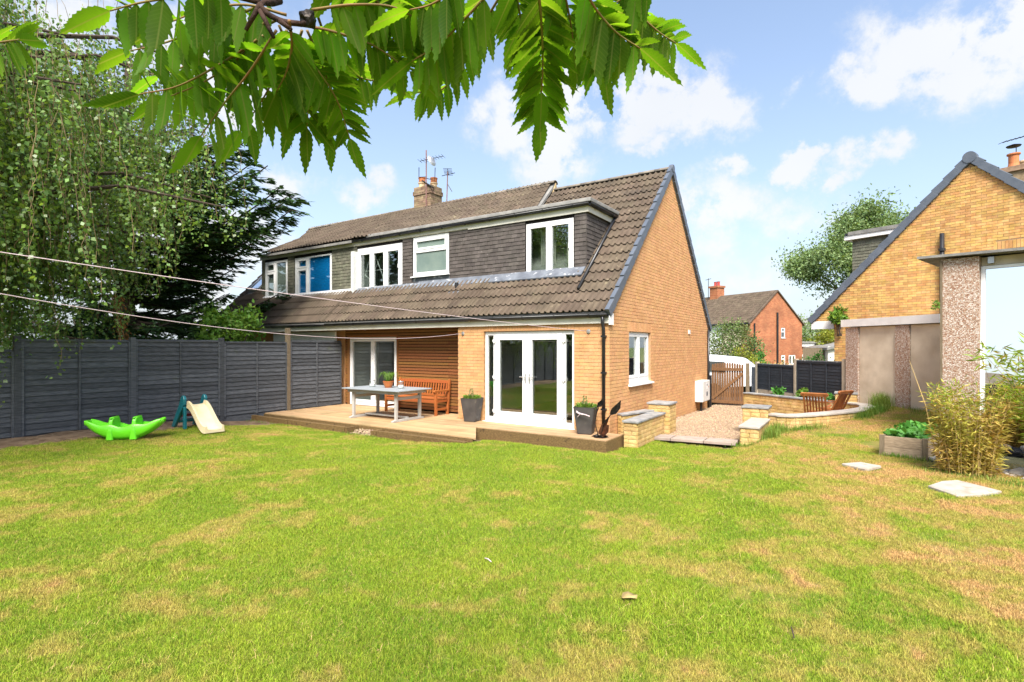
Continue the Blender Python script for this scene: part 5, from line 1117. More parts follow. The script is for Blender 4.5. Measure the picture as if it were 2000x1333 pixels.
# straight planter wall in front of the right fence
bwall = thing('planter_wall', 'long stone planter wall with grey coping before the dark fence panels', 'wall', HC, HR, 'stone garden walls')
pA, pB = Vector((1.12, 8.42, 0)), Vector((3.62, 6.75, 0)); e = (pB-pA).normalized(); o_ = Vector((e.y, -e.x, 0)); o_ = o_ if o_.y < 0 else -o_
a_, b_, c_, d_ = pA, pB, pB-o_*.2, pA-o_*.2
MB().prism([(p.x, p.y, -.4) for p in (a_-o_*.02, b_-o_*.02, c_, d_)], (0, 0, .62)).build('core', M['smortar'], bwall); stone_face(bwall, pA[:2], pB[:2], -.34, .22, lmin=.2, lmax=.42)
stone_face(bwall, d_[:2], a_[:2], -.34, .22)
for k in range(5):
    p = pA.lerp(pB, k/5); q = pA.lerp(pB, (k+1)/5-.002); coping(bwall, [(v.x, v.y) for v in (p+o_*.04, q+o_*.04, q-o_*.24, p-o_*.24)], .222, .04, 'coping')
MB().prism([(p.x, p.y, -.3) for p in (d_, c_, c_-o_*.62, d_-o_*.62)], (0, 0, .44)).build('planter_soil', M['soil'], bwall)
# slab edging between lawn and path
ed = thing('path_edging', 'row of flat grey paving slabs edging the gravel path', 'paving', HC, HR)
xs = [.45, 1.02, 1.66, 2.26]
for a, b in zip(xs[:-1], xs[1:]): MB().prism([(a, .70+.14*(a-.4), -.20), (b-.012, .70+.14*(b-.4), -.20), (b-.03, 1.16+.14*(b-.4), -.20), (a+(.14 if a < .5 else .01), 1.16+.14*(a-.4), -.20)], (0, 0, .058+jit(.004))).build('paving_slab', M['pathslab'], ed, bevel=.006)
# ------------------------------------------------------------------ folding chairs on the sunken patio
def folding_chair(lab, x, y, rz, sc=1.0, z=-.27):
    t = thing('folding_chair', lab, 'chair', W(x, y, z), HR+rz, 'folding chairs on the patio')       # local -y is the front; the back leans to +y
    for sx in (-.24, .20):
        MB().hexa([(sx, -.30, 0), (sx+.04, -.30, 0), (sx+.04, -.255, 0), (sx, -.255, 0), (sx, .17, .46), (sx+.04, .17, .46), (sx+.04, .215, .46), (sx, .215, .46)]).build('front_leg', M['chair'], t, bevel=.004)
        MB().hexa([(sx+.0, .12, .36), (sx+.04, .12, .36), (sx+.04, .165, .36), (sx, .165, .36), (sx, .40, .92), (sx+.04, .40, .92), (sx+.04, .44, .92), (sx, .44, .92)]).build('back_frame', M['chair'], t, bevel=.004)
        MB().hexa([(sx+.045, .30, 0), (sx+.075, .30, 0), (sx+.075, .345, 0), (sx+.045, .345, 0), (sx+.045, -.12, .44), (sx+.075, -.12, .44), (sx+.075, -.08, .44), (sx+.045, -.08, .44)]).build('rear_leg', M['chair'], t)
        MB().box(sx-.055, sx+.0, -.22, .24, .60, .625).build('arm', M['chair'], t, bevel=.006)
    for k in range(6): MB().box(-.195, .195, -.25+k*.07, -.20+k*.07, .43-.008*k, .45-.008*k).build('seat_slat', M['chair'], t)
    for k in range(6):
        xx = -.165+k*.062; MB().hexa([(xx, .155, .42), (xx+.036, .155, .42), (xx+.036, .17, .42), (xx, .17, .42), (xx, .37, .90), (xx+.036, .37, .90), (xx+.036, .385, .90), (xx, .385, .90)]).build('back_slat', M['chair'], t)
    MB().prism([(-.27, .355, .86), (.27, .355, .86), (.30, .37, .90), (.27, .385, .94), (-.27, .385, .94), (-.30, .37, .90)], (0, .045, -.016)).build('top_rail', M['chair'], t, bevel=.008)
    return t
folding_chair('folding teak chair turned with its slatted back to the lawn', 3.42, 4.55, R(176))
folding_chair('folding teak chair tilted side on at the right of the pair', 3.66, 5.55, R(-120))
# ------------------------------------------------------------------ gate and right-hand fence
gt = thing('picket_gate', 'brown pointed picket gate with diagonal brace at the end of the gravel path', 'gate', HC, HR)
GYp = 9.55; gx0, gx1 = -.13, .92
n = 13
for k in range(n):
    x = gx0+(gx1-gx0-.07)*k/(n-1); zt = 1.14+.06*math.sin(math.pi*k/(n-1)); MB().prism([(x, GYp, -.27), (x+.068, GYp, -.27), (x+.068, GYp, zt-.05), (x+.054, GYp, zt-.015), (x+.034, GYp, zt), (x+.014, GYp, zt-.015), (x, GYp, zt-.05)], (0, .022, 0)).build('picket', M['gate'], gt)
for (za, zb) in ((-.24, -.14), (.90, 1.0)): MB().box(gx0, gx1, GYp-.035, GYp-.002, za, zb).build('rail', M['gate'], gt)
MB().bar((gx0+.02, GYp-.018, -.10), (gx1-.02, GYp-.018, .82), .032, .09, up=(0, 0, 1)).build('brace', M['gate'], gt)
tag(MB().box(1.0, 1.11, 9.50, 9.61, -.4, 1.18).build('gate_post', M['oldpost'], None, bevel=.006), 'square timber gate post at the right of the picket gate', 'post'); bpy.data.objects['gate_post'].location = HC; bpy.data.objects['gate_post'].rotation_euler = (0, 0, HR)
tag(MB().box(-.02, .09, 8.46, 8.55, -.4, .78).build('hinge_post', M['black'], None), 'short black post at the house corner beside the gate', 'post'); bpy.data.objects['hinge_post'].location = HC; bpy.data.objects['hinge_post'].rotation_euler = (0, 0, HR)
rf_ = thing('panel_fence', 'two dark fence panels between concrete posts above the planter wall', 'fence', HC, HR, 'garden fences')
qA, qB = Vector((1.24, 10.35, 0)), Vector((3.95, 7.42, 0)); FL = (qB-qA).length; ang = math.atan2(qB.y-qA.y, qB.x-qA.x)
TF = Matrix.Translation(qA) @ Matrix.Rotation(ang, 4, 'Z')
pp_ = [0, FL/2, FL-.02]; tops = [1.17, 1.31, 1.38]
for p, zt in zip(pp_, (1.21, 1.36, 1.40)): MB(TF).box(p-.055, p+.055, -.055, .055, -.4, zt).build('concrete_post', M['cpost'], rf_, bevel=.006)
MB(TF).box(FL+.04, FL+.15, .0, .1, -.4, 1.43).build('concrete_post', M['cpost'], rf_, bevel=.006)
MB(TF).box(-.34, -.06, .0, .03, -.3, 1.02).build('side_board', M['lead'], rf_)
for i in range(2):
    a, b = pp_[i]+.058, pp_[i+1]-.058; z0, z1 = (.26, 1.13) if i == 0 else (.36, 1.30)
    MB(TF).box(a, b, -.02, .02, -.25, z0-.005).build('gravel_board', M['cpost'], rf_)
    MB(TF).box(a, b, .0, .015, z0, z1).build('backing', M['fencer'], rf_); nb = 10; s_ = (z1-z0)/nb
    for k in range(nb): MB(TF).hexa([(a, -.022, z0+k*s_), (b, -.022, z0+k*s_+jit(.004)), (b, -.010, z0+k*s_), (a, -.010, z0+k*s_), (a, -.010, z0+(k+1)*s_+.015), (b, -.010, z0+(k+1)*s_+.015), (b, -.001, z0+(k+1)*s_+.015), (a, -.001, z0+(k+1)*s_+.015)]).build('board', M['fencer'], rf_)
    MB(TF).box(a, b, -.045, .03, z1+.001, z1+.03).build('cap_rail', M['lead'], rf_); MB(TF).box(a, b, -.042, -.0235, z1-.06, z1).build('batten', M['fencer'], rf_)
    for u in (a+.0, a+(b-a)/3, a+2*(b-a)/3, b-.03): MB(TF).box(u, u+.03, -.045, -.0235, z0, z1-.062).build('batten', M['fencer'], rf_)
# ------------------------------------------------------------------ meter cabinet
mc = thing('meter_cabinet', 'pale grey meter cabinet on the brick gable with a black pipe beneath', 'cabinet', HC, HR)
MB().prism([(.004, 6.70, .03), (.004, 7.60, .03), (.004, 7.60, .68), (.004, 6.70, .68)], (.24, 0, 0)).build('cabinet_box', M['cabinet'], mc, bevel=.01)
MB().box(.245, .253, 6.73, 7.57, .05, .66).build('cabinet_door', M['cabinet'], mc, bevel=.003)
lb = MB(); lb.box(.2535, .255, 7.1, 7.36, .42, .60); lb.build('warning_label', M['white'], mc); MB().box(.2552, .2565, 7.36, 7.43, .45, .50).build('orange_label', M['pot'], mc)
mb = MB(); mb.lathe([(.04, 0), (.04, .005), (.02, .006)], 10); o = mb.build('round_mark', M['lead'], mc); o.matrix_local = Matrix.Translation((.2552, 7.2, .55)) @ Matrix.Rotation(R(90), 4, 'Y')
MB().box(.2535, .2555, 7.12, 7.3, .20, .33).build('lock_plate', M['lead'], mc); MB().tube([(.13, 6.95, .03), (.13, 6.95, -.42)], .04, 10).build('pipe', M['black'], mc)
# ------------------------------------------------------------------ raised bed, slabs, pond
rb = thing('raised_bed', 'small weathered timber raised bed planted with leafy greens', 'planter', HC, HR)
bx = [(4.60, .60), (5.16, .50), (5.55, 1.9), (4.95, 2.0)]
for (p, q) in zip(bx, bx[1:]+bx[:1]):
    p = Vector((*p, 0)); q = Vector((*q, 0))
    for z0, z1 in ((-.07, .10), (.104, .275)): MB().bar(p+Vector((0, 0, (z0+z1)/2)), q+Vector((0, 0, (z0+z1)/2)), .035, z1-z0).build('board', M['bedwood'], rb, bevel=.004)
for (x, y) in bx: MB().box(x-.035, x+.035, y-.035, y+.035, -.1, .285).build('corner_post', M['oldpost'], rb)
MB().prism([(x, y, -.05) for x, y in bx], (0, 0, .25)).build('bed_soil', M['soil'], rb)
n = 460; u = nrng.uniform(.08, .92, n); v = nrng.uniform(.05, .95, n); P0 = np.array(bx); pts = (P0[0]*(1-u)[:, None]+P0[1]*u[:, None])*(1-v)[:, None]+(P0[3]*(1-u)[:, None]+P0[2]*u[:, None])*v[:, None]
pts = np.concatenate([pts, (nrng.uniform(.2, .36, n))[:, None]], 1); link('greens', leafmesh('greens', pts, nrng.normal(size=(n, 3))*np.array([1, 1, .5])+np.array([0, 0, .25]), nrng.uniform(.07, .15, n), .75), M['herb'], rb, 'stuff')
for nm, lab, poly, z in (('stepping_slab', 'smaller pale slab set in the lawn near the raised bed', [(4.06, -.70), (4.36, -.97), (4.56, -.56), (4.30, -.42)], -.06), ('stepping_slab', 'larger pale irregular slab in the lawn before the bamboo', [(5.02, -1.58), (5.26, -1.97), (5.50, -1.74), (5.76, -1.40), (5.52, -1.14), (5.38, -1.0), (5.2, -1.18)], -.065)):
    o = MB().prism([(x, y, z) for x, y in poly], (0, 0, .045)).build(nm, M['slab'], None, bevel=.01); o.location = HC; o.rotation_euler = (0, 0, HR); tag(o, lab, 'slab', 'stepping slabs in the lawn')
mb = MB(); c0 = mb.pt((8.0, 8.35, -.11)); ring = [mb.pt((8.0+1.2*math.cos(t)*(1+.06*math.sin(3*t)), 8.35+.82*math.sin(t)*(1+.08*math.cos(2*t)), -.11)) for t in np.linspace(0, 6.283, 36, endpoint=False)]
for i in range(36): mb.f.append([c0, ring[i], ring[(i+1) % 36]])
mb.build('pond', M['water'], None, 'structure')
mb = MB(); rows = []
for (k, z) in ((.99, -.2), (1.0, -.09), (1.06, -.02), (1.14, -.035), (1.2, -.06)): rows.append([(8.0+1.2*k*math.cos(t)*(1+.06*math.sin(3*t)), 8.35+.82*k*math.sin(t)*(1+.08*math.cos(2*t)), z+.025*noise.noise((t*4, k*9, 0))) for t in np.linspace(0, 6.2832, 61)])
mb.grid(rows); tag(mb.build('pond_liner', M['liner'], None, smooth=True), 'crumpled black liner edge round the small pond', 'pond liner')
for i, (x, y, r_) in enumerate(((7.02, 7.75, .13), (6.9, 8.05, .10), (7.2, 7.45, .15), (6.72, 8.35, .11), (7.45, 7.35, .09), (7.7, 7.3, .11), (6.62, 8.7, .08))):
    bm = bmesh.new(); bmesh.ops.create_icosphere(bm, subdivisions=2, radius=r_)
    for v in bm.verts: v.co *= 1+.35*noise.noise(v.co*7+Vector((i*5, 0, 0))); v.co.z *= .55
    me = bpy.data.meshes.new('garden_rock'); bm.to_mesh(me); bm.free(); o = link('garden_rock', me, M['rock'], None, None, (x, y, -.03)); o.rotation_euler = (0, 0, i*1.3); tag(o, 'rough stone lying at the pond edge by the bamboo', 'rock', 'stones round the pond')
gp = MB()
for k in range(420):
    x, y = rng.uniform(6.9, 8.6), rng.uniform(6.7, 7.6)
    if pond_r(x, y) < .98 or pond_r(x, y) > 1.55: continue
    r_ = rng.uniform(.012, .032); gp.lathe([(r_*.6, -r_*.4), (r_, 0), (r_*.5, r_*.4)], 6, (x, y, -.03+jit(.01)))
gp.build('pond_gravel', M['rock'], None, 'stuff')
# ------------------------------------------------------------------ toys on the lawn
ss = thing('toy_seesaw', 'lime green plastic rocking seesaw lying on the lawn edge', 'toy', (-7.28, 9.98, lawn_h(-7.28, 9.98)-.005), R(14)); ss.scale = (.86, .9, .86)
mb = MB(); rows_o = []; Lh = .72
for i in range(25):
    t = i/24*2-1; x = t*Lh; zb = .33*abs(t)**2.4+.005; zt = .31+.13*abs(t)**2.0-.03*math.cos(t*math.pi*3.2)*(1-abs(t))**.5; wv = .21*(1-.30*abs(t)**3)
    rows_o.append([(x, -wv*.35, zb), (x, -wv*.8, zb+.03), (x, -wv, zb+.09), (x, -wv, zt), (x, -wv+.015, zt+.012), (x, -wv+.035, zt), (x, -wv*.55, zt-.06), (x, 0, zt-.07), (x, wv*.55, zt-.06), (x, wv-.035, zt), (x, wv-.015, zt+.012), (x, wv, zt), (x, wv, zb+.09), (x, wv*.8, zb+.03), (x, wv*.35, zb), (x, -wv*.35, zb)])
mb.grid(rows_o); mb.face([p for p in rows_o[0][:-1]]); mb.face([p for p in rows_o[-1][:-1]][::-1]); mb.build('rocker', M['lime'], ss, smooth=True)
for sx in (-.22, .22):
    mb = MB(); rows = []
    for z, w_, d_ in ((.03, .068, .218), (.22, .052, .205), (.34, .042, .18), (.42, .04, .16), (.47, .042, .13), (.50, .03, .08)):
        rows.append([(sx-w_, -d_, z), (sx-w_*.6, -d_-.02, z), (sx+w_*.6, -d_-.02, z), (sx+w_, -d_, z), (sx+w_, d_, z), (sx+w_*.6, d_+.02, z), (sx-w_*.6, d_+.02, z), (sx-w_, d_, z), (sx-w_, -d_, z)])
    mb.grid(rows); mb.face([p for p in rows[-1][:-1]]); mb.build('handle_post', M['lime'], ss, smooth=False, bevel=.01)
    MB().tube([(sx, -.17, .485), (sx, .17, .485)], .022, 10).build('handle', M['lime'], ss, smooth=True)
for s_ in (-1, 1): MB().tube([(s_*.70, -.12, .36), (s_*.735, -.06, .42), (s_*.735, .06, .42), (s_*.70, .12, .36)], .026, 8).build('end_grip', M['lime'], ss, smooth=True)
sl = thing('toy_slide', 'small toddler slide with teal ladder and cream chute', 'toy', (-6.93, 11.33, lawn_h(-6.93, 11.33)), math.atan2(-.59, .81))
for s_ in (-.235, .175):
    mb = MB(); pr = [(-.27, s_, 0), (-.12, s_, 0), (.34, s_, .50), (.35, s_, .62), (.31, s_, .68), (.25, s_, .69), (.19, s_, .64), (.12, s_, .50)]
    mb.prism(pr, (0, .06, 0)); mb.build('ladder_side', M['teal'], sl, bevel=.012)
    MB().prism([(.28, s_+.005, 0), (.38, s_+.005, 0), (.36, s_+.005, .46), (.29, s_+.005, .46)], (0, .05, 0)).build('leg', M['teal'], sl, bevel=.01)
for k, (x, z) in enumerate(((-.12, .10), (.0, .23), (.12, .36))): MB().box(x, x+.11, -.174, .174, z, z+.045).build('step', M['teal'] if k != 1 else M['red'], sl, bevel=.01)
MB().box(.20, .40, -.174, .174, .46, .495).build('platform', M['teal'], sl, bevel=.008)
mb = MB(); rows = []
for i in range(15):
    t = i/14; x = .38+t*.80; z = .50-.46*smoothstep(0, .95, t)+.02*max(0, t-.85)*6*.2; w_ = .15
    rows.append([(x, -w_-.04, z-.06), (x, -w_-.03, z+.07), (x, -w_, z+.075), (x, -w_+.02, z+.005), (x, 0, z-.005), (x, w_-.02, z+.005), (x, w_, z+.075), (x, w_+.03, z+.07), (x, w_+.04, z-.06)])
mb.grid(rows); mb.face([rows[-1][k] for k in range(9)]); mb.build('chute', M['creamp'], sl, smooth=False, solid=.012)
# a dry leaf and twigs on the lawn
for i, (x, y, a, l, lab) in enumerate(((-.20, 4.42, 2.2, .10, 'short pale stick lying on the green lawn'), (1.75, 3.3, 1.2, .14, 'brown twig lying in the parched grass at the right'))):
    d = Vector((math.cos(a), math.sin(a), 0))*l/2; q = Vector((x, y, lawn_h(x, y)+.03)); tag(MB().tube([q-d, q+Vector((0, 0, .008)), q+d], [.004, .005, .003], 5).build('twig', M['rope' if i == 0 else 'bark'], None), lab, 'twig', 'twigs on the lawn')
mb = MB(); mb.grid([[(-.05, -.03, .02), (0, -.045, .03), (.05, -.02, .012)], [(-.055, 0, .01), (0, 0, .018), (.06, 0, .03)], [(-.04, .03, .03), (0, .04, .035), (.045, .02, .02)]]); o = mb.build('dry_leaf', M['drygrass'], None, smooth=True, solid=.002); o.location = (.83, 3.75, -.03); tag(o, 'single curled dry leaf lying on the green lawn', 'leaf')
# ------------------------------------------------------------------ beyond the gate: driveway, vehicle, shrubs
mb = MB(); P_ = [W(-1, 11.2, -.30), W(3.2, 11.2, -.30), W(6, 40, -.5), W(-4, 40, -.5)]; mb.face([tuple(p) for p in P_]); mb.build('driveway', M['asph'], None, 'structure')
vn = thing('parked_van', 'white vehicle parked beyond the gate, only its rounded roof and screen showing', 'van', (8.75, 23.6, -.42), R(112))
mb = MB(); secs = [(-2.2, .55, .95), (-2.15, .5, 1.35), (-1.5, .45, 1.72), (.0, .45, 1.80), (.9, .45, 1.70), (1.35, .45, 1.28), (2.1, .42, 1.02), (2.3, .5, .7)]
rows = []
for (x, z0, z1) in secs: rows.append([(x, -.85, z0), (x, -.92, z0+.2), (x, -.88, min(z1-.12, z0+.6)), (x, -.70, z1-.06), (x, -.45, z1), (x, 0, z1+.03), (x, .45, z1), (x, .70, z1-.06), (x, .88, min(z1-.12, z0+.6)), (x, .92, z0+.2), (x, .85, z0)])
mb.grid(rows); mb.face(rows[0]); mb.face(rows[-1][::-1]); mb.build('body', M['van'], vn, smooth=True)
MB().hexa([(.98, -.66, 1.63), (.98, .66, 1.63), (1.36, .72, 1.30), (1.36, -.72, 1.30), (1.0, -.66, 1.66), (1.0, .66, 1.66), (1.39, .72, 1.33), (1.39, -.72, 1.33)]).build('windscreen', M['pane'], vn)
for s_ in (-1, 1): MB().hexa([(-1.9, s_*.80, 1.15), (.9, s_*.80, 1.15), (.9, s_*.90, 1.15), (-1.9, s_*.90, 1.15), (-1.7, s_*.70, 1.55), (.7, s_*.70, 1.55), (.7, s_*.79, 1.55), (-1.7, s_*.79, 1.55)]).build('side_window', M['dark'], vn)
for x in (-1.4, 1.4):
    for s_ in (-1, 1): MB().tube([(x, s_*.93, .33), (x, s_*.70, .33)], .33, 18).build('wheel', M['black'], vn)
def leafball(name, lab, cat, c, rad, n, size, m, grp=None, trunk=True, seed=1, kind=None, trunkm='bark', aspect=.6):
    """a shrub: stems from the base and leaves on many small clumps through an uneven crown"""
    r_ = np.random.default_rng(seed); t = thing(name, lab, cat, (c[0], c[1], c[2]-rad[2]), 0, grp); nc = max(14, n//70); d = r_.normal(size=(nc, 3)); d /= np.linalg.norm(d, axis=1)[:, None]
    cc = d*(r_.uniform(.25, 1, nc)**.5)[:, None]*np.array(rad)*.92*r_.uniform(.75, 1.12, nc)[:, None]; idx = r_.integers(0, nc, n); sp = np.array(rad).mean()*.24
    pts = cc[idx]+r_.normal(size=(n, 3))*sp*.6+np.array([0, 0, rad[2]]); pts[:, 2] = np.maximum(pts[:, 2], .03); ds = r_.normal(size=(n, 3))+np.array([0, 0, .2])+cc[idx]/np.array(rad)*.5
    me = leafmesh('foliage', pts, ds, r_.uniform(size*.7, size*1.3, n), aspect); link('foliage', me, M[m], t, 'stuff')
    if trunk:
        mb = MB()
        for k in range(min(nc, 16)): q = Vector(cc[k])+Vector((0, 0, rad[2])); b0 = Vector((r_.normal()*.06, r_.normal()*.06, -.3)); mb.tube([b0, b0.lerp(q, .5)+Vector((0, 0, .12)), q], [.03*rad[2], .018*rad[2], .006], 5)
        mb.build('stems', M[trunkm], t)
    return t
leafball('variegated_shrub', 'big pale variegated shrub behind the picket gate before the red brick house', 'shrub', (12.6, 30.0, 1.6), (1.55, 1.5, 1.9), 4600, .13, 'mixleaf', 'shrubs behind the gate', seed=3)
leafball('golden_shrub', 'yellow green bush right of the white vehicle roof', 'shrub', (11.0, 25.4, .75), (.95, .9, .9), 2600, .10, 'goldleaf', 'shrubs behind the gate', seed=4)
leafball('round_shrub', 'small dark green rounded bush against the red brick house', 'shrub', (13.6, 28.8, .9), (.75, .7, .75), 1600, .09, 'herb', 'shrubs behind the gate', seed=5)
leafball('dry_hedge', 'low orange dry looking hedge top behind the left dark fence panel', 'hedge', (11.2, 22.6, .55), (1.3, .6, .55), 1800, .09, 'drygrass', seed=6)
leafball('rose_bush', 'green bush with pale yellow roses above the right dark fence panel', 'shrub', (12.35, 20.9, .85), (1.0, .7, .75), 2400, .09, 'herb', seed=7)
rbush = bpy.data.objects['rose_bush']
for (x, y, z) in ((-.55, -.6, .98), (.05, -.66, 1.06), (.35, -.65, .86)):
    bm = bmesh.new(); bmesh.ops.create_icosphere(bm, subdivisions=2, radius=.075)
    for v in bm.verts: v.co *= 1+.3*noise.noise(v.co*18+Vector((x*9, 0, 0)))
    me = bpy.data.meshes.new('rose'); bm.to_mesh(me); bm.free(); link('rose', me, mat('rose_petal', (.75, .62, .16), (.8, .72, .3), .6) if 'rose_petal' not in bpy.data.materials else bpy.data.materials['rose_petal'], rbush, None, (x, y, z))
leafball('planter_fern', 'small leafy plant at the left end of the planter wall', 'plant', W(2.12, 8.55, .28), (.22, .2, .2), 260, .10, 'herb', 'small plants on the planter wall', trunk=False, seed=8)
leafball('planter_fern', 'small leafy plant in the middle of the planter wall', 'plant', W(2.85, 7.85, .30), (.22, .2, .22), 300, .10, 'shrub', 'small plants on the planter wall', trunk=False, seed=9)
leafball('planter_fern', 'small leafy plant behind the slatted chair on the planter wall', 'plant', W(3.62, 7.12, .26), (.18, .15, .14), 180, .08, 'herb', 'small plants on the planter wall', trunk=False, seed=10)
leafball('wall_creeper', 'green creeper sprouting at the corner of the yellow brick wall', 'plant', (10.62, 17.15, 2.75), (.34, .22, .36), 520, .12, 'shrub', trunk=True, seed=11)
leafball('garage_ivy', 'tiny ivy sprig at the right end of the white garage fascia', 'plant', (9.82, 12.25, 2.72), (.10, .12, .14), 70, .07, 'shrub', trunk=False, seed=12)
# ------------------------------------------------------------------ red brick house
RG = Vector((.893, .45, 0)); RR = Vector((-.45, .893, 0)); RO = Vector((21.39, 47.5, 0)); rz = math.atan2(.45, .893)
rh = thing('red_brick_house', 'distant red brick house with black soil pipe and brown tiled roof', 'house', RO, rz, 'houses')
RW, RE, RA, RB = 7.2, 4.05, 6.9, -1.2
rwin = [(5.05-.9, 5.05-.9+.62, 2.62, 3.62), (4.2, 4.78, -.02, .95), (5.25, 6.25, 0.05, .95)]; rwin[0] = (4.18, 4.76, 2.55, 3.5)
mb = MB(); wall_boxes(mb, 0, RW, RB, RE, rwin, lambda q, a, b, c, d: q.box(a, b, 0, .3, c, d)); mb.prism([(0, 0, RE), (RW, 0, RE), (RW/2, 0, RA)], (0, .3, 0)); mb.box(-.0, .3, .3, 16, RB, RE-.02)
mb.build('gable_wall', M['farbrick'], rh)
for w_ in rwin: two = w_[1]-w_[0] > .8; window('window', rh, FM(w_[0], w_[2], .03), w_[1]-w_[0], w_[3]-w_[2], [(.07, .46, .08, .82, True), (.54, .93, .08, .82, True)] if two else [(.07, w_[1]-w_[0]-.07, .08, .52, False), (.07, w_[1]-w_[0]-.07, .60, .88, True)], sill=True)
mb = MB()
mb.prism([(-.25, -.12, RE-.2), (RW/2, -.12, RA+.1), (RW/2, -.12, RA-.02), (-.25, -.12, RE-.32)], (0, 16, 0)); mb.prism([(RW+.25, -.12, RE-.2), (RW/2, -.12, RA+.1), (RW/2, -.12, RA-.02), (RW+.25, -.12, RE-.32)], (0, 16, 0)); rr_ = mb.build('roof', M['tile'], rh)
mb = MB(); L_ = math.hypot(RW/2+.25, RA+.3-RE); ux, uz = (RW/2+.25)/L_, (RA+.3-RE)/L_; me = tile_mesh(M['tile'], .30, .40); vs = [v.co.copy() for v in me.vertices]; fs = [tuple(p.vertices) for p in me.polygons]; V = []; F = []
for r in range(int(L_/.34)):
    for k in range(53):
        s_ = r*.34; o_ = Vector((-.25+ux*s_, 15.7-k*.30, RE-.2+uz*s_)); b = len(V); V += [tuple(o_+Vector((0, -v.x, 0))*-1+Vector((ux, 0, uz))*v.y+Vector((-uz, 0, ux))*(v.z+.03-.05*v.y)) for v in vs]; F += [tuple(b+i for i in f) for f in fs]
q = bpy.data.meshes.new('tiling'); q.from_pydata(V, [], F); q.update(); link('tiling', q, M['tile'], rr_, 'stuff')
MB().box(-.02, .28, 5.0, 9.0, RB, RE-.3).build('render_panel', M['plaster'], rh) if False else MB().box(-.05, -.01, 3.2, 15, .9, RE-.3).build('white_render', M['white'], rh)
MB().box(-.06, -.012, .9, 3.19, .9, RE-.35).build('grey_render', M['concrete'], rh)
window('window', rh, Matrix(((0, 0, 0, 0),)*0) if False else Matrix(((0, -1, 0, -.06), (-1, 0, 0, 11.2), (0, 0, 1, 2.2), (0, 0, 0, 1))), 2.4, 1.3, [(.1, 1.1, .1, 1.2, True), (1.25, 2.3, .1, 1.2, True)])
MB().tube([(3.55, -.10, 4.9), (3.55, -.10, RB)], .085, 10).build('soil_pipe', M['black'], rh); MB().tube([(.45, -.10, 3.85), (.45, -.10, RB)], .07, 8).build('downpipe', M['black'], rh); MB().tube([(-.33, -.1, RE-.25), (-.33, 15.8, RE-.25)], .08, 8).build('gutter', M['black'], rh)
rc_ = MB().box(3.1, 4.1, 6.5, 7.5, 5.6, 7.85).build('chimney', M['farbrick'], rh); MB().box(3.02, 4.18, 6.42, 7.58, 7.85, 8.05).build('chimney_cap', M['farbrick'], rc_)
for y in (6.8, 7.2): MB().lathe([(.17, 0), (.14, .12), (.14, .42), (.18, .46)], 12, (3.6, y, 8.05)).build('chimney_pot', mat('red_pot', (.42, .06, .05), None, .7) if 'red_pot' not in bpy.data.materials else bpy.data.materials['red_pot'], rc_)
ae = MB(); ae.tube([(3.0, 7.6, 6.8), (3.0, 7.6, 8.9)], .03, 5); ae.tube([(2.6, 7.6, 8.7), (3.4, 7.6, 8.9)], .025, 5); ae.build('aerial', M['iron'], rh)
# outbuildings and greenery between the red house and the boundary
ax = thing('flat_roof_extension', 'small red brick flat roofed building right of the red brick house', 'outbuilding', (30.4, 53, 0), R(4)); MB().box(-2.2, .9, 0, 5, -1.2, 1.75).build('brick_wall', M['farbrick'], ax); MB().box(-2.4, 1.1, -.2, 5.2, 1.75, 2.05).build('flat_roof', M['fasciaW'], ax); MB().box(-2.5, 1.2, -.3, 5.3, 2.05, 2.25).build('felt_roof', M['felt'], ax); MB().box(-1.4, .2, -.05, .02, .2, .95).build('window', M['white'], ax)
hv = MB(); hv.tube([(.6, -.35, .7), (.6, .0, .75)], .05, 6); hv.lathe([(.0, 0), (.3, .06), (.42, .2)], 14, (.6, -.35, .55)); hv.build('satellite_dish', M['iron'], ax)
gh = thing('grey_roof_bungalow', 'far grey roofed bungalow peeping over the red brick extension', 'house', (41.5, 66, 0), R(12), 'houses'); MB().box(-6, 3, 0, 8, -1.2, 2.8).build('wall', M['cream'], gh); MB().prism([(-6.3, -.3, 2.8), (3.3, -.3, 2.8), (3.3, 4, 5.2), (-6.3, 4, 5.2)], (0, 0, .2)).build('roof', M['felt'], gh); MB().prism([(-6.3, 8.3, 2.8), (3.3, 8.3, 2.8), (3.3, 4, 5.2), (-6.3, 4, 5.2)], (0, 0, .2)).build('roof', M['felt'], gh)
cp = thing('carport', 'pale open fronted carport under a grey sloping roof', 'carport', (28.1, 44, -.55), R(-8)); MB().prism([(-1.9, -.3, 2.0), (3.0, -.3, 3.1), (3.0, -.3, 3.3), (-1.9, -.3, 2.2)], (0, 5, 0)).build('roof', M['felt'], cp); MB().box(-1.7, -1.0, 0, 4.4, -1.2, 2.3).build('side_wall', M['cream'], cp); MB().box(-1.0, 3, 4.2, 4.4, -1.2, 2.6).build('back_wall', M['dark'], cp); MB().box(2.8, 3, 0, .2, -1.2, 2.9).build('post', M['cream'], cp)
pf = thing('pale_fence', 'weathered grey board fence right of the red brick house', 'fence', (24.9, 44.6, 0), R(8), 'garden fences')
for k in range(22): MB().box(k*.15-.4, k*.15-.4+.135, 0, .03, -1.0, 1.62+jit(.02)).build('board', M['oldpost'], pf)
for z in (.2, 1.3): MB().box(-.4, 2.9, .031, .08, z, z+.09).build('rail', M['oldpost'], pf)
leafball('golden_conifer', 'upright yellow green conifer beneath the far eave of the yellow brick house', 'tree', (28.6, 47.5, 1.6), (.95, .9, 3.0), 3000, .2, 'goldleaf', seed=21)
leafball('garden_tree', 'pale green tree between the red house and the far eave', 'tree', (32.5, 57, 2.4), (3.0, 2.5, 3.6), 2600, .26, 'ashleaf', seed=22)
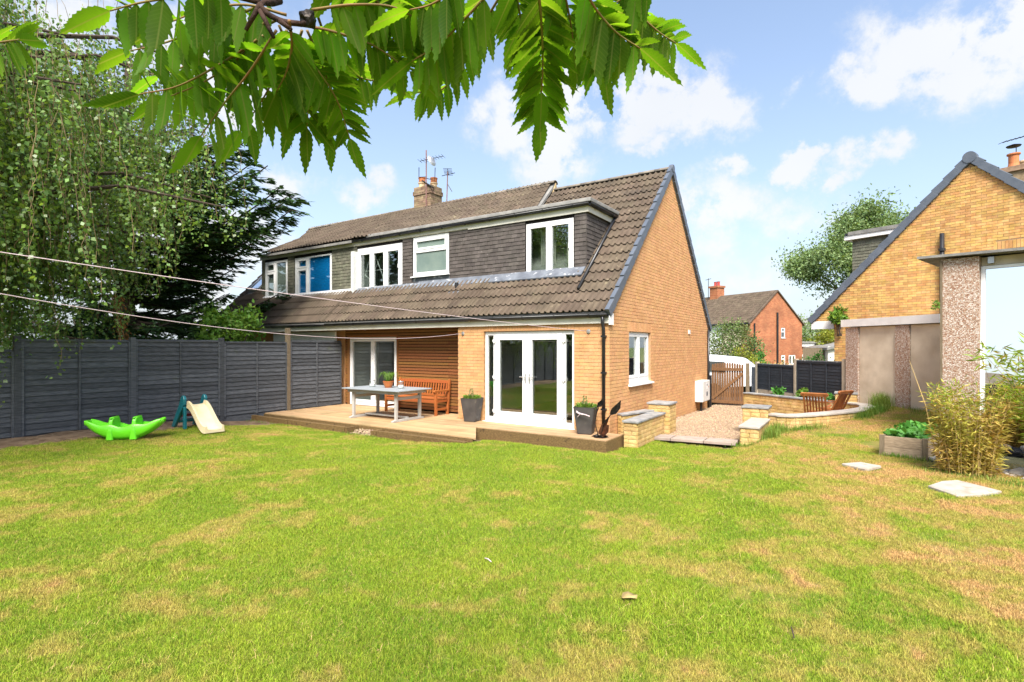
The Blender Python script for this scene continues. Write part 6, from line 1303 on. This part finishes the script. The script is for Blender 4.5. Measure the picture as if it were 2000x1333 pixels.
leafball('far_hedge', 'low yellow green hedge beyond the flat roofed extension', 'hedge', (33.0, 56, 1.5), (2.8, 1.2, 1.5), 2000, .2, 'goldleaf', seed=23)
for i, (x, y, rx, rz_) in enumerate(((46, 95, 9, 3.6), (33, 105, 9, 3.2), (60, 100, 10, 4.2))): leafball('distant_trees', ['dark distant trees low on the horizon right of the red house', 'hazy distant trees behind the red brick house', 'distant trees behind the yellow brick house'][i], 'trees', (x, y, 1.0), (rx, 4, rz_), 1500, .7, 'ashleaf', 'trees on the horizon', seed=30+i)
# ------------------------------------------------------------------ broadleaf tree behind the yellow brick house
def tree(name, lab, loc, h, crown, n, size, leafm, barkm, seed, r0=.28, forks=4, spread=.55, grp=None):
    r_ = random.Random(seed); t = thing(name, lab, 'tree', loc, 0, grp); mb = MB(); tips = []
    def grow(p, d, l, r, lev):
        q = p+d*l; m_ = p.lerp(q, .5)+Vector((r_.uniform(-1, 1), r_.uniform(-1, 1), r_.uniform(-.3, .3)))*l*.07
        mb.tube([p, m_, q], [r, r*.85, r*.7], 7 if lev < 2 else 5, cap=False)
        if lev >= 2: tips.append(m_)
        if lev >= 5: tips.append(q); return
        for k in range(2 if lev else forks):
            a = r_.uniform(0, 6.283); ax_ = d.orthogonal().normalized(); ax_ = Matrix.Rotation(a, 3, d) @ ax_; nd_ = (d*math.cos(spread)+ax_*math.sin(spread)*r_.uniform(.6, 1.2)+Vector((0, 0, .16))).normalized(); grow(q, nd_, l*r_.uniform(.66, .86), r*.62, lev+1)
    grow(Vector((0, 0, -1)), Vector((0, 0, 1)), h, r0, 0); mb.build('trunk', M[barkm], t)
    T = np.array([tuple(p) for p in tips]); rr = np.random.default_rng(seed); idx = rr.integers(0, len(T), n); cs = crown*(.55+.9*rr.random(len(T)))[idx]
    pts = T[idx]+rr.normal(size=(n, 3))*cs[:, None]*np.array([1, 1, .8]); ds = rr.normal(size=(n, 3))+np.array([0, 0, -.25])
    link('crown', leafmesh('crown', pts, ds, rr.uniform(size*.7, size*1.35, n), .5), M[leafm], t, 'stuff'); return t
bt = tree('broadleaf_tree', 'rounded green tree with pale limbs behind the yellow brick house', (21.6, 31.0, 0), 3.1, .42, 46000, .17, 'ashleaf', 'palebark', 5, .26, 4, .56)
# ------------------------------------------------------------------ left: birch, fir and shrub over the fence
bi = thing('weeping_birch', 'weeping birch whose hanging leafy branches fill the left edge', 'tree', (-11.3, 9.3, 0)); r_ = random.Random(12)
def BS(v): return Vector(v)*1.18+Vector((0, 0, -.32))
def birch_zb(x, y):
    f = smoothstep(-7.0, -4.9, x*(7.6/y)); return 1.22+2.58*f
strands = []; limbs = MB(); tw = MB()
limbs.tube([(0, 0, -.5), (.1, 0, 2), (.5, .1, 4.5), (.8, .2, 6.6), (1.0, .2, 8.2)], [.22, .19, .15, .10, .04], 10)
tops = []
for k in range(84):
    a = r_.uniform(-2.2, 1.9); z0 = r_.uniform(2.6, 7.2); rad = r_.uniform(1.6, 5.2)*(1-.35*max(0, (z0-5.2)/3)); x1, y1 = math.cos(a)*rad, math.sin(a)*rad*.85; zt = z0+r_.uniform(.3, 1.3)
    P_ = [(.4*z0/4.5, 0, z0), (x1*.35, y1*.35, z0+.6*(zt-z0)+.25), (x1*.7, y1*.7, zt+.15), (x1, y1, zt-.15)]; limbs.tube(P_, [.06, .045, .03, .012], 6, cap=False)
    for j in range(50):
        t = r_.uniform(.12, 1.0); i = min(int(t*3), 2); f = t*3-i; p = Vector(P_[i]).lerp(Vector(P_[i+1]), f); strands.append(p+Vector((r_.gauss(0, .32), r_.gauss(0, .32), r_.gauss(0, .16))))
lp, ld = [], []; cp_, cd_ = [], []
for p in strands:
    wx, wy = p.x-9.9, p.y+7.4; zb = birch_zb(wx, wy)+r_.uniform(-.35, .75); L_ = min(p.z-zb, r_.uniform(.6, 3.1))
    if L_ < .25: L_ = .25
    out_ = Vector((p.x, p.y, 0)).normalized()*r_.uniform(.0, .30); dr_ = Vector((r_.gauss(0, .07), r_.gauss(0, .07), 0)); n = int(L_/.036); prev = p; pts_ = [p]
    for i in range(n):
        t = (i+1)/n; q = p+out_*(1-(1-t)**2)*.6*L_+dr_*t*L_-Vector((0, 0, L_*t)); q += Vector((.03*math.sin(i*.5+p.x*9), .03*math.cos(i*.4+p.y*7), 0))
        if i % 6 == 0: pts_.append(q)
        lp.append(tuple(q+Vector((r_.gauss(0, .045), r_.gauss(0, .045), r_.gauss(0, .02))))); ld.append((r_.gauss(0, .7), r_.gauss(0, .7), -.75+r_.gauss(0, .35)))
        if r_.random() < .07: cp_.append(tuple(q)); cd_.append((r_.gauss(0, .15), r_.gauss(0, .15), -1))
    if len(pts_) > 2 and r_.random() < .5: tw.tube([BS(v) for v in pts_], .005, 3, cap=False)
limbs.v = [tuple(BS(Vector(v))) for v in limbs.v]; limbs.build('trunk', M['bark'], bi); tw.build('twigs', M['twig'], bi, 'stuff')
lp = np.array(lp); ld = np.array(ld); keep = (lp[:, 2] < 7.6); lp, ld = lp[keep], ld[keep]; lp = lp*1.18+np.array([0, 0, -.32]); cp_ = np.array(cp_)*1.18+np.array([0, 0, -.32])
link('crown', leafmesh('crown', lp, ld, nrng.uniform(.05, .09, len(lp)), .82, .12), M['birchleaf'], bi, 'stuff')
link('catkins', leafmesh('catkins', np.array(cp_), np.array(cd_), nrng.uniform(.05, .08, len(cp_)), .16, .1), M['catkin'], bi, 'stuff')
fi = thing('fir_tree', 'dark green spreading fir behind the charcoal fence', 'tree', (-12.6, 17.2, 0)); limbs = MB(); fp, fd, fs_, fn_ = [], [], [], []
limbs.tube([(0, 0, -1), (0, 0, 4), (.1, 0, 8), (.1, 0, 11.5)], [.34, .28, .17, .05], 10)
specs = []
for k in range(130):
    z0 = r_.uniform(1.0, 9.3); a = r_.uniform(-3.14, 3.14); ln = r_.uniform(2.6, 5.0)*(1-.06*max(0, z0-3.5)); specs.append((z0, a, ln, r_.uniform(-.05, .28)))
for z0, a, ln, rise in ((5.0, -.38, 6.4, .10), (4.6, -.62, 6.0, .10), (3.9, -.5, 5.6, .18), (3.6, -.35, 5.6, .16), (5.6, -.5, 5.4, .06), (6.6, -.3, 5.0, .05), (5.6, -.15, 5.6, .05), (2.5, -.5, 4.6, .04), (2.2, -.25, 5.0, .02), (6.3, -.6, 5.2, .0), (4.2, -.28, 6.2, .16), (5.9, -.42, 6.2, .05), (5.3, -.2, 6.0, .08), (6.9, -.45, 5.6, .02)): specs.append((z0, a, ln, rise))
for z0, a, ln, rise in specs:
    d = Vector((math.cos(a), math.sin(a), 0)); s_ = Vector((-d.y, d.x, 0)); P_ = []
    for i in range(9): t = i/8; P_.append(Vector((0, 0, z0))+d*ln*t+Vector((0, 0, ln*(rise*t+.10*t*t-.14*math.sin(t*math.pi)*.6)))+s_*.25*math.sin(t*3+a*5))
    limbs.tube(P_, [.06*(1-.85*i/8)+.006 for i in range(9)], 5, cap=False)
    nb = int(ln*11)
    for j in range(nb):
        t = r_.uniform(.06, 1.0)**.8; i = min(int(t*8), 7); p = P_[i].lerp(P_[i+1], t*8-i); sd = 1 if r_.random() < .5 else -1; bl = (1.05-t*.75)*ln*.20*r_.uniform(.6, 1.3); dd = (d*.75+s_*sd*r_.uniform(.3, 1.1)+Vector((0, 0, r_.uniform(-.12, .12)))).normalized()
        if j % 3 == 0: limbs.tube([p, p+dd*bl*.6, p+dd*bl], [.012, .008, .003], 3, cap=False)
        ns = max(6, int(bl*44))
        for q in range(ns):
            u = r_.uniform(.05, 1.0); c = p+dd*bl*u+Vector((r_.gauss(0, .035), r_.gauss(0, .035), -.05*u-.02)); sx = dd.cross(Vector((0, 0, 1)))*r_.uniform(-.9, .9); fp.append(tuple(c)); fd.append(tuple(dd+sx+Vector((0, 0, r_.uniform(-.55, .2))))); fs_.append(r_.uniform(.12, .28)); fn_.append((r_.gauss(0, .35), r_.gauss(0, .35), 1))
limbs.build('trunk', M['bark'], fi); print('fir', len(fp), 'birch', len(lp)); link('foliage', leafmesh('foliage', np.array(fp), np.array(fd), np.array(fs_), .36, .05, np.array(fn_)), M['fir'], fi, 'stuff')
n = 330; tt = nrng.uniform(0, 1, n); P0 = np.array([-9.15+12.6, 12.25-17.2, 2.95]); dp_ = np.stack([P0[0]+.18*tt+nrng.normal(size=n)*.07, P0[1]-.05*tt+nrng.normal(size=n)*.07, P0[2]-1.05*tt], 1); link('dead_spray', leafmesh('dead_spray', dp_, np.stack([nrng.normal(size=n)*.5+.3, nrng.normal(size=n)*.5, -np.ones(n)], 1), nrng.uniform(.05, .11, n), .3), M['deadfir'], fi, 'stuff')
MB().tube([(P0[0]-.5, P0[1]-.6, 3.3), (P0[0]-.1, P0[1]-.05, 3.0), (P0[0]+.15, P0[1]-.02, 2.0)], [.02, .015, .006], 5).build('dead_branch', M['bark'], fi)
leafball('leafy_shrub', 'bright green leafy bush rising behind the fence by the adjoining house', 'shrub', (-7.95, 15.0, 2.1), (.95, .8, 1.15), 3200, .12, 'shrub', seed=41)
leafball('understorey_shrub', 'thin dark shrub under the fir behind the fence', 'shrub', (-10.4, 16.2, 1.5), (1.5, .9, 1.2), 1700, .12, 'birchleaf', seed=42)
# the bungalow beyond the left boundary that the glazing reflects
bg_ = thing('neighbour_bungalow', 'bungalow beyond the left fence, its dark tiled roof mirrored in the glazing', 'house', (-27, -12, -1.0), R(62), 'houses'); MB().box(-7, 9, 0, 7, -1, 2.4).build('wall', M['cream'], bg_); MB().prism([(-7.4, -.4, 2.35), (9.4, -.4, 2.35), (9.4, 3.5, 4.6), (-7.4, 3.5, 4.6)], (0, 0, .18)).build('roof', M['tile'], bg_); MB().prism([(-7.4, 7.4, 2.35), (9.4, 7.4, 2.35), (9.4, 3.5, 4.6), (-7.4, 3.5, 4.6)], (0, 0, .18)).build('roof', M['tile'], bg_)
bf = thing('rear_fence', 'charcoal fence closing the garden behind the viewpoint, seen mirrored in the glazing', 'fence', HC, HR, 'garden fences')
for k in range(10):
    x0 = -8.8+k*1.93; MB().box(x0-.05, x0+.05, -15.4, -15.3, -.3, 1.85).build('post', M['fence'], bf)
    if k < 9:
        for r in range(9): MB().hexa([(x0+.05, -15.34, r*.195), (x0+1.88, -15.34, r*.195+jit(.01)), (x0+1.88, -15.318, r*.195), (x0+.05, -15.318, r*.195), (x0+.05, -15.35, r*.195+.22), (x0+1.88, -15.35, r*.195+.22), (x0+1.88, -15.335, r*.195+.22), (x0+.05, -15.335, r*.195+.22)]).build('board', M['fence'], bf)
# ------------------------------------------------------------------ aerials on the roofs
def yagi(mb, c, d, ln, n, w_, r=.008):
    c = Vector(c); d = Vector(d).normalized(); s_ = d.cross(Vector((0, 0, 1))).normalized(); mb.tube([c-d*ln/2, c+d*ln/2], r*1.3, 5)
    for i in range(n): p = c+d*ln*(i/(n-1)-.5); mb.tube([p-s_*w_/2, p+s_*w_/2], r, 4)
a1 = thing('tv_aerial', 'tall chimney mast with a television aerial and small dish', 'aerial', W(-8.62, 4.0, 6.6), HR, 'roof aerials')
MB().tube([(0, -.09, -.1), (0, -.09, 2.15)], .022, 6).build('mast', mat('rusty_mast', (.16, .08, .07), (.25, .14, .12), .7), a1)
mb = MB(); yagi(mb, (.25, -.09, 1.8), (.9, .3, .1), .9, 9, .36); mb.build('antenna', M['iron'], a1)
mb = MB(); mb.lathe([(.0, .07), (.12, .05), (.20, .0)], 14); o = mb.build('dish', M['steel'], a1, solid=.01); o.matrix_local = Matrix.Translation((.30, -.13, 1.7)) @ Matrix.Rotation(R(70), 4, 'Y')
mb = MB(); mb.tube([(0, -.09, 1.2), (-.35, -.09, 1.25), (-.35, -.09, 1.6)], .014, 5); mb.tube([(.0, -.09, 1.15), (.4, -.09, 1.0), (.42, -.09, 1.45)], .014, 5); mb.tube([(-.2, -.09, 1.1), (.35, -.09, .75)], .03, 5); mb.build('side_arm', M['iron'], a1)
a2 = thing('tv_aerial', 'short mast with a folded box aerial right of the chimney', 'aerial', W(-8.05, 4.35, 6.65), HR, 'roof aerials'); MB().tube([(0, 0, 0), (.05, 0, 1.35)], .02, 6).build('mast', bpy.data.materials['rusty_mast'], a2); mb = MB(); yagi(mb, (.07, 0, 1.33), (.6, -.8, 0), .7, 6, .30); mb.tube([(-.22, 0, 1.24), (.38, 0, 1.24)], .012, 5); mb.tube([(.05, 0, .9), (.25, 0, .6)], .012, 5); mb.build('antenna', M['iron'], a2)
a3 = thing('tv_aerial', 'aerial boom over the neighbour house chimney at the right edge', 'aerial', (16.4, 16.9, 7.2), 0, 'roof aerials'); MB().tube([(0, 0, 0), (0, 0, 1.35)], .02, 6).build('mast', M['iron'], a3); mb = MB(); yagi(mb, (-.1, 0, 1.25), (-1, .0, -.28), 1.3, 10, .3); mb.build('antenna', M['iron'], a3)
# ------------------------------------------------------------------ bamboo
def bamboo(name, lab, loc, rad, hts, nc, m1, m2, seed, lsz, lean, per=42):
    r_ = random.Random(seed); t = thing(name, lab, 'plant', loc, 0, 'bamboo clumps'); lp, ld, ls = [], [], []; st_ = MB()
    for k in range(nc):
        a = r_.uniform(0, 6.283); rr = rad*math.sqrt(r_.random())*.6; b = Vector((rr*math.cos(a), rr*math.sin(a)*.8, -.05)); h = r_.uniform(*hts); o = Vector((math.cos(a)*r_.uniform(.1, lean)+lean*.2*r_.gauss(0, 1), math.sin(a)*r_.uniform(.1, lean), 0)); P_ = [b+o*h*(t_**1.6)+Vector((0, 0, h*t_*(1-.12*t_))) for t_ in (0, .25, .5, .75, 1)]
        st_.tube(P_, [.0055, .0055, .0045, .003, .0015], 4, cap=False)
        for j in range(int(per*h)):
            t_ = r_.uniform(.08, 1); i = min(int(t_*4), 3); p = P_[i].lerp(P_[i+1], t_*4-i); d = Vector((r_.gauss(0, 1), r_.gauss(0, 1), r_.gauss(.1, .65))); off = d.normalized()*r_.uniform(0, .11 if m1 == 'bamboodry' else .16); lp.append(tuple(p+off)); ld.append(tuple(d)); ls.append(r_.uniform(*lsz))
    st_.build('culms', M['drygrass'], t, 'stuff'); lp, ld, ls = np.array(lp), np.array(ld), np.array(ls); lp[:, 2] = np.maximum(lp[:, 2], .02); dry = (lp[:, 2]+nrng.normal(size=len(lp))*.25) > .75*hts[1] if m2 == 'bamboo' else nrng.random(len(lp)) < .25
    for mm, sel, nm in ((m1, ~dry, 'leaves'), (m2, dry, 'pale_leaves')):
        if sel.sum(): link(nm, leafmesh(nm, lp[sel], ld[sel], ls[sel], .17, .06), M[mm], t, 'stuff')
    return t
bamboo('bamboo_clump', 'brownish bamboo clump growing beside the raised bed', (6.45, 7.5, -.05), .52, (.6, 1.55), 84, 'bamboodry', 'bamboo', 3, (.055, .115), .19, 100)
mb = MB(); mb.tube([(6.15, 7.62, 0), (6.02, 7.7, .9), (5.86, 7.8, 1.55)], [.008, .006, .003], 5); tag(mb.build('bamboo_cane', M['drygrass'], None), 'single bare cane leaning left out of the brown bamboo', 'cane')
bamboo('bamboo_clump', 'fresh yellow green bamboo arching in at the right edge', (7.45, 6.9, -.05), .55, (1.2, 2.3), 36, 'bamboo', 'bamboodry', 8, (.09, .19), .33, 70)
# long grass along walls, and weeds
mb = MB(); r_ = random.Random(77)
def weeds(x0, y0, x1, y1, n, hh, sp):
    for k in range(n):
        t = r_.random(); x = x0+(x1-x0)*t+r_.gauss(0, sp); y = y0+(y1-y0)*t+r_.gauss(0, sp); p = W(x, y); p.z = lawn_h(p.x, p.y)-.02; h = r_.uniform(.4, 1)*hh; a = r_.uniform(0, 6.283); d = Vector((math.cos(a), math.sin(a), 0))*h*r_.uniform(.1, .6); s_ = Vector((-math.sin(a), math.cos(a), 0))*.004
        q = p+d*.4+Vector((0, 0, h*.65)); e_ = p+d+Vector((0, 0, h)); i = [mb.pt(v) for v in (p-s_, p+s_, q+s_*.8, q-s_*.8, e_)]; mb.f += [[i[0], i[1], i[2], i[3]], [i[3], i[2], i[4]]]
weeds(2.75, 1.4, 2.8, 2.5, 1100, .28, .10); weeds(2.9, 2.45, 3.6, 3.1, 700, .16, .12); weeds(4.3, 4.3, 4.75, 5.6, 1500, .22, .10); weeds(4.75, 5.6, 4.75, 6.8, 900, .45, .10); weeds(5.0, 6.9, 5.6, 5.0, 500, .16, .12); weeds(5.1, -.3, 6.2, -.9, 900, .10, .12); [weeds(*e_, 130, .05, .025) for e_ in ((4.06, -.70, 4.36, -.97), (4.36, -.97, 4.56, -.56), (5.02, -1.58, 5.26, -1.97), (5.26, -1.97, 5.76, -1.40), (4.30, -.42, 4.06, -.70), (5.02, -1.58, 5.38, -1.0))]; weeds(2.2, 1.0, 2.7, 1.05, 350, .14, .06); weeds(4.6, .5, 5.2, .42, 250, .12, .04); weeds(-5.2, -2.5, -4.2, -2.5, 160, .12, .04); weeds(-8.6, -2.6, -5.4, -2.52, 300, .08, .05)
mb.build('long_grass', M['longblade'], None, 'stuff')
# ------------------------------------------------------------------ sumac overhanging the viewpoint
su = thing('sumac_tree', 'sumac overhanging the top of the view with large toothed compound leaves', 'tree', (-1.5, -1.0, 0))
SO = Vector((-1.5, -1.0, 0))
def leaflet_mesh(k):
    """one toothed leaflet along +x, unit length, folded along its midrib and drooping at the tip"""
    r_ = random.Random(k); n = 19; mb = MB(); W_ = .132
    mid, lf, rt = [], [], []; bend = r_.uniform(.02, .24); curl = r_.uniform(-.16, .16); W_ *= r_.uniform(.82, 1.18)
    for i in range(n+1):
        t = i/n; w_ = W_*(math.sin(math.pi*t**.70)**.85 if 0 < t < 1 else 0)*(1-.5*smoothstep(.62, 1, t)); saw = (.022 if i % 2 else -.002)*(1 if 1 < i < n-1 else 0)
        z = -bend*t*t; yc = curl*t*t; mid.append((t, yc, z)); lf.append((t+(.012 if i % 2 else 0), yc+w_+saw, z+.035*w_/W_)); rt.append((t+(.012 if i % 2 else 0), yc-w_-saw, z+.035*w_/W_))
    mb.grid([lf, mid, rt]); me = mb.mesh('leaflet', True); me.materials.append(M['sumac']); return me
LM = [leaflet_mesh(k) for k in range(14)]
def U(px, py, Y): return Vector(((px-1000)/1033*Y, Y, 1.76+(677-py)/1033*Y))        # where a leaf hangs, worked out from the view
r_ = random.Random(2); nleaf = 0
def frond(pts, L_, pairs, lens=(.55, 1.0), t0=.12, term=1.0, droop=.45, lightn=None):
    """compound leaf: rachis through pts (world), paired leaflets and one at the tip"""
    P_ = catm3(pts, 8); mb = MB(); mb.tube([p-SO for p in P_], [.0035*(1-.6*i/(len(P_)-1)) for i in range(len(P_))], 6); fr_ = mb.build('leaf', M['sumacstem'], su, smooth=True)
    def at(t): s = t*(len(P_)-1); i = min(int(s), len(P_)-2); return P_[i].lerp(P_[i+1], s-i), (P_[i+1]-P_[i]).normalized()
    n0 = ((pts[-1]-pts[0]).cross(Vector((0, 1, 0)))); n0 = n0.normalized() if n0.length > 1e-4 else Vector((0, 0, 1))
    for k in range(pairs):
        t = t0+(1-t0)*(k+.3)/(pairs+.2); p, d = at(t); sz = L_*1.12*(1-.30*abs(t-.5)*1.6)*r_.uniform(.78, 1.14)
        side = Vector((d.z, 0, -d.x)); side = side.normalized() if side.length > .05 else Vector((1, 0, 0))       # in the plane facing the garden
        for sg in (1, -1):
            dirn = (d*r_.uniform(.30, .52)+side*sg*.9+Vector((0, droop*r_.uniform(.5, 1.3)+r_.uniform(-.12, .2), -droop*r_.uniform(.35, .8)))).normalized(); place(p, dirn, sz, fr_)
    p, d = at(1.0); place(p, (d+Vector((0, 0, -.15))).normalized(), L_*term*1.15, fr_)
def place(p, x, s, par):
    y = Vector((r_.gauss(0, .25), 1, r_.gauss(0, .3))); n = x.cross(y); n = n.normalized(); up = n if r_.random() < .5 else -n; nrm = (Vector((0, .28, .92))+Vector((r_.gauss(0, .22), r_.gauss(0, .24), r_.gauss(0, .12)))); z = (nrm-x*nrm.dot(x)).normalized(); yv = z.cross(x)
    o = bpy.data.objects.new('leaflet', LM[r_.randrange(14)]); COL.objects.link(o); o.parent = par; q = p-SO; w_ = s*r_.uniform(.95, 1.2)
    o.matrix_local = Matrix(((x.x*s, yv.x*w_, z.x*s, q.x), (x.y*s, yv.y*w_, z.y*s, q.y), (x.z*s, yv.z*w_, z.z*s, q.z), (0, 0, 0, 1)))
def catm3(P_, n=6):
    o = []; Q = [P_[0]*2-P_[1]]+list(P_)+[P_[-1]*2-P_[-2]]
    for i in range(1, len(Q)-2):
        for t in range(n): t /= n; a, b, c, d = Q[i-1:i+3]; o.append(.5*((2*b)+(c-a)*t+(2*a-5*b+4*c-d)*t*t+(3*b-a-3*c+d)*t**3))
    return o+[P_[-1]]
F_ = [  # rachis points (where they hang), leaflet length in metres, pairs
 ([(470, -25, 1.12), (380, -10, 1.08), (280, 5, 1.05), (215, 22, 1.02)], .098, 7, .55),
 ([(515, 70, 1.16), (440, 120, 1.12), (350, 168, 1.08), (272, 185, 1.05)], .115, 5, .25),
 ([(540, 60, 1.10), (488, 140, 1.04), (440, 200, 1.0), (393, 265, .98)], .118, 6, .12),
 ([(560, 50, 1.15), (600, 110, 1.12), (655, 190, 1.08), (683, 270, 1.05)], .095, 8, .40),
 ([(545, 50, 1.22), (575, 120, 1.20), (600, 190, 1.17), (600, 250, 1.15)], .108, 6, .40),
 ([(590, 50, 1.18), (650, 62, 1.16), (730, 90, 1.14), (800, 140, 1.12)], .092, 8, .75),
 ([(970, -30, 1.12), (915, 30, 1.10), (860, 85, 1.08), (805, 120, 1.06)], .112, 7, .55),
 ([(985, -20, 1.30), (930, 70, 1.30), (870, 170, 1.30), (812, 182, 1.30)], .085, 9, .8),
 ([(1050, -30, 1.08), (1057, 40, 1.06), (1060, 120, 1.04), (1058, 180, 1.02)], .098, 8, .30),
 ([(1045, -30, 1.22), (1050, 70, 1.2), (1056, 160, 1.18), (1056, 235, 1.16)], .098, 9, .35),
 ([(1130, -40, 1.10), (1165, 20, 1.08), (1205, 65, 1.05), (1250, 95, 1.03)], .112, 7, .50),
 ([(1120, -30, 1.25), (1150, 40, 1.24), (1175, 100, 1.22), (1180, 135, 1.2)], .10, 6, .5),
 ([(1205, -30, 1.25), (1240, 20, 1.24), (1285, 62, 1.22), (1320, 85, 1.21)], .088, 8, .45),
 ([(-60, 95, 1.15), (-25, 88, 1.13), (10, 82, 1.12), (38, 78, 1.11)], .075, 6, .5),
 ([(610, 20, 1.2), (690, 10, 1.19), (770, 15, 1.18), (830, 50, 1.17)], .10, 7, .5),
 ([(700, -40, 1.25), (730, -5, 1.24), (760, 40, 1.23), (770, 90, 1.22)], .095, 6, .35),
 ([(560, 30, 1.25), (480, 10, 1.24), (400, 20, 1.22), (330, 45, 1.2)], .105, 6, .5),
 ([(900, -50, 1.15), (880, -15, 1.14), (840, 10, 1.13), (800, 20, 1.12)], .10, 5, .5),
 ([(620, 60, 1.28), (660, 120, 1.28), (700, 150, 1.28), (740, 160, 1.27)], .092, 6, .6),
 ([(540, 40, 1.3), (500, 60, 1.3), (460, 70, 1.3), (410, 75, 1.3)], .11, 5, .5),
 ([(1000, -40, 1.18), (1010, 0, 1.17), (1020, 50, 1.16), (1030, 90, 1.15)], .095, 5, .4),
 ([(1280, -60, 1.2), (1250, -30, 1.2), (1220, -5, 1.2), (1190, 15, 1.2)], .09, 5, .4),
 ([(1090, -50, 1.15), (1105, 0, 1.14), (1115, 50, 1.13), (1120, 90, 1.12)], .10, 5, .4),
 ([(565, 40, 1.05), (570, 90, 1.04), (560, 140, 1.03), (540, 180, 1.02)], .105, 5, .4),
 ([(510, 30, 1.33), (430, 80, 1.33), (360, 130, 1.33), (310, 150, 1.33)], .11, 5, .3),
]
F_ += [([(520, 40, 1.2), (470, 110, 1.2), (400, 160, 1.2), (330, 190, 1.2)], .115, 5, .12), ([(560, 60, 1.2), (540, 140, 1.2), (510, 200, 1.2), (470, 255, 1.2)], .115, 5, .10), ([(600, 60, 1.2), (630, 130, 1.2), (650, 200, 1.2), (645, 260, 1.2)], .10, 6, .15), ([(500, 15, 1.25), (400, 55, 1.25), (320, 85, 1.25), (255, 100, 1.25)], .11, 6, .12), ([(590, 60, 1.25), (570, 130, 1.25), (580, 190, 1.25), (570, 230, 1.25)], .11, 5, .12), ([(620, 30, 1.3), (640, 90, 1.3), (650, 150, 1.3), (640, 210, 1.3)], .10, 6, .4), ([(860, -30, 1.3), (850, 30, 1.3), (845, 80, 1.3), (840, 110, 1.3)], .10, 5, .5), ([(640, -60, 1.3), (650, -20, 1.3), (690, 10, 1.3), (720, 40, 1.3)], .10, 5, .5)]
for pts, L_, pr, dr in F_:
    pr = int(pr*1.35+.5)
    frond([U(x_, y_, 1.02+.0011*(y_+40)+(Y_-1.02)*.55) for (x_, y_, Y_) in pts], L_, pr, droop=dr)
mb = MB(); b1 = [Vector((-1.5, -1.0, -.2)), Vector((-1.45, -.9, 1.2)), Vector((-1.2, -.5, 2.2)), Vector((-.85, .35, 2.62)), U(500, -60, 1.12), U(508, 10, 1.12), U(545, 40, 1.13), U(590, 48, 1.15)]
mb.tube([p-SO for p in catm3(b1, 5)], [.05-.044*min(1, i/24) for i in range(36)], 9)
b2 = [Vector((-.85, .35, 2.62)), U(760, -160, 1.1), U(960, -90, 1.12), U(1060, -50, 1.15), U(1220, -45, 1.22)]; mb.tube([p-SO for p in catm3(b2, 5)], [.016-.011*i/20 for i in range(21)], 7)
mb.tube([p-SO for p in catm3([Vector((-.85, .35, 2.62)), U(60, -330, 1.0), U(-160, -60, 1.1), U(-62, 94, 1.15)], 5)], [.012-.008*i/15 for i in range(16)], 6)
for a, b in (((508, 10), (480, 60)), ((508, 20), (535, 75)), ((545, 40), (570, 60)), ((590, 48), (610, 40)), ((508, 5), (440, -10))): mb.tube([U(*a, 1.12)-SO, U(*b, 1.13)-SO], [.006, .004], 6)
mb.build('trunk', M['sumacbark'], su, smooth=True)
bm = bmesh.new(); bmesh.ops.create_icosphere(bm, subdivisions=3, radius=.017)
for v in bm.verts: v.co *= 1+.45*noise.noise(v.co*90)
me = bpy.data.meshes.new('fruit_cluster'); bm.to_mesh(me); bm.free(); link('fruit_cluster', me, M['iron'], su, None, U(603, 38, 1.13)-SO)
# ------------------------------------------------------------------ indoors, seen through the glass
sf = thing('sofa', 'tan sofa inside the French doors', 'sofa', W(-1.15, 1.6, -.02), HR)
MB().box(-.5, .75, -.35, .40, .05, .42).build('seat', M['sofa'], sf, bevel=.05); MB().box(-.5, .75, .401, .62, .05, .82).build('backrest', M['sofa'], sf, bevel=.06); MB().box(-.68, -.505, -.35, .62, .05, .60).build('arm', M['sofa'], sf, bevel=.05)
tv = thing('television', 'black television on the inner wall behind the French doors', 'television', W(-1.4, 5.3, 1.0), HR); MB().box(-.6, .6, -.0, .05, 0, .7).build('screen', M['black'], tv); MB().box(-.1, .1, .051, .10, .2, .5).build('bracket', M['black'], tv)
cu = thing('curtain', 'pale curtain hanging inside the sliding patio door', 'curtain', W(-8.1, .95, 0), HR); mb = MB(); x = 0
while x < .30: mb.tube([(x, .02*math.sin(x*60), .0), (x, .02*math.sin(x*60), 2.1)], .035, 6); x += .045
mb.build('fabric', M['drape'], cu)
